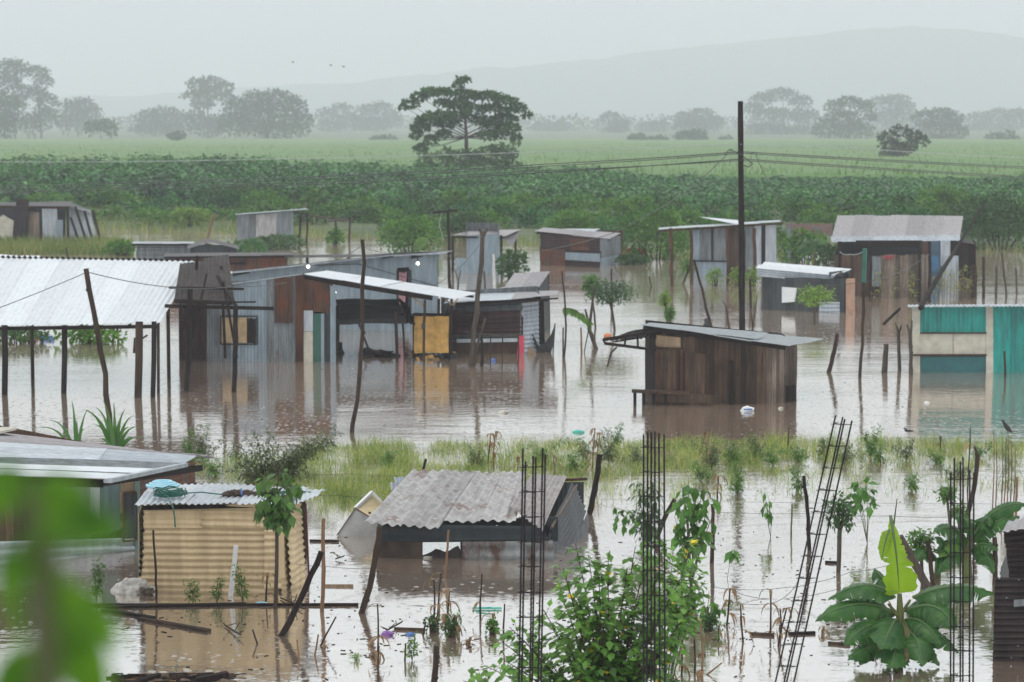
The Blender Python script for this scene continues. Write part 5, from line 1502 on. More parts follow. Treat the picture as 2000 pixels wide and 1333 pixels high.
# beige corrugated hut
def beige_hut():
    t = Thing('beige_hut', 'beige painted corrugated hut with ragged right corner, near left', 'hut', G(430, 1148))
    c0, c1, c2 = G(273, 1152), G(548, 1156), G(600, 1128)
    plF = plane3(c0, c1, c0 + Vector((0, 0, 1))); plS = plane3(c1, c2, c1 + Vector((0, 0, 1)))
    mb = MB(); mb.corr(*P4(plF, [(282, 1024), (545, 1026), (545, 1185), (271, 1185)], 0), along='u', pitch=.100, amp=.016, rag=.02, seed=3, per=10, rows=14, dent=.045)
    f = t.part('wall', mb, M['beige'])
    mb = MB(); mb.corr(*P4(plF, [(281, 984), (396, 985), (396, 1031), (280, 1031)], .03), along='u', pitch=.09, amp=.007, seed=4, per=8, rag=.01); t.part('wall_sheet', mb, M['beige'])
    mb = MB(); mb.corr(*P4(plF, [(394, 984), (562, 984), (560, 1034), (394, 1030)], .045), along='u', pitch=.105, amp=.013, seed=5, per=8, rag=.02); t.part('wall_sheet', mb, M['beige'])
    mb = MB(); mb.corr(*P4(plF, [(517, 1035), (556, 1035), (550, 1150), (516, 1152)], .05), along='u', pitch=.105, amp=.014, seed=6, rag=.03, dent=.03); t.part('wall_sheet', mb, M['beige'])
    mb = MB(); mb.slab(*P4(plF, [(542, 1012), (553, 1012), (556, 1130), (544, 1130)], .10), .03); t.part('board', mb, M['beige'])
    mb = MB(); mb.corr(*P4(plS, [(560, 984), (592, 982), (600, 1150), (566, 1180)], .04), along='u', pitch=.11, amp=.016, seed=8, rag=.06, dent=.08, rows=10); t.part('side_wall', mb, M['beige'])
    mb = MB(); mb.corr(*P4(plS, [(552, 1050), (566, 1030), (566, 1180), (552, 1184)], -.02), along='u', pitch=.11, amp=.012, seed=9, rag=.08, dent=.06, rows=10); t.part('side_wall', mb, M['beige'])
    mb = MB(); mb.beam(plS.at(597, 985, .05), plS.at(604, 1150, .05), .03, .05); t.part('edge_strip', mb, M['red_dark'])
    mb = MB(); q = [c0 + back(c0, 2.2) + Vector((.1, 0, 0)), c2 + back(c2, 1.1) + Vector((-.12, 0, 0))]; z = plF.at(400, 985).z - .16
    vwall(mb, c0, q[0], z, z); vwall(mb, q[0], q[1], z, z); vwall(mb, c2, q[1], z, z); t.part('rear_walls', mb, M['beige'])
    Y = c0.y
    a, b, c, d = V(298, 944, Y + 2.4), V(604, 952, Y + 2.1), V(560, 983, Y - .3), V(262, 989, Y - .25)
    mb = MB(); mb.sheets(a, b, c, d, 3, pitch=.105, amp=.012, seed=12, jit=.02, per=8, dent=.03); 
    mb.corr(V(560, 956, Y + 1.4), V(640, 955, Y + 1.4), V(622, 966, Y + .3), V(566, 984, Y - .2), pitch=.105, amp=.010, seed=15, dent=.05)
    t.part('roof', mb, M['zinc_pale'])
    mb = MB(); mb.beam(d + Vector((.1, .15, -.05)), c + Vector((0, .15, -.05)), .05, .06); t.part('eave_beam', mb, M['wood_dark'])
    mb = MB()
    r = random.Random(2)
    for k in range(14):
        y = 990 + k * 12; p = plF.at(272 + (1152 - y) * .06 - 1, y, .01); mb.box(p, .03, .03, .05, r.random(), 0, r.uniform(-.6, .6))
    t.part('torn_edge', mb, M['wood_dark'])
beige_hut()

def coil(name, label, cat, c, R, turns, rad, mat, sq=1.0, seed=0):
    r = random.Random(seed); mb = MB(); pts = []
    n = turns * 14
    for i in range(n + 1):
        a = i / 14 * 2 * pi
        rr = R * (1 + .18 * sin(i * .37) + r.uniform(-.05, .05))
        pts.append(c + Vector((cos(a) * rr, sin(a) * rr * sq, rad + .10 * (i / n) * (1 + .4 * sin(i * 1.1)))))
    mb.tube(pts, rad, 5)
    return mb
Yb = YG(1152)
hc = V(333, 970, Yb + .5)
mb = coil('', '', '', hc, .22, 9, .011, 'green_hose', .8, 3)
mb.tube([hc + Vector((-.02, -.2, .05)), V(338, 992, Yb - .36), V(341, 1010, Yb - .37), V(342, 1030, Yb - .36)], .012, 5)
mb.tube([hc + Vector((.2, 0, .05)), V(395, 962, Yb + .9), V(430, 966, Yb + .7), V(470, 957, Yb + 1.2)], .011, 5)
solo('garden_hose', mb, M['green_hose'], 'dark green hose coiled on the roof of the beige hut, one end hanging', 'hose')
mb = MB(); c = V(318, 956, Yb + 1.2)
for k in range(3): 
    pts = [c + Vector((cos(a / 12 * 2 * pi) * (.24 - .05 * k), sin(a / 12 * 2 * pi) * (.2 - .04 * k), .06 + .025 * k)) for a in range(13)]
    mb.tube(pts, .028, 6)
mb.ball(c + Vector((0, 0, .07)), .17, 12, 6, (1, .9, .2))
solo('blue_basin', mb, M['sky_blue'], 'light blue plastic basin lying upside down beside the coiled hose', 'basin')
def bundle():
    t = Thing('cloth_bundle', 'dark brown furry bundle tied with blue strap on the roof of the beige hut', 'bundle', V(468, 968, Yb + .9))
    mb = MB(); r = random.Random(6)
    for k in range(5):
        mb.ball(V(448 + k * 11, 967 - (k % 2) * 2, Yb + .8 + .1 * (k % 2)), .085, 10, 7, (1.2, 1, .8), .5, k)
    for k in range(900):
        p = V(r.uniform(440, 500), r.uniform(958, 974), Yb + r.uniform(.6, .9)); mb.blade(p, rvec(r), .04, .006, .8, 2)
    t.part('hide', mb, M['fur'])
    mb = MB(); mb.tube([V(471, 955, Yb + .7), V(472, 966, Yb + .62), V(473, 976, Yb + .66)], .014, 5); t.part('strap', mb, M['blue'])
bundle()
mb = MB(); 
for k in range(6):
    mb.tube([V(530 + k * 3, 962 + k * 2, Yb + .8), V(575 + k * 2, 958 + k, Yb + 1.1), V(610 - k * 5, 962, Yb + .8)], .008, 4)
solo('green_cord', mb, M['green_hose'], 'loose green cord lying on the right end of the beige hut roof', 'cord')

# sinking shack with long corrugated roof
def sinking_shack():
    t = Thing('sinking_shack', 'sinking shack with slanted old grey roof and gaping dark front, near centre', 'shack', G(900, 1090))
    c0, c1 = G(735, 1090), G(1082, 1096)
    pl = wallplane(735, 1090, 1085, 1096)
    Y = pl.p.y
    # roof plane
    a, b = V(806, 917, Y + 2.6), V(1108, 928, Y + 2.5)
    d_, c_ = V(712, 1020, Y - .25), V(1058, 1034, Y - .35)
    mb = MB(); 
    m1t = a.lerp(b, .42); m1b = d_.lerp(c_, .34)
    mb.sheets(a, m1t, V(854, 1034, Y - .4), d_, 2, pitch=.17, amp=.021, seed=41, jit=.01, per=9, dent=.03, rag=.012, rows=8)
    mb.sheets(m1t, a.lerp(b, .74), V(1006, 1022, Y - .2), V(868, 1018, Y - .1), 2, pitch=.17, amp=.021, seed=43, jit=.01, per=9, dent=.03, rag=.012, rows=8, lift=.012)
    t.part('roof', mb, M['zinc_old'])
    mb = MB(); mb.corr(V(1040, 926, Y + 2.45), V(1108, 928, Y + 2.45), V(1060, 1036, Y - .45), V(996, 988, Y + .3), pitch=.12, amp=.014, seed=45, per=9, rag=.012, rows=8, dent=.04); t.part('roof_sheet', mb, M['zinc_pink2'])
    # front
    mb = MB(); mb.corr(*P4(pl, [(738, 1024), (1050, 1028), (1075, 1054), (737, 1058)], .03), along='u', pitch=.30, amp=.014, seed=5); t.part('front_sheet', mb, M['zinc_darkblue'])
    mb = MB(); mb.slab(*P4(pl, [(745, 1022), (1090, 1010), (1090, 1058), (745, 1060)], -.5), .03); t.part('inner_dark_fill', mb, M['zinc_dark'])  # dark slab filling in the shade inside the gaping front
    mb = MB(); mb.slab(*P4(pl, [(735, 1058), (825, 1058), (825, 1125), (735, 1125)], .0), .04); t.part('front_board', mb, M['wood_mud'])
    mb = MB(); mb.corr(*P4(pl, [(903, 1058), (1080, 1056), (1084, 1125), (903, 1125)], .0), along='u', pitch=.2, amp=.02, seed=7); t.part('low_sheet', mb, M['zinc_rusty'])
    mb = MB()
    ys = [1085, 1082, 1078, 1072, 1074, 1078, 1076, 1070, 1066, 1080]
    xs = [825 + 8.7 * i for i in range(10)]
    pts = [pl.at(x, y, -.1) for x, y in zip(xs, ys)] + [pl.at(x, 1125, -.1) for x in xs]
    mb.add(pts, [(i, i + 1, i + 11, i + 10) for i in range(9)]); t.part('torn_sheet', mb, M['rust_dark'])
    for px_ in (800, 905):
        mb = MB(); mb.tube([V(px_, 925, Y + 2.4), V(px_ - 3, 1060, Y + 2.4)], .035, 6); t.part('rear_post', mb, M['wood_dark'])
    # right side
    p0, p1, p2_, p3 = V(1122, 942, Y + 2.3), V(1146, 1020, Y + 2.2), V(1146, 1110, Y + 2.0), V(1078, 1130, Y + .0)
    mb = MB(); mb.corr(V(1120, 940, Y + 2.3), V(1147, 1000, Y + 2.6), V(1084, 1140, Y - .0), V(1074, 1035, Y + .1), along='v', pitch=.10, amp=.013, seed=9, rag=.03, dent=.06, rows=8, per=8)
    mb.corr(V(1147, 1000, Y + 2.55), V(1150, 1100, Y + 2.55), V(1130, 1125, Y + 2.2), V(1084, 1140, Y - .02), along='v', pitch=.10, amp=.013, seed=10, dent=.06)
    t.part('side_wall', mb, M['zinc_dull2'])
    mb = MB(); q = c0 + Vector((.6, 2.8, 0)); q2 = V(1140, 1050, Y + 2.8)
    vwall(mb, c0, q, .45, .8, seed=1); t.part('side_wall', mb, M['zinc_dark']); mb = MB(); vwall(mb, q.lerp(q2, .62), q2, .8, .8, seed=2); t.part('rear_wall', mb, M['zinc_dark'])
    mb = MB(); mb.beam(V(1098, 938, Y + 2.4), V(1147, 936, Y + 2.4), .07, .04); t.part('ridge_board', mb, M['wood_red'])
    mb = MB(); mb.beam(V(1127, 948, Y + 2.1), V(1078, 1030, Y - .1), .03); mb.beam(V(1138, 1030, Y + 2.6), V(1156, 1034, Y + 2.6), .06); t.part('frame_pole', mb, M['wood_grey'])
    mb = MB(); r = random.Random(9)
    pr = plane3(a, b, d_)
    for k in range(46):
        u, v = r.random(), r.random(); p = a.lerp(b, u * .8).lerp(d_.lerp(c_, u * .75), v) + pr.n * .03
        mb.ball(p, r.uniform(.008, .018), 6, 4, (1.5, 1, .4))
    t.part('paint_flecks', mb, M['white'])
sinking_shack()
mb = MB(); r = random.Random(3)
Ysk = YG(1090)
mb.corr(V(762, 943, Ysk + 1.9), V(800, 934, Ysk + 2.2), V(794, 949, Ysk + 1.9), V(764, 956, Ysk + 1.6), pitch=.12, amp=.02, dent=.08, rag=.12, seed=4)
mb.corr(V(768, 938, Ysk + 2.0), V(790, 934, Ysk + 2.2), V(798, 944, Ysk + 2.0), V(774, 952, Ysk + 1.75), pitch=.1, amp=.02, dent=.1, rag=.15, seed=6)
solo('grey_rag', mb, M['rag'], 'crumpled grey blue rag on the top left corner of the sinking shack roof', 'rag')

# overturned fridge
def fridge():
    t = Thing('overturned_fridge', 'overturned white fridge with yellowed inside, half sunk left of the sinking shack', 'fridge', G(700, 1045))
    Y = YG(1047)
    pl = Plane(V(700, 1045, Y), Vector((0, -1, 0)))
    A, B, C_ = pl.at(660, 1043), pl.at(694, 993), pl.at(738, 1020)
    low = [pl.at(655, 1075), A, B, C_, pl.at(742, 1080)]
    back = [p + Vector((.25, .9, .04)) for p in low]
    mb = MB(); n = 5
    mb.add(low + back, [tuple(range(5))] + [(i, i + n, i + 1 + n, i + 1) for i in range(4)] + [tuple(range(9, 4, -1))])
    t.part('cabinet', mb, M['fridge_grey'])
    # open top box
    p1, p2, p3, p4 = pl.at(694, 993, .01), pl.at(724, 969, .01), pl.at(752, 998, .01), pl.at(740, 1020, .01)
    mb = MB(); mb.slab(p1 + Vector((0, .02, 0)), p2 + Vector((0, .5, 0)), p3 + Vector((0, .5, 0)), p4 + Vector((0, .02, 0)), .1); t.part('inside', mb, M['ivory'])
    mb = MB(); mb.beam(p1, p2 + Vector((0, .4, 0)), .05, .05); mb.beam(p2 + Vector((0, .4, 0)), p3 + Vector((0, .4, 0)), .04, .04); t.part('rim', mb, M['white'])
    mb = MB(); mb.beam(pl.at(658, 1046, .02), pl.at(694, 993, .02), .015); mb.beam(pl.at(694, 993, .02), pl.at(740, 1021, .02), .015); t.part('rusty_seam', mb, M['rust'])
    mb = MB(); mb.box(pl.at(722, 1002, .03), .04, .03, .03); t.part('latch', mb, M['charcoal'])
fridge()

# dark rusty corrugated hut at the right edge
def right_rust():
    t = Thing('rusty_hut', 'dark rusty corrugated hut cut off by the right edge', 'hut', G(1990, 1333))
    Y = YG(1290); pl = Plane(V(1960, 1300, Y), Vector((-.1, -1, 0)))
    Y2 = Y
    mb = MB(); mb.corr(*P4(pl, [(1944, 1128), (2100, 1128), (2100, 1400), (1935, 1400)], .04), along='u', pitch=.085, amp=.017, seed=3, rag=.01, per=10); t.part('wall', mb, M['rust_dark'])
    mb = MB(); mb.corr(*P4(pl, [(1960, 1038), (2100, 1020), (2100, 1135), (1972, 1135)], .0), along='u', pitch=.085, amp=.017, seed=5, rag=.02, per=10); t.part('upper_wall', mb, M['rust_dark'])
    mb = MB(); mb.corr(pl.at(1968, 1020, -1.5), pl.at(2100, 985, -1.5), pl.at(2100, 1012, .3), pl.at(1957, 1040, .3), pitch=.1, amp=.012, seed=6); t.part('roof', mb, M['zinc_pink'])
    mb = MB(); mb.slab(*P4(pl, [(1980, 1172), (2040, 1168), (2040, 1180), (1980, 1186)], .08), .01); t.part('grey_patch', mb, M['zinc_dull'])
    mb = MB(); A = pl.at(1950, 1333); vwall(mb, A, A + back(A, 2.2) + Vector((.15, 0, 0)), 1.2, 1.2, along='u', seed=2); t.part('side_wall', mb, M['rust_dark'])
    mb = MB(); mb.tube([pl.at(1941, 1380, .0), pl.at(1944, 1130, .0)], .015, 5); t.part('edge_post', mb, M['wood_grey'])
    mb = MB()
    for x, y in [(1952, 1130), (1990, 1133), (1975, 1285), (1988, 1262), (1966, 1168)]: mb.ball(pl.at(x, y, .08), .008, 6, 4)
    t.part('nails', mb, M['zinc_pale'])
right_rust()

# small things round the middle shacks
def low_bench():
    Y = YG(668)
    t = Thing('stick_bench', 'rough stick bench standing in the water under the white roof', 'bench', G(200, 668))
    mb = MB(); mb.beam(V(168, 646, Y), V(236, 648, Y), .30, .05, up=(0, 0, 1)); t.part('seat', mb, M['bark_grey'])
    for x0, x1 in ((170, 174), (222, 220), (229, 232)):
        mb = MB(); mb.tube([V(x0, 640, Y), V(x1, 680, Y)], .035, 6); t.part('leg', mb, M['bark'])
low_bench()
def back_roof():
    Y = YG(560); mb = MB()
    mb.corr(V(-60, 497, Y + 2), V(78, 499, Y + 2), V(82, 506, Y), V(-60, 504, Y), pitch=.15, amp=.012, dent=.1, seed=3)
    mb.beam(V(-50, 505, Y + .1), V(-50, 560, Y + .1), .06); mb.beam(V(70, 506, Y + .1), V(70, 560, Y + .1), .06)
    solo('white_awning', mb, M['white_roof'], 'white awning just showing above the left end of the white corrugated roof', 'awning')
back_roof()
r = random.Random(55)
for i, (px, py, m, lab) in enumerate([(727, 638, 'charcoal', 'dark cloth floating behind the black awning, left one'), (755, 640, 'dark_blue', 'dark blue cloth floating behind the black awning, right one'), (725, 694, 'charcoal', 'black wet heap at the foot of the leaning awning stick'), (752, 697, 'wood_dark', 'low dark lump right of the black wet heap'),
        (690, 641, 'sack', 'pale plastic sheet floating behind the black awning'), (62, 662, 'red', 'small red litter caught in the plants under the white roof'), (90, 664, 'blue', 'small blue litter caught in the plants under the white roof'), (656, 690, 'charcoal', 'dark sack leaning on the grey house right corner')]):
    mb = MB(); mb.ball(G(px, py) + Vector((0, 0, .05)), .22 if i < 4 else .14, 12, 8, (1.5, .8, .6 if i != 7 else 2.2), .9, i)
    solo('wet_cloth' if 'cloth' in lab else 'wet_litter', mb, M[m], lab, 'cloth' if 'cloth' in lab else 'litter')
mb = MB(); c = G(425, 702); mb.corr(V(410, 706, c.y - .3), V(446, 706, c.y - .3), V(438, 712, c.y - 1.0), V(408, 711, c.y - 1.0), pitch=.3, amp=.01, seed=2)
solo('floating_sheet', mb, M['zinc_pale'], 'pale sheet scrap floating before the grey house wall', 'sheet')
# ------------------------------------------------------------------ poles, stakes, wires
def mpole(name, label, cat, x0, y0, x1, y1, w, mat='bark', bend=0.0, fork=None, Y=None, dY=0.0, group=None, knots=True):
    pts = pole_pts(x0, y0, x1, y1, Y=Y, bend=bend, dY=dY, n=9)
    if not knots and 'utility' in name: pts = [pts[0].lerp(pts[-1], i / 9) for i in range(10)]
    k = mpp(pts[0].y); r = random.Random(int(x0 + y1))
    rad = [w / 2 * k * (1.08 - .2 * i / 9) * r.uniform(.93, 1.07) for i in range(10)]
    t = Thing(name, label, cat, (pts[0].x, pts[0].y, 0), group)
    mb = MB(); mb.tube(pts, rad, 9)
    if knots and w > 6:
        for j in range(3):
            p = pts[r.randint(2, 8)]; mb.ball(p + Vector((r.uniform(-.7, .7) * rad[0], -rad[0] * .5, 0)), rad[0] * .6, 7, 5)
    t.part('shaft', mb, M[mat], smooth=False)
    if fork:
        for fx, fy in fork:
            mb = MB(); b = pts[-1].lerp(pts[-2], .4); mb.tube([b, b.lerp(V(fx, fy, b.y), .6) + Vector((.01, 0, 0)), V(fx, fy, b.y)], [rad[-1] * .8, rad[-1] * .6, rad[-1] * .4], 7)
            t.part('prong', mb, M[mat])
    return t

UP = mpole('utility_pole', 'tall dark round utility pole rising behind the board house', 'pole', 1449, 198, 1450, 700, 12, 'wood_dark', knots=False)
YP = YG(700)
poles = [
 ('tall crooked brown pole holding wires before the white roofed shelter', 168, 525, 214, 862, 11, 'bark', .25, None),
 ('tall thin crooked pole in open water before the grey houses', 709, 468, 687, 845, 8.5, 'bark', .25, None),
 ('tall grey pole with forked top before the dark maroon shack', 945, 452, 918, 716, 10, 'bark_grey', .1, [(936, 447), (952, 446)]),
 ('bent dark stick beside the foot of the tall forked pole', 948, 622, 930, 716, 6, 'bark_grey', -.6, None),
 ('black leaning stick right of the foot of the forked pole', 938, 640, 938, 716, 6, 'wood_dark', .6, None),
 ('short white pipe standing behind the maroon shack', 964, 497, 966, 570, 6, 'pipe', 0, None),
 ('thin stake in the water right of the maroon shack', 1097, 530, 1101, 698, 4, 'bark', .3, None),
 ('split stump with two prongs left of the board house', 1150, 640, 1164, 682, 9, 'bark_grey', .1, [(1143, 604), (1160, 560)]),
 ('slim stake under the drooping frond', 1135, 640, 1136, 688, 4, 'bamboo', 0, None),
 ('dark leaning stake behind the board house roof, left of the utility pole', 1356, 508, 1392, 660, 5.5, 'bark', .1, None),
 ('short forked stake just left of the utility pole', 1418, 598, 1426, 660, 5, 'bark_grey', .1, [(1412, 588)]),
 ('forked twig like stake just right of the utility pole', 1470, 640, 1468, 665, 4, 'bark', 0, [(1479, 576), (1464, 580)]),
 ('thin dark stake with green painted top before the brown shack', 1689, 487, 1680, 738, 6, 'bark', .05, None),
 ('short stump leaning right, between the board house and the green topped stake', 1635, 652, 1617, 728, 9, 'bark', .3, None),
 ('thick short upright stump left of the teal building', 1731, 672, 1727, 728, 11, 'bark_grey', 0, None),
 ('slim forked stump left of the teal building', 1755, 648, 1757, 722, 7, 'bark_grey', -.1, [(1748, 631), (1760, 636)]),
 ('knotty forked stump against the teal building pillar', 1777, 655, 1778, 732, 8, 'bark_grey', .2, [(1771, 634), (1781, 626)]),
 ('thick shaggy stump beside the yellow corn', 1903, 520, 1901, 582, 12, 'bark', .1, None),
 ('tall stake in the row at right behind the teal roof, second of five', 1921, 502, 1921, 582, 6, 'bark', 0, None),
 ('slim stake in the row at right behind the teal roof, third of five', 1946, 520, 1945, 580, 5, 'bark_grey', .1, None),
 ('slim bent stake in the row at right, fourth of five', 1956, 494, 1964, 580, 4.5, 'bark_grey', .2, None),
 ('last slim stake in the row at right, fifth of five', 1984, 524, 1986, 572, 4, 'bark_grey', 0, None),
 ('thin stake inside the dark water before the teal door panel', 1962, 686, 1963, 738, 5, 'bark', 0, None),
 ('dark vine clad leaning post right of the sinking shack', 1172, 888, 1148, 1005, 12, 'wood_dark', .3, None),
 ('dark curved pole behind the right rebar column', 1909, 888, 1882, 1010, 10, 'bark', .6, [(1903, 872)]),
 ('upright orange brown cane pole between the two near huts', 633, 1013, 630, 1192, 8.5, 'bamboo', 0, None),
 ('thick dark log leaning right, in front of the cane pole', 629, 1078, 549, 1242, 13, 'wood_dark', .15, None),
 ('thick curved dark post leaning at the left corner of the sinking shack', 742, 1028, 700, 1198, 13, 'bark', .5, None),
 ('short dark stump at the bottom edge, centre', 853, 1262, 842, 1390, 14, 'bark', .1, None),
 ('short white concrete post before the beige hut', 461, 1066, 451, 1165, 10, 'white', 0, None),
 ('thin crooked twig standing at the left side of the beige hut', 299, 1036, 303, 1172, 5, 'bark', .2, None),
 ('dark leaning post left of the leaning rebar column', 1570, 930, 1580, 1075, 8, 'wood_dark', .15, None),
 ('thin green cane in open water left of the dark leaning post', 1547, 985, 1545, 1045, 3.5, 'stem', 0, None),
 ('brown post behind the broad leaved plant', 1392, 985, 1390, 1100, 8, 'bark', .1, None),
 ('dark bent branch behind the middle rebar column', 1318, 975, 1284, 1060, 10, 'bark', -.6, None),
 ('thick grey log leaning left behind the big banana plant', 1757, 1048, 1812, 1150, 17, 'bark_grey', .1, None),
 ('short reddish post right of the grey log', 1812, 1056, 1822, 1142, 10, 'bark', 0, None),
 ('reddish post beside the rusty hut at right', 1943, 1050, 1944, 1140, 11, 'bark', 0, None),
 ('thin reddish stake at the right edge above the rusty hut', 1986, 932, 1984, 1000, 5, 'bamboo', 0, None),
 ('short stick poking up behind the sinking shack ridge', 832, 897, 822, 935, 6, 'bark', 0, None),
 ('thin leaning pole behind the dark gable shed', 418, 417, 402, 476, 4.5, 'bamboo', .1, None),
 ('thin stick before the gap of the sinking shack front', 876, 1036, 868, 1130, 5, 'bamboo', .1, None),
 ('short white pole in front of the ribbed grey shed', 285, 484, 286, 520, 5, 'white', 0, None),
 ('spindly dark stick before the grassy spit', 129, 484, 133, 505, 4, 'bark', 0, None),
 ('forked dead stick between the white post and the maroon shack roof', 895, 545, 893, 610, 4, 'bark_grey', 0, [(886, 524), (900, 526)]),
 ('thin stake rising behind the low hutch', 946, 530, 948, 600, 4.5, 'bark_grey', .1, None),
 ('thin stake behind the left pole of the forked stump', 1100, 640, 1100, 698, 3.5, 'bark', 0, None),
 ('thin stake in the water before the far maroon shack', 1194, 525, 1196, 590, 4, 'bark', 0, None),
 ('pale stake beside the leafy pole', 1268, 540, 1272, 560, 3, 'bark', 0, None),
 ('stake with peeling top left of the curled roof shack', 1465, 545, 1466, 600, 5, 'bark', 0, None),
]
for lab, x0, y0, x1, y1, w, m, bend, fork in poles:
    cat = 'pole' if (y1 - y0) > 150 else ('stump' if 'stump' in lab else 'stake')
    nm = {'pole': 'wooden_pole', 'stump': 'tree_stump', 'stake': 'wooden_stake'}[cat]
    t = mpole(nm, lab, cat, x0, y0, x1, y1, w, m, bend, fork)
    if 'green painted top' in lab:
        mb = MB(); a = V(1689, 486, YG(738)); mb.tube([a, V(1687, 552, YG(738))], .06, 8); t.part('painted_top', mb, M['green_hose'])
# crossbar pole
t = mpole('crossbar_pole', 'dark pole with a short crossbar on top behind the long grey shed', 'pole', 876, 412, 878, 566, 6, 'wood_dark')
mb = MB(); Yc = YG(566); mb.beam(V(845, 416, Yc), V(893, 411, Yc), .09, .09); t.part('crossbar', mb, M['wood_dark'])
mb = MB(); mb.tube([V(862, 416, Yc), V(858, 440, Yc), V(866, 470, Yc)], .012, 5); t.part('hanging_wire', mb, M['cable_pale'])
# leaning black pole on the teal roof
mb = MB(); Yt = YG(600)
mb.tube([V(1798, 602, 64), V(1830, 545, 66), V(1870, 482, 69), V(1926, 392, 73)], [.075, .07, .05, .03], 8)
solo('leaning_pole', mb, M['wood_dark'], 'long black pole leaning up to the right from the teal building roof corner', 'pole')
# hanging object on stake behind the board house
mb = MB(); c = G(1380, 648); mb.ball(c + Vector((0, 0, .12)), .16, 9, 7, (.8, .8, 1.2), .3); mb.ball(c + Vector((0, 0, .36)), .09, 9, 7)
solo('dark_bag', mb, M['charcoal'], 'dark lumpy bag hung at the foot of the dark leaning stake', 'bag')

def wire(label, pts, r, mat='cable', sag=0.0, name='overhead_wire', cat='wire', barbs=False, n=10):
    """pts: (px, py, Y); each span sags a little"""
    mb = MB(); out = []
    for (a, b) in zip(pts, pts[1:]):
        A, B = V(*a), V(*b)
        for i in range(n):
            t = i / n; p = A.lerp(B, t); p.z -= sag * 4 * t * (1 - t); out.append(p)
    out.append(V(*pts[-1]))
    mb.tube(out, r, 5)
    if barbs:
        rr = random.Random(len(label))
        for a, b in zip(out, out[1:]):
            m_ = int(max(1, (b - a).length / .12))
            for k in range(m_):
                p = a.lerp(b, (k + .5) / m_); d = rvec(rr) * .022; mb.tube([p - d, p + d], .0022, 3)
    return solo(name, mb, M[mat], label, cat)
YP2 = YP - .1
wire('pale overhead wire crossing the fields to the utility pole', [(-60, 316, 100), (500, 312, 90), (1448, 282, YP2), (1600, 284, 75), (2060, 311, 90)], .012, 'cable_pale', .05)
wire('upper dark overhead cable through the utility pole', [(-60, 366, 105), (640, 345, 88), (1050, 322, 78), (1448, 297, YP2), (2060, 329, 92)], .016, 'cable', .02)
wire('second upper dark cable just below the first', [(-60, 371, 105), (640, 349, 88), (1050, 326, 78), (1448, 300, YP2), (2060, 332, 92)], .013, 'cable', .02)
wire('lower dark overhead cable through the utility pole', [(-60, 378, 105), (640, 360, 88), (1050, 338, 78), (1448, 311, YP2), (2060, 349, 92)], .016, 'cable', .02)
wire('lowest dark overhead cable through the utility pole', [(-60, 374, 105), (640, 356, 88), (1050, 334, 78), (1448, 314, YP2), (2060, 352, 92)], .012, 'cable', .02)
wire('service wire dropping left from the utility pole to the shacks', [(1430, 292, YP2), (1340, 375, 82), (1200, 455, 95), (1060, 490, 105)], .014, 'cable', .05)
wire('thin wire loop dropping right of the utility pole', [(1456, 300, YP2), (1476, 298, YP2), (1482, 318, YP2), (1510, 372, 75), (1560, 430, 80)], .011, 'cable', .02)
wire('short cable wrapped round the utility pole top', [(1414, 303, YP2), (1425, 292, YP2), (1448, 303, YP2 - .12), (1470, 320, YP2), (1462, 327, YP2), (1450, 322, YP2)], .014, 'cable', .0)
wire('thin wire from the left edge to the crooked brown pole top', [(-40, 616, 50), (168, 533, YG(860))], .009, 'cable', .02)
wire('thin wire from the crooked brown pole sagging right to the dark pole frame', [(172, 532, YG(860)), (335, 562, 56), (455, 560, 60), (560, 552, 64)], .010, 'cable', .04)
wire('wire from the tall thin crooked pole down left to the long shed', [(708, 480, YG(845)), (640, 516, 66), (560, 545, 68)], .008, 'cable', .03)
wire('wire from the tall thin crooked pole towards the crossbar pole', [(709, 482, YG(845)), (760, 495, 60), (880, 500, 75)], .008, 'cable', .03)
wire('wire sagging from the green topped stake to the brown shack', [(1689, 490, YG(738)), (1660, 497, 72), (1640, 492, 85)], .010, 'cable_pale', .05)
wire('pair of thin wires from the curled roof shack to the brown shack corner', [(1530, 560, 80), (1720, 545, 80), (1815, 497, 88)], .010, 'cable', .1)
wire('fine wire beside the forked pole', [(943, 470, YG(716)), (890, 530, 72), (840, 560, 78)], .008, 'cable', .05)
wire('pale cord stretched behind the rebar columns', [(1157, 975, 44), (1300, 979, 43), (1600, 983, 43), (2040, 985, 43)], .006, 'cable_pale', .0, 'cord', 'cord')
for lab, pts in [
 ('upper barbed wire between the cane pole and the sinking shack', [(560, 1098, 36), (632, 1106, 36), (735, 1110, 36.5)]),
 ('lower barbed wire running past the leaning logs', [(560, 1162, 35), (610, 1172, 35), (700, 1180, 34.5), (820, 1183, 34.5), (1000, 1200, 34)]),
 ('barbed wire across the beige hut front', [(300, 1108, 36), (420, 1090, 36.4), (520, 1096, 36.4)]),
 ('barbed wire sagging in open water right of the big bush', [(1390, 1145, 35), (1450, 1152, 35), (1540, 1147, 35), (1580, 1140, 35), (1660, 1118, 35), (1750, 1100, 34)]),
 ('lower barbed wire right of the big bush', [(1440, 1158, 35), (1500, 1170, 35), (1545, 1168, 35), (1640, 1150, 34)]),
 ('loose curled barbed wire at the leaning rebar column', [(1420, 1176, 34), (1500, 1180, 34), (1535, 1165, 34), (1560, 1135, 34)]),
 ('barbed wire behind the seedlings at right', [(1390, 1000, 42), (1600, 1003, 42), (1740, 1008, 42), (1860, 1010, 42)]),
 ('barbed wire behind the sinking shack', [(600, 927, 46), (680, 925, 46), (780, 930, 46)]),
 ('barbed wire at the foot of the grass left of centre', [(600, 965, 43), (660, 968, 43), (740, 970, 43)]),
]:
    wire(lab, pts, .0035, 'wire', .02, 'barbed_wire', 'barbed wire', True)

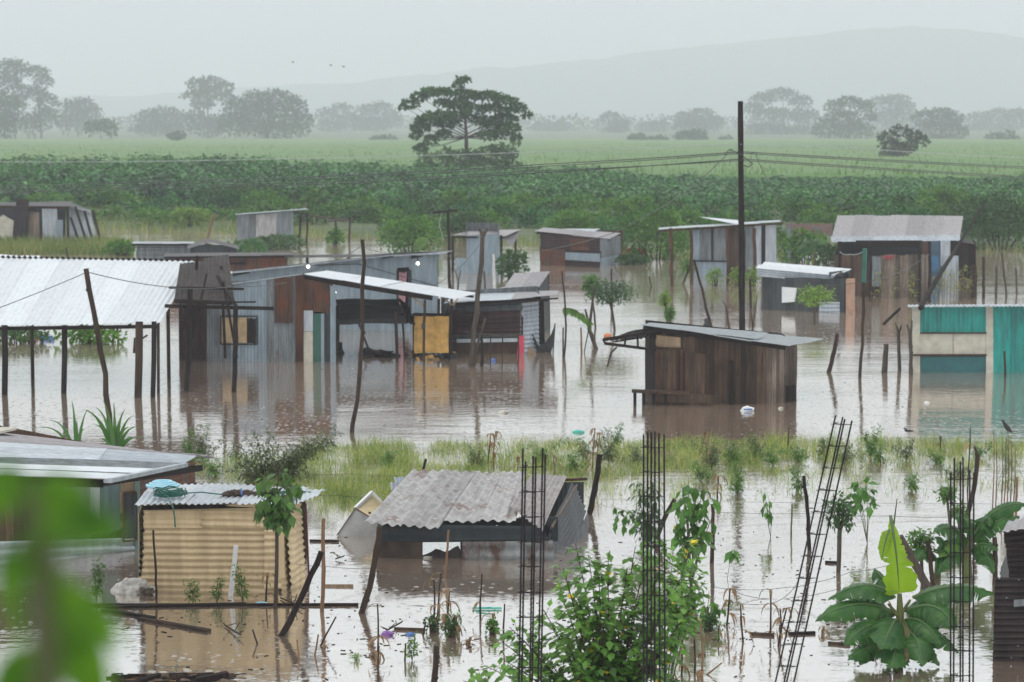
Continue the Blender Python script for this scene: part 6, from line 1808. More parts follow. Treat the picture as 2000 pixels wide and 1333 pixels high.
# ------------------------------------------------------------------ rebar columns
def cage(label, bars, Y, ydeep, ties, tilt=0.0, zb=-.3):
    """bars: (xtop, ytop, xbottom at y 1333, back?)"""
    t = Thing('rebar_column', label, 'rebar column', V(bars[0][2], 1333, Y) * 1.0, None)
    lines = []
    for xt, yt, xb, bk in bars:
        yy = Y + (ydeep if bk else 0)
        a = V(xt, yt, yy + tilt); b = V(xb, 1333, yy)
        d = (b - a); foot = b + d * ((b.z - zb) / -d.z) if abs(d.z) > 1e-6 else b
        mb = MB(); n = 60; L = (a - foot).length
        r_ = .0088
        mb.tube([a, a.lerp(foot, .5) + Vector((.003, 0, 0)), foot], r_, 7)
        # ribs of the bar
        k = int(L / .045)
        for i in range(k):
            p = a.lerp(foot, (i + .5) / k); dd = (foot - a).normalized() * .004; mb.tube([p - dd, p + dd], r_ + .0012, 6)
        t.part('bar', mb, M['steel']); lines.append((a, foot, bk))
    fr = [l for l in lines if not l[2]]; bk = [l for l in lines if l[2]]
    order = fr + bk[::-1]
    rr = random.Random(int(bars[0][0]))
    for py in ties:
        ring = []
        for a, f, b_ in order:
            # point on the bar at that photo row
            lo, hi = 0.0, 1.0
            for _ in range(24):
                m = (lo + hi) / 2; p = a.lerp(f, m)
                q = p - CAM; yy = 666.5 - F * (q.z * cos(TH) + q.y * sin(TH)) / (q.y * cos(TH) - q.z * sin(TH))
                if yy < py + rr.uniform(-.3, .3): lo = m
                else: hi = m
            ring.append(a.lerp(f, lo) + Vector((0, -.010 if not b_ else .010, rr.uniform(-.006, .006))))
        ring.append(ring[0] + Vector((0, -.01, .012)))
        e0 = ring[0] + Vector((-.03, -.01, 0)); e1 = ring[-1] + Vector((.05, -.01, .01))
        mb = MB(); mb.tube([e0] + ring + [e1], .0042, 5); t.part('tie', mb, M['steel'])
cage('upright rebar column before the sinking shack, leftmost of four', [(1021.5, 876, 1013, 0), (1041.5, 891, 1034.5, 0), (1060, 875, 1050.5, 0), (1026.5, 901, 1018.5, 1), (1046.5, 893, 1038.5, 1), (1065, 888, 1056, 1)], 22, .2, list(range(912, 1420, 49)))
cage('upright rebar column rising through the big leafy bush', [(1257, 849, 1256, 0), (1272, 844, 1271, 0), (1287, 846, 1288, 0), (1265, 844, 1263, 1), (1279, 843, 1278, 1), (1297, 848, 1298, 1)], 22.5, .2, list(range(875, 1420, 48)))
cage('leaning rebar column with a dark rope twisted top, in open water', [(1632, 812, 1514, 0), (1646, 815, 1531, 1), (1650, 819, 1536, 0), (1664, 822, 1550, 1)], 24, .18, list(range(829, 1420, 43)), tilt=.4)
cage('upright rebar column beside the banana plants at right', [(1857, 924, 1856, 0), (1876, 902, 1875, 0), (1894, 919, 1893, 0), (1864, 895, 1862, 1), (1881, 893, 1880, 1), (1902, 923, 1900, 1)], 24, .2, list(range(936, 1420, 48)))

def twig_plant(name, label, cat, base, tips, Y, leaf, W, mat, spread=.3, step=None, start=.35, sub=2, stem_r=.012, droop=.4, seed=0, stem='stem', group=None, sublen=.25, fold=.2, baseY=None, zb=-.3, fork=None):
    r = random.Random(seed)
    b = V(base[0], base[1], Y) if baseY else V(base[0], base[1], Y)
    b.z = zb if base[1] is None else b.z
    t = Thing(name, label, cat, (b.x, b.y, max(0, b.z)), group)
    lf = MB(); st = MB()
    if fork:
        fk = V(fork[0], fork[1], Y); st.tube([b + Vector((0, 0, -.3)), b.lerp(fk, .5) + Vector((.015, 0, 0)), fk], [fork[2], fork[2] * .75], 8); b = fk
    for tp in tips:
        y_ = Y + r.uniform(-spread, spread)
        tip = V(tp[0], tp[1], y_)
        c1 = b.lerp(tip, .5) + Vector(((b.x - tip.x) * .15 + r.uniform(-.05, .05), 0, abs(tip.x - b.x) * .12))
        N = 12; pts = []
        for i in range(N + 1):
            q = i / N
            pts.append(b * (1 - q) ** 2 + c1 * 2 * q * (1 - q) + tip * q * q)
        st.tube(pts, [stem_r, stem_r * .25], 5)
        L = sum((pts[i + 1] - pts[i]).length for i in range(N))
        stp = step or leaf * .7
        n = max(2, int(L * (1 - start) / stp))
        for i in range(n):
            q = start + (1 - start) * (i + r.random() * .5) / n
            p = b * (1 - q) ** 2 + c1 * 2 * q * (1 - q) + tip * q * q
            ax = (tip - b).normalized()
            for s_ in range(sub):
                d = rvec(r); d = (d - ax * d.dot(ax) * .6 + ax * .35).normalized()
                ln = sublen * r.uniform(.3, 1.1) * (1.15 - q * .6)
                e = p + d * ln + Vector((0, 0, -droop * ln * .3))
                st.tube([p, e], [stem_r * .22, stem_r * .12], 3)
                m = max(1, int(ln / (leaf * .55)))
                for k in range(m + 1):
                    pp = p.lerp(e, (k + 1) / (m + 1)) 
                    dd = (d + rvec(r) * .7 + Vector((0, 0, -droop))).normalized()
                    l = leaf * r.uniform(.6, 1.2)
                    lf.leaf(pp, dd, Vector((r.uniform(-.3, .3), r.uniform(-.5, .1), 1)), l, l * W, fold)
    t.part('leaves', lf, M[mat]); t.part('stems', st, M[stem])
    return t

twig_plant('leafy_bush', 'big bright green leafy bush with a few yellow leaves, bottom centre', 'bush', (1190, 1500),
    [(1124, 1062), (1100, 1110), (1149, 1084), (1188, 1084), (1170, 1120), (1241, 1068), (1262, 1095), (1225, 1110), (1095, 1160), (1130, 1170), (1060, 1190), (1030, 1245), (995, 1225), (976, 1250), (1150, 1200),
     (1200, 1180), (1250, 1160), (1290, 1110), (1310, 1150), (1285, 1190), (1330, 1130), (1342, 1200), (1312, 1240), (1080, 1230), (1110, 1260), (1170, 1250), (1230, 1230), (1270, 1270), (1310, 1300), (1060, 1290),
     (945, 1300), (905, 1330), (985, 1290), (1020, 1310), (1140, 1310), (1200, 1290), (930, 1340), (1330, 1320)], 25, .105, .74, 'lf_near', spread=.45, start=.3, sub=3, stem_r=.016, seed=5, droop=.35, sublen=.26, stem='bark')
twig_plant('leafy_bush', 'slim extension of bright leaves behind the middle rebar column', 'bush', (1300, 1400),
    [(1262, 1060), (1290, 1050), (1315, 1075), (1345, 1060), (1362, 1090), (1335, 1110), (1350, 1150), (1300, 1160), (1372, 1140)], 26.5, .10, .74, 'lf_near', spread=.3, start=.55, sub=3, stem_r=.012, seed=6, sublen=.2)
twig_plant('broad_leaf_plant', 'tall plant with large drooping leaves and pink bloom, right of the middle rebar column', 'plant', (1350, 1150),
    [(1330, 940), (1345, 932), (1360, 936), (1375, 945), (1388, 962), (1322, 965), (1350, 980), (1370, 990), (1340, 1005), (1395, 1000), (1318, 1010), (1365, 1030), (1330, 1050)], YG(1145), .23, .55, 'lf_vine', spread=.25, start=.55, sub=2, stem_r=.014, droop=1.6, seed=8, sublen=.14)
twig_plant('broad_leaf_plant', 'wilted leafy plant hanging over dark stalks at the right foot of the big bush', 'plant', (1382, 1225),
    [(1372, 1162), (1385, 1155), (1398, 1165), (1365, 1178), (1405, 1182), (1388, 1175)], YG(1228), .17, .5, 'lf_near', spread=.15, start=.3, sub=2, stem_r=.01, droop=1.8, seed=9, sublen=.12)
twig_plant('seedling', 'thin sprig with three drooping leaves in open water right of the big bush', 'seedling', (1420, 1132), [(1432, 1072)], YG(1130), .2, .5, 'lf_vine', start=.85, sub=3, stem_r=.005, droop=1.6, seed=3, sublen=.03, step=.4)
twig_plant('seedling', 'bushy drooping seedling left of the thin green cane', 'seedling', (1505, 1050), [(1493, 950), (1488, 972), (1500, 968)], YG(1050), .19, .38, 'lf_vine', start=.5, sub=2, stem_r=.006, droop=1.9, seed=4, sublen=.05)
twig_plant('seedling', 'pair of tall thin seedlings with broad leaves right of the leaning rebar column', 'seedling', (1694, 1062), [(1690, 928), (1676, 940), (1702, 940), (1670, 922), (1708, 965), (1668, 955)], YG(1062), .2, .6, 'lf_vine', start=.7, sub=2, stem_r=.007, droop=1.1, seed=5, sublen=.08)
twig_plant('vine', 'vine leaves hanging on the pale cord right of the leaning post', 'vine', (1262, 1040), [(1190, 985), (1200, 1000), (1218, 990), (1232, 1010), (1190, 1015), (1212, 1025), (1250, 985)], 39, .15, .5, 'lf_vine', start=.55, sub=2, stem_r=.006, droop=1.5, seed=6, sublen=.08)
twig_plant('fern_plant', 'grey green feathery plant hanging left of the middle rebar column', 'plant', (1265, 1080), [(1245, 935), (1255, 960), (1270, 930), (1282, 955), (1240, 990), (1262, 1000), (1280, 1010), (1250, 1030)], 39, .13, .3, 'lf_shrub_d', start=.3, sub=4, stem_r=.008, droop=1.3, seed=7, sublen=.2)
twig_plant('sapling', 'young tree with bright drooping leaves in front of the beige hut', 'sapling', (536, 1195),
    [(545, 912), (520, 925), (570, 920), (505, 945), (585, 940), (530, 950), (560, 955), (515, 975), (580, 975), (545, 985), (500, 965), (540, 1000), (560, 1010)], YG(1190), .19, .62, 'lf_sap', spread=.22, start=.2, sub=3, stem_r=.010, droop=1.2, seed=10, sublen=.2, stem='bark_grey', fork=(541, 1015, .032))

def round_tree(label, cx, cy, rx, ry, x1, y1, mat, leaf, tw, seed, dens=1.0):
    r = random.Random(seed); Y = YG(y1); k = mpp(Y)
    t = Thing('small_tree', label, 'tree', G(x1, y1))
    cr = MB(); tr = MB()
    for i in range(7):
        a = i / 7 * 2 * pi
        c = V(cx + cos(a) * rx * .45, cy + sin(a) * ry * .45, Y + r.uniform(-.5, .5) * rx * k)
        R = (rx * .6 * k, rx * .55 * k, ry * .55 * k)
        clump(cr, c, R, int(dens * 9 * R[0] * R[2] / leaf / leaf * 2) + 20, leaf, leaf * .45, r, simple=False, shell=.25, droop=.6)
        tr.tube([V(cx, cy + ry * .9, Y), c], [tw * k * .3, tw * k * .1], 5)
    tr.tube(pole_pts(cx, cy + ry * .5, x1, y1, bend=.05), tw / 2 * k, 8)
    t.part('crown', cr, M[mat]); t.part('trunk', tr, M['bark_grey'])
    return t
round_tree('small round headed tree on a bare trunk behind the leaning rebar column', 1641, 1002, 34, 40, 1637, 1118, 'lf_shrub_d', .10, 9, 3)
round_tree('bushy small tree behind the big banana plant', 1798, 1062, 28, 34, 1802, 1135, 'lf_shrub', .10, 7, 4)
round_tree('small leafy tuft left of the right rebar column, above', 1850, 965, 22, 18, 1856, 1040, 'lf_shrub', .09, 5, 5)
round_tree('small leafy tuft behind the right rebar column, below', 1872, 1000, 16, 18, 1874, 1050, 'lf_shrub', .09, 5, 6)
round_tree('wide low tree standing in the middle of the flood left of the utility pole', 1192, 572, 58, 26, 1200, 645, 'lf_shrub_d', .12, 5, 7)
round_tree('leafy light tuft beside the wide low flooded tree', 1155, 555, 22, 24, 1163, 640, 'lf_shrub', .12, 4, 8)
round_tree('lime green bush before the low dark shack', 1592, 578, 40, 22, 1590, 632, 'lf_lime', .13, 5, 9)
round_tree('small tree by the left post of the tall zinc shack', 1344, 520, 16, 16, 1334, 555, 'lf_shrub', .15, 5, 10)
round_tree('leafy pole like shrub behind the board house, left', 1299, 585, 12, 18, 1304, 640, 'lf_lime', .12, 4, 11)
round_tree('low leafy tuft at the foot of the leafy pole', 1308, 612, 12, 16, 1306, 650, 'lf_shrub', .1, 3, 12)
round_tree('pale green leafy branch poking over the mauve roof edge', 1795, 468, 32, 10, 1775, 540, 'lf_lime', .15, 4, 13)
for i, (px, lab) in enumerate([(1397, 'yellow green sprouting bush left of the tall zinc shack boards'), (1441, 'yellow green sprouting bush left of the utility pole'), (1470, 'yellow green sprouting bush right of the utility pole')]):
    shrub(lab, px, 558, 15, 34, 'lf_lime', leaf=.13, seed=i, n=4)
for px, py, w, h, m, lab in [(180, 690, 70, 34, 'lf_shrub', 'low green mass of plants under the white roof, left'), (40, 690, 60, 28, 'lf_shrub_d', 'low dark green plants at the left edge under the white roof')]:
    shrub(lab, px, py - 20, w, h, m, leaf=.16, seed=3, n=7, dens=.8)
# drooping frond
def frond(label, x0, y0, x1, y1, Y, n, L, mat, seed, base):
    r = random.Random(seed); mb = MB(); t = Thing('palm_frond', label, 'plant', G(*base))
    A, B = V(x0, y0, Y), V(x1, y1, Y)
    pts = [A.lerp(B, i / n) + Vector((0, 0, .25 * sin(pi * i / n) * .5)) for i in range(n + 1)]
    for p in pts:
        for s_ in (-1, 1):
            for j in range(2):
                mb.leaf(p, Vector((.35 + r.uniform(-.2, .2), s_ * .4, -.8 + s_ * .5 + r.uniform(-.2, .2))).normalized(), Vector((0, -1, .3)), L * r.uniform(.7, 1.1), L * .3)
    t.part('leaflets', mb, M[mat]); st = MB(); st.tube(pts, .012, 5); st.tube([B, G(*base) + Vector((0, 0, -.3))], .02, 5); t.part('stalk', st, M['stem'])
frond('bright drooping frond left of the split stump', 1100, 602, 1152, 632, YG(688), 16, .28, 'lf_shrub', 2, (1137, 688))

# feathery shrub, strap leaved clump, broom plant, corn
twig_plant('feathery_shrub', 'wide feathery shrub with arching twigs behind the beige hut', 'shrub', (520, 960),
    [(440, 880), (455, 865), (480, 850), (500, 846), (530, 842), (545, 868), (570, 872), (600, 862), (630, 850), (662, 843), (640, 868), (610, 885), (590, 900), (560, 905), (520, 880), (490, 890), (465, 905), (445, 915), (600, 915), (540, 925), (650, 858), (575, 890), (510, 905), (475, 925)], 46.5, .075, .42, 'lf_dull', spread=.5, start=.25, sub=4, stem_r=.010, droop=.2, seed=12, sublen=.24, stem='bark')
def strap_clump():
    r = random.Random(5); Y = 45.5
    t = Thing('strap_leaf_plant', 'clump of long arching strap leaves behind the grey roof shack', 'plant', V(205, 880, Y))
    def one(bx, by, tips):
        for (tx, ty, w) in tips:
            mb = MB(); A = V(bx, by, Y); B = V(tx, ty, Y + r.uniform(-.5, .5))
            mid = A.lerp(B, .55) + Vector((-(B.x - A.x) * .2, 0, .28 + abs(B.x - A.x) * .25))
            N = 8; vv = []; ff = []
            for i in range(N + 1):
                q = i / N; p = A * (1 - q) ** 2 + mid * 2 * q * (1 - q) + B * q * q
                ww = w * (.55 + .45 * sin(pi * min(1, q * 1.6))) * (1 - q ** 3) + .004
                side = Vector((.35, 1, .1)) if abs(B.x - A.x) > .5 else Vector((1, .3, 0))
                side = (B - A).cross(Vector((0, -1, .35))).normalized()
                vv += [p + side * ww / 2, p + Vector((0, 0, -ww * .15)), p - side * ww / 2]
            for i in range(N):
                ff += [(3 * i, 3 * i + 1, 3 * i + 4, 3 * i + 3), (3 * i + 1, 3 * i + 2, 3 * i + 5, 3 * i + 4)]
            mb.add(vv, ff); t.part('leaf', mb, M['lf_strap'])
    one(150, 905, [(66, 838, .05), (95, 822, .06), (140, 782, .07), (150, 820, .06), (172, 800, .06), (118, 850, .05), (168, 838, .05)])
    one(225, 905, [(160, 800, .09), (185, 795, .08), (200, 780, .08), (222, 785, .08), (245, 800, .08), (262, 812, .07), (275, 835, .07), (290, 860, .05), (180, 830, .08), (212, 810, .09), (255, 835, .08), (235, 820, .09), (200, 850, .08), (270, 858, .06), (190, 860, .08)])
strap_clump()

def maize(label, px, py, h, mat, seed, lean=0.0, nl=8, L=.5, group=None, name='corn_plant', cat='corn', w=.04):
    r = random.Random(seed); b = G(px, py); k = mpp(b.y); H = h * k
    t = Thing(name, label, cat, b, group)
    mb = MB(); top = b + Vector((lean * H, 0, H)); mb.tube([b + Vector((0, 0, -.3)), b.lerp(top, .5) + Vector((r.uniform(-.02, .02), 0, 0)), top], [.016, .006], 5); t.part('stalk', mb, M['stem'] if mat != 'lf_dry' else M['bamboo'])
    mb = MB()
    for i in range(nl):
        p = b.lerp(top, .2 + .78 * i / nl); a = r.uniform(0, 2 * pi)
        mb.blade(p, Vector((cos(a), sin(a), .9)), L * r.uniform(.6, 1.1) * min(1, H), w, 1.9, 5)
    t.part('leaves', mb, M[mat])
r = random.Random(8)
for i in range(13):
    px = 1826 + i * 6.2 + r.uniform(-2, 2)
    maize('yellowing corn plant standing in the flood right of the brown shack', px, 583 + r.uniform(-6, 4), r.uniform(45, 70), 'lf_yel', i, nl=9, L=.55, group='yellowing corn right of the brown shack', w=.06)
for i in range(8):
    px = 1745 + r.uniform(-45, 45)
    maize('yellow brown corn plant before the brown board wall', px, 590 + r.uniform(-4, 10), r.uniform(45, 75), 'lf_yel', 40 + i, nl=8, L=.5, group='corn plants before the brown shack', w=.05)
for i, px in enumerate((1700, 1712, 1726, 1733)):
    maize('dead corn stalk beside the green topped stake', px, 600 + i, 34, 'lf_dry', 70 + i, nl=3, L=.4, group='dead corn beside the green topped stake')

def broom():
    r = random.Random(7); b = G(1966, 995)
    t = Thing('drooping_weed', 'tall brown stalks with hanging narrow green leaves under the perched bird, right', 'weed', b)
    st = MB(); lf = MB(); Y = b.y
    for x0, y0, x1 in [(1941, 838, 1938), (1946, 865, 1944), (1965, 855, 1960), (1970, 850, 1966), (1976, 862, 1972), (1958, 868, 1955), (1983, 880, 1978)]:
        a = V(x0, y0, Y); c = V(x1, 995, Y); st.tube([c + Vector((0, 0, -.2)), a.lerp(c, .5) + Vector((.02, 0, 0)), a], [.014, .006], 5)
        if x0 > 1950:
            for k in range(70):
                p = a.lerp(c, r.uniform(.05, .75)); lf.blade(p, Vector((r.uniform(-1, 1), r.uniform(-1, 1), .3)), r.uniform(.12, .3), .012, 2.6, 4)
    t.part('stalks', st, M['bamboo']); t.part('leaves', lf, M['lf_dull'])
broom()

# bananas
def banana_leaf(t, pts, w, mat, seed, tear=.25, name='leaf', tilt=.5, pf=None):
    """pts: three (px,py,Y); a midrib with two drooping halves, edges notched"""
    r = random.Random(seed)
    A, C_, B = [V(*p) for p in pts]
    ctrl = C_ * 2 - (A + B) * .5
    N = 32; vv = []; ff = []; mb = MB()
    prevd = None
    for i in range(N + 1):
        q = i / N; p = A * (1 - q) ** 2 + ctrl * 2 * q * (1 - q) + B * q * q
        d = ((ctrl - A) * (1 - q) + (B - ctrl) * q).normalized()
        side = d.cross(Vector((0, -tilt, 1))).normalized()
        nrm = side.cross(d).normalized()
        if nrm.z < 0: nrm = -nrm
        prof = min(1, (q / .16)) ** .7 * min(1, ((1 - q) / .32)) ** .75
        if pf: prof = pf(q)
        ww = w / 2 * max(.03, prof) * (1 + .05 * sin(i * 1.9 + seed))
        for s_ in (-1, 1):
            j = r.uniform(-.05, .06) * ww * 2
            vv.append(p + side * s_ * (ww * .55) - nrm * ww * .10 + nrm * .012 * sin(i * 2.1))
            vv.append(p + side * s_ * (ww + j) - nrm * ww * .72 + nrm * .02 * sin(i * 1.3 + s_))
        vv.append(p)
    for i in range(N):
        k = 5 * i; m = 5 * (i + 1)
        ff.append((k + 4, m + 4, m + 0, k + 0)); ff.append((k + 2, m + 2, m + 4, k + 4))
        if r.random() > tear or i < 3: ff.append((k + 0, m + 0, m + 1, k + 1))
        else:
            vv.append(Vector(vv[k + 1]).lerp(Vector(vv[m + 1]), .3)); ff.append((k + 0, m + 0, len(vv) - 1, k + 1))
        if r.random() > tear or i < 3: ff.append((k + 3, m + 3, m + 2, k + 2))
        else:
            vv.append(Vector(vv[k + 3]).lerp(Vector(vv[m + 3]), .3)); ff.append((k + 3, len(vv) - 1, m + 3 - 1, k + 2)) if False else ff.append((k + 3, len(vv) - 1, m + 2, k + 2))
    mb.add(vv, ff)
    o = t.part(name, mb, M[mat], smooth=True)
    rb = MB(); pr = []
    for i in range(9):
        q = i / 8; pr.append(A * (1 - q) ** 2 + ctrl * 2 * q * (1 - q) + B * q * q + Vector((0, -.004, .004)))
    rb.tube(pr, [.014 + w * .02, .003], 6); t.part('midrib', rb, M['rib'], parent=o)
def banana_big():
    Y = YG(1290)
    t = Thing('banana_plant', 'big banana plant with one upright pale yellow green leaf, lower right', 'banana plant', G(1752, 1290))
    k = mpp(Y); W = lambda px: px * k
    mb = MB(); mb.tube([V(1750, 1330, Y), V(1756, 1240, Y), V(1758, 1200, Y), V(1757, 1160, Y)], [.075, .065, .05, .03], 10)
    for a in ((1735, 1180), (1778, 1172), (1742, 1195)): mb.tube([V(1757, 1205, Y), V(a[0], a[1], Y - .05)], [.03, .016], 7)
    t.part('trunk', mb, M['ban_stem'])
    L = [((1748, 1168), (1690, 1143), (1617, 1172), 46, 'lf_banana', -.1, .3), ((1742, 1195), (1672, 1180), (1592, 1214), 44, 'lf_banana', -.3, .9),
         ((1782, 1168), (1862, 1146), (1942, 1160), 50, 'lf_banana', -.1, .4), ((1768, 1195), (1826, 1186), (1866, 1232), 62, 'lf_banana', -.4, .8),
         ((1752, 1212), (1742, 1222), (1722, 1268), 62, 'lf_banana', -.9, 1.5), ((1748, 1236), (1700, 1222), (1650, 1262), 52, 'lf_banana', -.5, 1.0),
         ((1756, 1245), (1785, 1242), (1802, 1302), 66, 'lf_banana', -.7, 1.0), ((1780, 1235), (1826, 1238), (1872, 1276), 34, 'lf_banana', -.2, .6),
         ((1745, 1268), (1704, 1262), (1656, 1290), 40, 'lf_banana', -.6, .8), ((1748, 1155), (1722, 1128), (1708, 1112), 26, 'lf_banana', .2, .4),
         ((1745, 1205), (1725, 1190), (1710, 1206), 34, 'lf_banana', -.1, .5)]
    L += [((1762, 1212), (1774, 1240), (1768, 1296), 24, 'lf_dry', -.6, 1.2), ((1742, 1215), (1726, 1245), (1733, 1292), 20, 'lf_dry', -.6, 1.2), ((1750, 1240), (1715, 1245), (1680, 1300), 50, 'lf_banana', -.5, 1.0), ((1752, 1250), (1750, 1262), (1738, 1306), 56, 'lf_banana', -.9, 1.6), ((1762, 1215), (1800, 1215), (1838, 1262), 50, 'lf_banana', -.5, .8),
          ((1770, 1255), (1800, 1262), (1835, 1300), 34, 'lf_banana', -.4, .8), ((1745, 1225), (1705, 1215), (1668, 1250), 50, 'lf_banana', .3, .8)]
    for i, (a, b, c, w, m, dy, tl) in enumerate(L):
        banana_leaf(t, [(a[0], a[1], Y), (b[0], b[1], Y + dy * .5), (c[0], c[1], Y + dy)], W(w * 1.15), m, i, tilt=tl, tear=.17)
    banana_leaf(t, [(1739, 1008, Y + .1), (1750, 1080, Y - .08), (1756, 1158, Y)], W(62), 'lf_banana_y', 31, .08, tilt=4, pf=lambda q: min(1, .03 + (q / .80) ** .9) * min(1, (1 - q) / .07) ** .5)
    banana_leaf(t, [(1737, 1035, Y - .04), (1729, 1060, Y - .10), (1722, 1095, Y - .14)], W(22), 'lf_banana_y', 33, .0, tilt=3)
    mb = MB(); mb.tube([V(1745, 1030, Y + .05), V(1752, 975, Y + .05)], [.012, .006], 6); t.part('tip', mb, M['stem'])
banana_big()
def banana_back():
    Y = YG(1135); k = mpp(Y)
    t = Thing('banana_plant', 'dark green banana plant behind the right rebar column', 'banana plant', G(1892, 1135))
    mb = MB(); mb.tube([V(1890, 1160, Y), V(1888, 1090, Y), V(1893, 1050, Y)], [.09, .07, .04], 9); mb.tube([V(1830, 1160, Y + .3), V(1832, 1090, Y + .3)], [.07, .04], 8); t.part('trunk', mb, M['ban_stem'])
    for i, (a, b, c, w, m) in enumerate([((1892, 1062), (1860, 1032), (1822, 1040), 44, 'lf_banana'), ((1893, 1055), (1885, 1016), (1862, 1012), 40, 'lf_banana'), ((1895, 1055), (1925, 1015), (1932, 1030), 40, 'lf_banana'),
            ((1900, 1060), (1940, 1022), (1992, 1010), 36, 'lf_banana'), ((1915, 1040), (1950, 995), (2010, 985), 36, 'lf_banana'), ((1897, 1080), (1925, 1082), (1940, 1122), 40, 'lf_banana'), ((1885, 1085), (1855, 1085), (1830, 1124), 40, 'lf_banana'),
            ((1884, 1068), (1858, 1062), (1834, 1090), 36, 'lf_banana_b'), ((1895, 1075), (1920, 1062), (1950, 1075), 34, 'lf_banana'), ((1830, 1095), (1808, 1075), (1790, 1100), 34, 'lf_banana'), ((1832, 1100), (1845, 1065), (1825, 1050), 32, 'lf_banana')]):
        banana_leaf(t, [(a[0], a[1], Y), (b[0], b[1], Y - .2), (c[0], c[1], Y - .3)], w * k, m, 60 + i, tilt=.8)
banana_back()
# small banana clumps far away
for lab, px, py, s_ in [('small banana clump before the little white house', 1590, 520, 1.0), ('glossy banana leaves behind the rusty shed', 492, 512, .9), ('single pale banana leaf beside the bright shrub', 838, 500, .8)]:
    Y = YG(py); k = mpp(Y); t = Thing('banana_plant', lab, 'banana plant', G(px, py))
    mb = MB(); mb.tube([V(px, py + 6, Y), V(px, py - 30 * s_, Y)], [.12, .06], 7); t.part('trunk', mb, M['ban_stem'])
    for i in range(6 if 'single' not in lab else 2):
        a = -2.4 + i * .85; banana_leaf(t, [(px, py - 28 * s_, Y), (px + sin(a) * 18 * s_, py - 28 * s_ - 20 * abs(cos(a * .6)), Y), (px + sin(a) * 36 * s_, py - 22 * s_ - 8 * cos(a), Y)], 16 * k, 'lf_banana_b' if 'single' in lab else 'lf_banana', i, tilt=1)

# small weeds standing in the water
for i, (px, py, w, h, m, lab) in enumerate([(188, 1178, 16, 105, 'lf_shrub', 'slender leafy weed left of the white sack'), (377, 1176, 18, 50, 'lf_shrub', 'small ferny weed at the foot of the beige hut'), (424, 1178, 10, 55, 'lf_shrub', 'thin leafy weed left of the white concrete post'),
        (474, 1178, 16, 82, 'lf_shrub', 'taller leafy weed right of the white concrete post'), (805, 1290, 8, 60, 'lf_shrub', 'short twiggy weed near the blue bag'), (695, 1290, 6, 10, 'lf_lime', 'tiny floating green sprig at bottom centre')]):
    Y = YG(py); tips = []
    rr = random.Random(i)
    for j in range(5): tips.append((px + rr.uniform(-w, w), py - h * rr.uniform(.55, 1)))
    twig_plant('water_weed', lab, 'weed', (px, py), tips, Y, .055, .4, m, spread=.08, start=.2, sub=3, stem_r=.005, seed=i, sublen=.10)

# dry stalks: bare canes with rags of dead leaf
def stalk(px0, py0, px1, py1, rag, seed, label, green=False, w=6):
    r = random.Random(seed); pts = pole_pts(px0, py0, px1, py1, bend=r.uniform(-.5, .5), n=5); k = mpp(pts[0].y)
    t = Thing('dry_stalk', label, 'stalk', (pts[0].x, pts[0].y, 0), 'dry stalks' if label.startswith('bare') else None)
    mb = MB(); mb.tube(pts, [w / 2 * k, w / 3.4 * k], 6); t.part('cane', mb, M['bamboo'] if r.random() < .5 else M['bark'])
    if rag:
        mb = MB()
        for j in range(rag * 5):
            p = pts[r.randint(2, 5)]; a = r.uniform(0, 2 * pi)
            mb.blade(p, Vector((cos(a), sin(a), .4)), r.uniform(.12, .36), .05, 3.4, 5)
        t.part('dead_leaves', mb, M['lf_dry'])
    if green:
        mb = MB()
        for j in range(60): mb.leaf(pts[r.randint(1, 5)] + rvec(r) * .07, rvec(r), Vector((0, 0, 1)), .06, .03)
        t.part('green_leaves', mb, M['lf_shrub'])
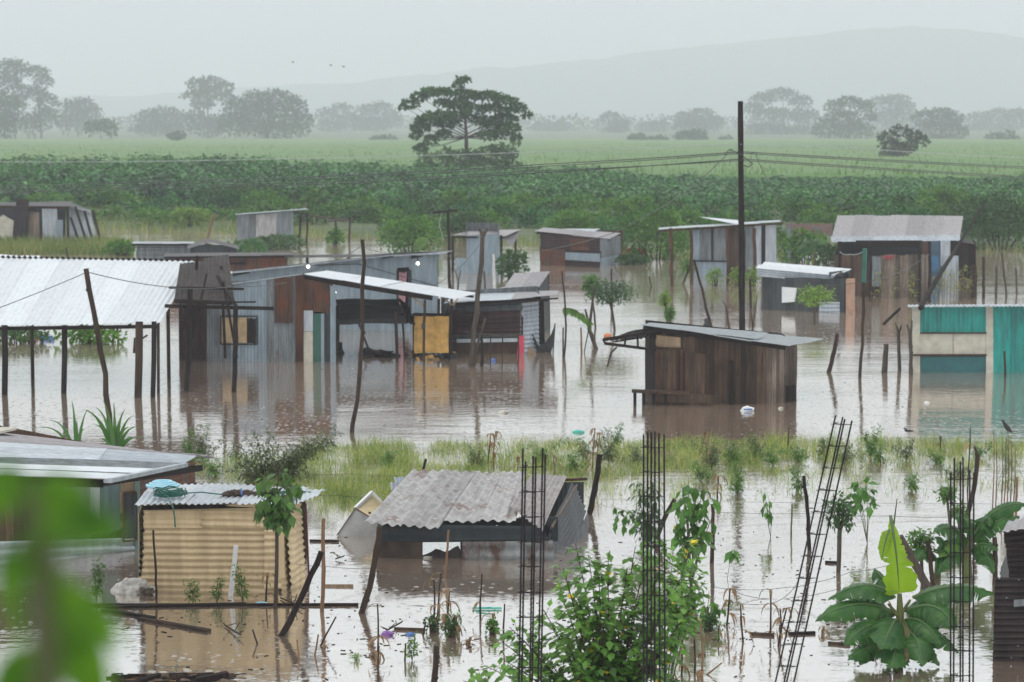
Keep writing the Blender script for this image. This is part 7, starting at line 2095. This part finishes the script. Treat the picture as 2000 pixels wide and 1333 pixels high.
S = [(848, 1132, 845, 1215, 2, 'tallest dead stalk in the clump right of the purple bag'), (862, 1120, 858, 1222, 2, 'thick dead stalk in the clump right of the purple bag'), (878, 1150, 866, 1228, 3, 'bent dead stalk with brown rags, centre of the clump'),
 (872, 1200, 884, 1238, 4, 'leafy dead stalk at the right of the clump'), (892, 1205, 890, 1245, 3, 'short ragged stalk with green leaves before the clump'), (738, 1180, 737, 1285, 2, 'hooked thin stalk left of the purple bag'), (792, 1258, 790, 1290, 0, 'short forked twig right of the purple bag'),
 (742, 1240, 720, 1262, 0, 'short twig left of the hooked stalk'), (656, 1205, 628, 1262, 0, 'thin leaning cane below the thick dark log'), (622, 1240, 615, 1280, 0, 'curved dark twig below the cane pole'), (580, 1250, 584, 1290, 0, 'short dark peg right of the thick dark log foot'),
 (493, 1230, 503, 1258, 0, 'short slanting twig left of the thick dark log'), (522, 1120, 520, 1175, 3, 'dead leaf stalk wound beside the sapling'), (941, 1122, 940, 1210, 1, 'slim cane left of the leftmost rebar column'), (986, 1180, 986, 1245, 0, 'very thin upright cane right of the slim cane'),
 (962, 1200, 960, 1235, 3, 'small ragged stalk with green tuft near the turquoise float'), (918, 1245, 914, 1260, 3, 'low broken stalk stub left of the leftmost rebar column'), (1426, 1150, 1420, 1222, 3, 'hunched dead stalk pair right of the big bush'), (1446, 1182, 1454, 1255, 1, 'upright bare stalk with brown base, right of the hunched stalks'),
 (1504, 1152, 1504, 1240, 2, 'thin tall stalk with knotted base left of the leaning rebar column'), (1524, 1190, 1524, 1232, 3, 'bundle like stalk stub touching the leaning rebar column'), (1536, 1188, 1522, 1262, 2, 'short stub below the bundle like stub'),
 (1368, 1210, 1366, 1325, 3, 'thick dead stalk at bottom right of the big bush'), (1355, 1225, 1353, 1322, 1, 'slim dead stalk at bottom right of the big bush'), (1332, 1250, 1330, 1318, 3, 'dead stalk touching the lower right of the big bush'), (1404, 1222, 1403, 1250, 2, 'short dead stub under the wilted leafy plant'),
 (1410, 1295, 1380, 1318, 0, 'dark stick slanting at the bottom right of the big bush'), (958, 848, 952, 905, 4, 'dead corn stalk in the grass above the leftmost rebar column, left one'), (968, 843, 966, 915, 3, 'dead corn stalk in the grass above the leftmost rebar column, right one'),
 (1130, 866, 1152, 905, 1, 'dark broken stalk in the grass near the vine clad post'), (1162, 838, 1156, 920, 5, 'thick brown reed bundle above the vine clad post'), (1172, 846, 1168, 930, 4, 'second brown reed bundle above the vine clad post'),
 (1384, 845, 1382, 905, 3, 'dark dead stalk in the grass right of the middle rebar column'), (1541, 835, 1538, 880, 0, 'thin reddish cane in the grass left of the leaning rebar column'), (1838, 853, 1836, 885, 4, 'brown seed head in the grass left of the right rebar column'),
 (1895, 835, 1890, 960, 1, 'tall brown reed above the right rebar column'), (1404, 930, 1402, 975, 4, 'dead brown tuft right of the broad leaved plant'), (1080, 890, 1084, 930, 3, 'brown dead leaf clump above the sinking shack roof'), (1012, 893, 1010, 935, 3, 'brown dead stalk left of the leftmost rebar top'),
 (1714, 1155, 1710, 1230, 1, 'thin dark cane left of the big banana trunk'), (1722, 1150, 1726, 1225, 2, 'reddish cane behind the big banana left leaves'), (1672, 1180, 1668, 1240, 0, 'thin bare twig left of the big banana plant'), (1608, 1225, 1605, 1240, 2, 'tiny brown stub left of the big banana plant'),
 (740, 1262, 742, 1330, 0, 'thin dark twig at bottom centre left'), (832, 1215, 826, 1240, 0, 'short peg left of the ragged clump')]
for i, (a, b, c, d, rg, lab) in enumerate(S):
    stalk(a, b, c, d, rg, i, lab, 'green' in lab or 'leafy' in lab, w=5 if d > 1000 else 3.5)

for i, (px, py, w, h, lab) in enumerate([(882, 1245, 17, 48, 'dark green leafy tuft at the foot of the ragged stalk clump, right'), (846, 1235, 14, 34, 'small green tuft at the left foot of the ragged stalk clump'), (962, 1240, 12, 30, 'small bright tuft under the turquoise strip'), (1385, 1232, 18, 40, 'dark tuft at the foot of the wilted leafy plant')]):
    shrub(lab, px, py, w, h, 'lf_shrub_d' if i != 2 else 'lf_shrub', leaf=.05, dens=.35, seed=i, n=5, name='leafy_tuft', cat='tuft')
# ------------------------------------------------------------------ marsh grass across the middle
def marsh():
    mb = MB(); r = random.Random(41)
    def dens(px, py):
        top = interp(px, [(380, 905), (560, 892), (640, 878), (760, 870), (900, 868), (1100, 868), (1300, 866), (1700, 862), (2050, 868)])
        bot = interp(px, [(380, 930), (560, 965), (640, 1000), (760, 985), (1000, 968), (1160, 940), (1300, 930), (1500, 905), (1800, 898), (2050, 895)])
        if py < top: return 0
        if py < bot: return 1.0 if px > 560 else .35
        fade = interp(px, [(560, 20), (900, 30), (1150, 60), (1400, 75), (1950, 80)])
        return (.34 if px < 1150 else .55 * max(0, .5 + 1.6 * noise.noise(Vector((px * .02, py * .05, 9))))) * max(0, 1 - (py - bot) / fade) * (1 if px > 560 else .3)
    n = 0
    while n < 46000:
        px = r.uniform(380, 2060); py = r.uniform(858, 1010)
        f = .55 + 1.3 * noise.noise(Vector((px * .016, py * .045, 2)))
        if r.random() > dens(px, py) * (0.35 + f): continue
        p = G(px, py, -.05); h = r.uniform(.10, .42) * (1.15 if px < 800 else .9) * (1 + .9 * noise.noise(Vector((px * .02, py * .05, 7))))
        mb.blade(p, Vector((r.uniform(-.7, .7) + (.2 if px < 800 else 0), r.uniform(-.5, .5), 1)), h, r.uniform(.006, .014), 1.5, 3)
        n += 1
    solo('marsh_grass', mb, M['grass'], 'drowned green grass in a band across the flood', 'grass', kind='stuff', loc=(0, 45, 0))
marsh()
wr = random.Random(61)
for i, (px, py, w, h) in enumerate([(930, 915, 16, 50), (1060, 900, 22, 40), (1120, 925, 18, 55), (1190, 905, 22, 62), (1145, 895, 20, 50), (1205, 870, 10, 45), (1390, 915, 26, 55), (1370, 940, 18, 40), (1430, 905, 22, 45), (1480, 895, 20, 55), (1440, 965, 16, 60),
        (1560, 900, 18, 30), (1610, 890, 16, 34), (1700, 895, 24, 60), (1720, 905, 16, 40), (1770, 900, 22, 44), (1830, 905, 18, 30), (1910, 895, 16, 30), (1870, 930, 16, 30), (1780, 960, 14, 44), (1560, 960, 12, 50), (395, 900, 20, 70), (370, 905, 14, 80), (420, 930, 20, 40), (1650, 905, 20, 40), (1510, 910, 18, 40), (760, 910, 20, 30), (1245, 905, 22, 34)]):
    tips = [(px + wr.gauss(0, w * .8), py - h * wr.uniform(.25, 1.1)) for _ in range(9)]
    twig_plant('marsh_weed', 'leafy green weed standing in the drowned grass', 'weed', (px, py), tips, YG(py), .07, .4, 'lf_shrub' if i % 3 else 'lf_dull', spread=.2, start=.15, sub=3, stem_r=.006, seed=i + 100, sublen=.12, group='leafy weeds in the drowned grass')

# ------------------------------------------------------------------ floating things
def plank(label, x0, y0, x1, y1, w, mat='wood_dark', name='floating_plank'):
    mb = MB(); a, b = G(x0, y0, .015), G(x1, y1, .02); mb.beam(a, b, w, .035); return solo(name, mb, M[mat], label, 'plank')
plank('long thin floating plank below the beige hut', 125, 1182, 700, 1181, .05)
plank('second floating plank just above the long one', 205, 1186, 480, 1180, .10)
plank('short dark floating plank slanting below the white sack', 200, 1191, 300, 1207, .08)
plank('muddy plank end slanting left of the thick dark log', 272, 1208, 408, 1232, .09, 'wood')
plank('short pale stick floating right of the cane pole', 630, 1144, 690, 1144, .03, 'wood_pale')
plank('thin dark stick floating right of the cane pole, upper', 605, 1056, 662, 1057, .02)
plank('thin board floating left of the leaning rebar column', 1465, 1238, 1512, 1240, .06, 'wood')
plank('dark board floating right of the leaning rebar column', 1540, 1238, 1592, 1236, .06)
plank('short board floating before the big banana plant', 1618, 1256, 1660, 1259, .05, 'wood')
plank('small dark plank left of the big banana plant, far', 1612, 1098, 1636, 1099, .05)
plank('thin floating stick below the dead stalk clump', 770, 1228, 830, 1230, .03, 'wood')
def sack():
    t = Thing('white_sack', 'bulging dirty white sack floating at the left foot of the beige hut', 'sack', G(258, 1158))
    mb = MB(); c = G(258, 1156); mb.ball(c + Vector((0, 0, .03)), .29, 40, 24, (1, .7, .62), .45, 3); rr = random.Random(2); mb.v = [(a + .018 * noise.noise(Vector((a, b, d)) * 14), b, d + .022 * noise.noise(Vector((a, b, d)) * 11 + Vector((5, 0, 0)))) for a, b, d in mb.v]; t.part('bag', mb, M['sack'], smooth=True)
    mb = MB(); mb.ball(G(286, 1162) + Vector((0, 0, .05)), .085, 10, 8, (1.3, .6, .7), .8, 6); t.part('torn_end', mb, M['wood_grey'])
sack()
def litter(name, label, cat, px, py, r_, sq, mat, wob=.6, seed=1):
    mb = MB(); mb.ball(G(px, py) + Vector((0, 0, r_ * .2)), r_, 12, 8, sq, wob, seed); solo(name, mb, M[mat], label, cat)
litter('plastic_bag', 'small pale plastic litter floating in open water, centre', 'litter', 983, 807, .09, (1.4, .8, .5), 'sack')
litter('plastic_bag', 'white and blue crumpled pack floating before the board house', 'litter', 1460, 803, .13, (1.2, .8, .7), 'white')
mb = MB(); mb.box(G(1460, 803) + Vector((0, -.10, .05)), .2, .02, .03); solo('blue_strip', mb, M['blue'], 'blue strip on the crumpled pack before the board house', 'litter')
litter('plastic_bottle', 'small green bottle floating behind the grass', 'bottle', 1130, 845, .07, (2.0, .6, .6), 'turq', .2)
litter('plastic_bag', 'purple bag floating among the dead stalks', 'bag', 757, 1241, .07, (1.2, .8, .7), 'purple')
litter('plastic_bag', 'blue bag floating right of the purple bag', 'bag', 801, 1241, .05, (1.3, .8, .6), 'blue')
litter('blue_bucket', 'small blue bucket floating before the rail fence', 'bucket', 962, 706, .09, (1, 1, .8), 'blue', .1)
litter('orange_ball', 'small orange thing floating left of the board house porch', 'ball', 1187, 657, .13, (1, 1, .6), 'orange', .2)
litter('plastic_bag', 'pale litter floating at the foot of the sapling', 'litter', 510, 1180, .06, (1.4, .6, .4), 'sky_blue')
litter('plastic_bag', 'white scrap floating in the gap of the sinking shack', 'litter', 835, 1090, .05, (1.5, .6, .4), 'sack')
litter('plastic_bag', 'white cup floating in front of the teal building', 'cup', 1810, 788, .06, (1.2, .8, .6), 'white', .2)
litter('plastic_bag', 'pale litter right of the board house', 'litter', 1525, 799, .06, (1, .8, .6), 'sack')
mb = MB(); mb.beam(G(922, 1188, .02), G(980, 1188, .02), .05, .02); mb.beam(G(930, 1188, .03), G(960, 1187, .05), .03, .02); solo('turquoise_float', mb, M['turq'], 'thin turquoise plastic strip floating left of the leftmost rebar column', 'litter')
# drifting scum specks, too many to count
mb = MB(); r = random.Random(91)
for k in range(620):
    px, py = r.uniform(20, 1980), 700 + 630 * r.random() ** .7
    if k > 350:
        c_ = [(860, 1235), (1400, 1235), (1510, 1245), (330, 1215), (1760, 1240), (700, 1260), (1000, 1250), (560, 1190), (1560, 1110), (760, 715), (840, 706)][k % 11]; px, py = r.gauss(c_[0], 75), r.gauss(c_[1], 22)
        if py < 660: continue
    p = G(px, py, .004); s_ = r.uniform(.005, .020); mb.box(p, s_ * r.uniform(1, 5), s_, .008, r.uniform(0, 3))
solo('floating_debris', mb, M['wood_dark'], 'scattered twigs and leaf bits floating on the brown water', 'debris', kind='stuff', loc=(0, 40, 0))
def debris_raft():
    mb = MB(); r = random.Random(17)
    for k in range(150):
        p = G(r.uniform(225, 450), r.uniform(1316, 1350), .02); a = r.uniform(-.5, .5); L = r.uniform(.08, .5)
        d = Vector((cos(a), sin(a) * .6, r.uniform(-.05, .1))) * L / 2; mb.mi = r.choice([0, 0, 1, 2]); mb.tube([p - d, p + d], r.uniform(.005, .018), 5)
    for k in range(14): mb.mi = 3; mb.ball(G(r.uniform(240, 440), r.uniform(1320, 1345), .02), r.uniform(.03, .07), 8, 6, (1.3, 1, .6), .6, k)
    mb.mi = 0; mb.beam(G(240, 1340, .05), G(310, 1318, .08), .09, .03); mb.beam(G(385, 1330, .05), G(445, 1318, .09), .09, .08)
    solo('driftwood_heap', mb, [M['wood_dark'], M['bark'], M['lf_dry'], M['mud']], 'heap of driftwood and mud at the bottom left edge', 'driftwood')
debris_raft()
# twigs lying about
r = random.Random(33)
for i, (a, b, c, d, lab) in enumerate([(548, 1168, 590, 1186, 'small broken branch in the water beside the sapling'), (440, 1222, 470, 1240, 'tangle of twigs below the floating planks'), (755, 1232, 785, 1215, 'split pale husk behind the purple bag'), (655, 1092, 668, 1088, 'dark clod floating left of the sinking shack'), (1750, 1218, 1800, 1250, 'dark roots at the foot of the big banana plant')]):
    mb = MB(); A, B = G(a, b, .02), G(c, d, .05)
    for k in range(5):
        q = A.lerp(B, r.random()); mb.tube([q, q + Vector((r.uniform(-.15, .15), r.uniform(-.1, .1), r.uniform(.02, .14)))], .006, 4)
    mb.tube([A, B], .012, 5); solo('broken_branch', mb, M['bark'], lab, 'branch')

# ------------------------------------------------------------------ birds
def bird(label, px, py, Y, size, perched=True, flip=1):
    c = V(px, py, Y); t = Thing('bird', label, 'bird', c)
    mb = MB(); s = size
    rings = [(-.50, .0, .02), (-.32, .02, .10), (-.05, .06, .17), (.18, .16, .15), (.30, .27, .10), (.40, .33, .09), (.48, .32, .05), (.58, .28, .012)] if perched else [(-.5, 0, .02), (-.25, .0, .09), (.0, .0, .12), (.25, .0, .10), (.38, .02, .07), (.46, .01, .05), (.55, 0, .01)]
    if perched: pts = [c + Vector((x * s * flip * .75, 0, (z + x * .55) * s)) for x, z, r_ in rings]
    else: pts = [c + Vector((x * s * flip, 0, z * s)) for x, z, r_ in rings]
    mb.tube(pts, [r_ * s for x, z, r_ in rings], 9); t.part('body', mb, M['plumage'], smooth=True)
    mb = MB()
    if perched:
        q = pts[0]; mb.add([q + Vector((.1 * s * flip, .03 * s, .06 * s)), q + Vector((.1 * s * flip, -.03 * s, .04 * s)), q + Vector((-.38 * s * flip, -.05 * s, -.38 * s)), q + Vector((-.34 * s * flip, .05 * s, -.36 * s))], [(0, 1, 2, 3)])
        for k in (-.04, .04): mb.tube([pts[2] + Vector((0, k * s, -.1 * s)), pts[2] + Vector((.02 * s, k * s, -.32 * s))], .015 * s, 4)
        t.part('tail_and_legs', mb, M['plumage'])
    else:
        for sgn in (-1, 1):
            mb = MB(); a = pts[3]; mb.add([a + Vector((.08 * s, 0, .03 * s)), a + Vector((-.22 * s, 0, .03 * s)), a + Vector((-.3 * s, sgn * .5 * s, .25 * s)), a + Vector((-.45 * s, sgn * .95 * s, .1 * s)), a + Vector((-.1 * s, sgn * .5 * s, .28 * s))], [(0, 1, 2, 4), (4, 2, 3)])
            t.part('wing', mb, M['plumage'])
bird('dark bird perched on the drooping weed at the right edge', 1967, 838, YG(995), .26, True, -1)
bird('small bird darting low over the grass, right', 1776, 842, 50, .2, False, -1)
for px, py, lab in [(572, 122, 'leftmost of three tiny birds in the misty sky'), (646, 128, 'middle one of three tiny birds in the misty sky'), (671, 131, 'right one of three tiny birds in the misty sky')]:
    bird(lab, px, py, 95, .12, False, 1)

# ------------------------------------------------------------------ blurred twig close to the lens
def close_twig():
    Y = 2.0
    t = Thing('leafy_twig', 'large blurred bright green leaves close by at the lower left', 'leaves', V(85, 1500, Y))
    st = MB(); st.tube([V(70, 1600, Y), V(92, 1300, Y), V(86, 1080, Y), V(60, 960, Y)], [.016, .014, .012, .006], 8); t.part('stem', st, M['stem'])
    def L(x0, y0, x1, y1, w, dy=0.0, tw=0.0, seed=0):
        A, B = V(x0, y0, Y), V(x1, y1, Y + dy); d = (B - A); n = 10
        x = d.cross(Vector((0, -1, tw))).normalized(); W = w / F * Y
        vv = []; ff = []
        for i in range(n + 1):
            q = i / n; p = A.lerp(B, q) + Vector((0, 0, -.012 * q * q)) ; ww = W / 2 * (sin(pi * min(1, q ** .75)) ** .8 + .01)
            vv += [p + x * ww + Vector((0, -.15 * ww, 0)), p, p - x * ww + Vector((0, -.15 * ww, 0))]
        for i in range(n): ff += [(3 * i, 3 * i + 1, 3 * i + 4, 3 * i + 3), (3 * i + 1, 3 * i + 2, 3 * i + 5, 3 * i + 4)]
        mb = MB(); mb.add(vv, ff); t.part('leaf', mb, M['leaf_close'], smooth=True)
    L(40, 1000, 250, 1015, 120, -.02, .3)
    L(70, 965, 175, 925, 70, .05, .2)
    L(60, 965, -70, 930, 110, .03, .2)
    L(75, 1030, 30, 1150, 60, -.02, .5)
    L(98, 1150, 245, 1235, 85, -.03, .1)
    L(92, 1180, 215, 1370, 120, .04, .3)
    L(85, 1260, -20, 1420, 120, .0, .2)
    L(88, 1090, 150, 1170, 45, .05, .6)
    L(10, 1060, 35, 1240, 50, .06, .3)
close_twig()
print('faces', sum(len(o.data.polygons) for o in SC.objects if o.type == 'MESH'), 'objects', len(SC.objects))
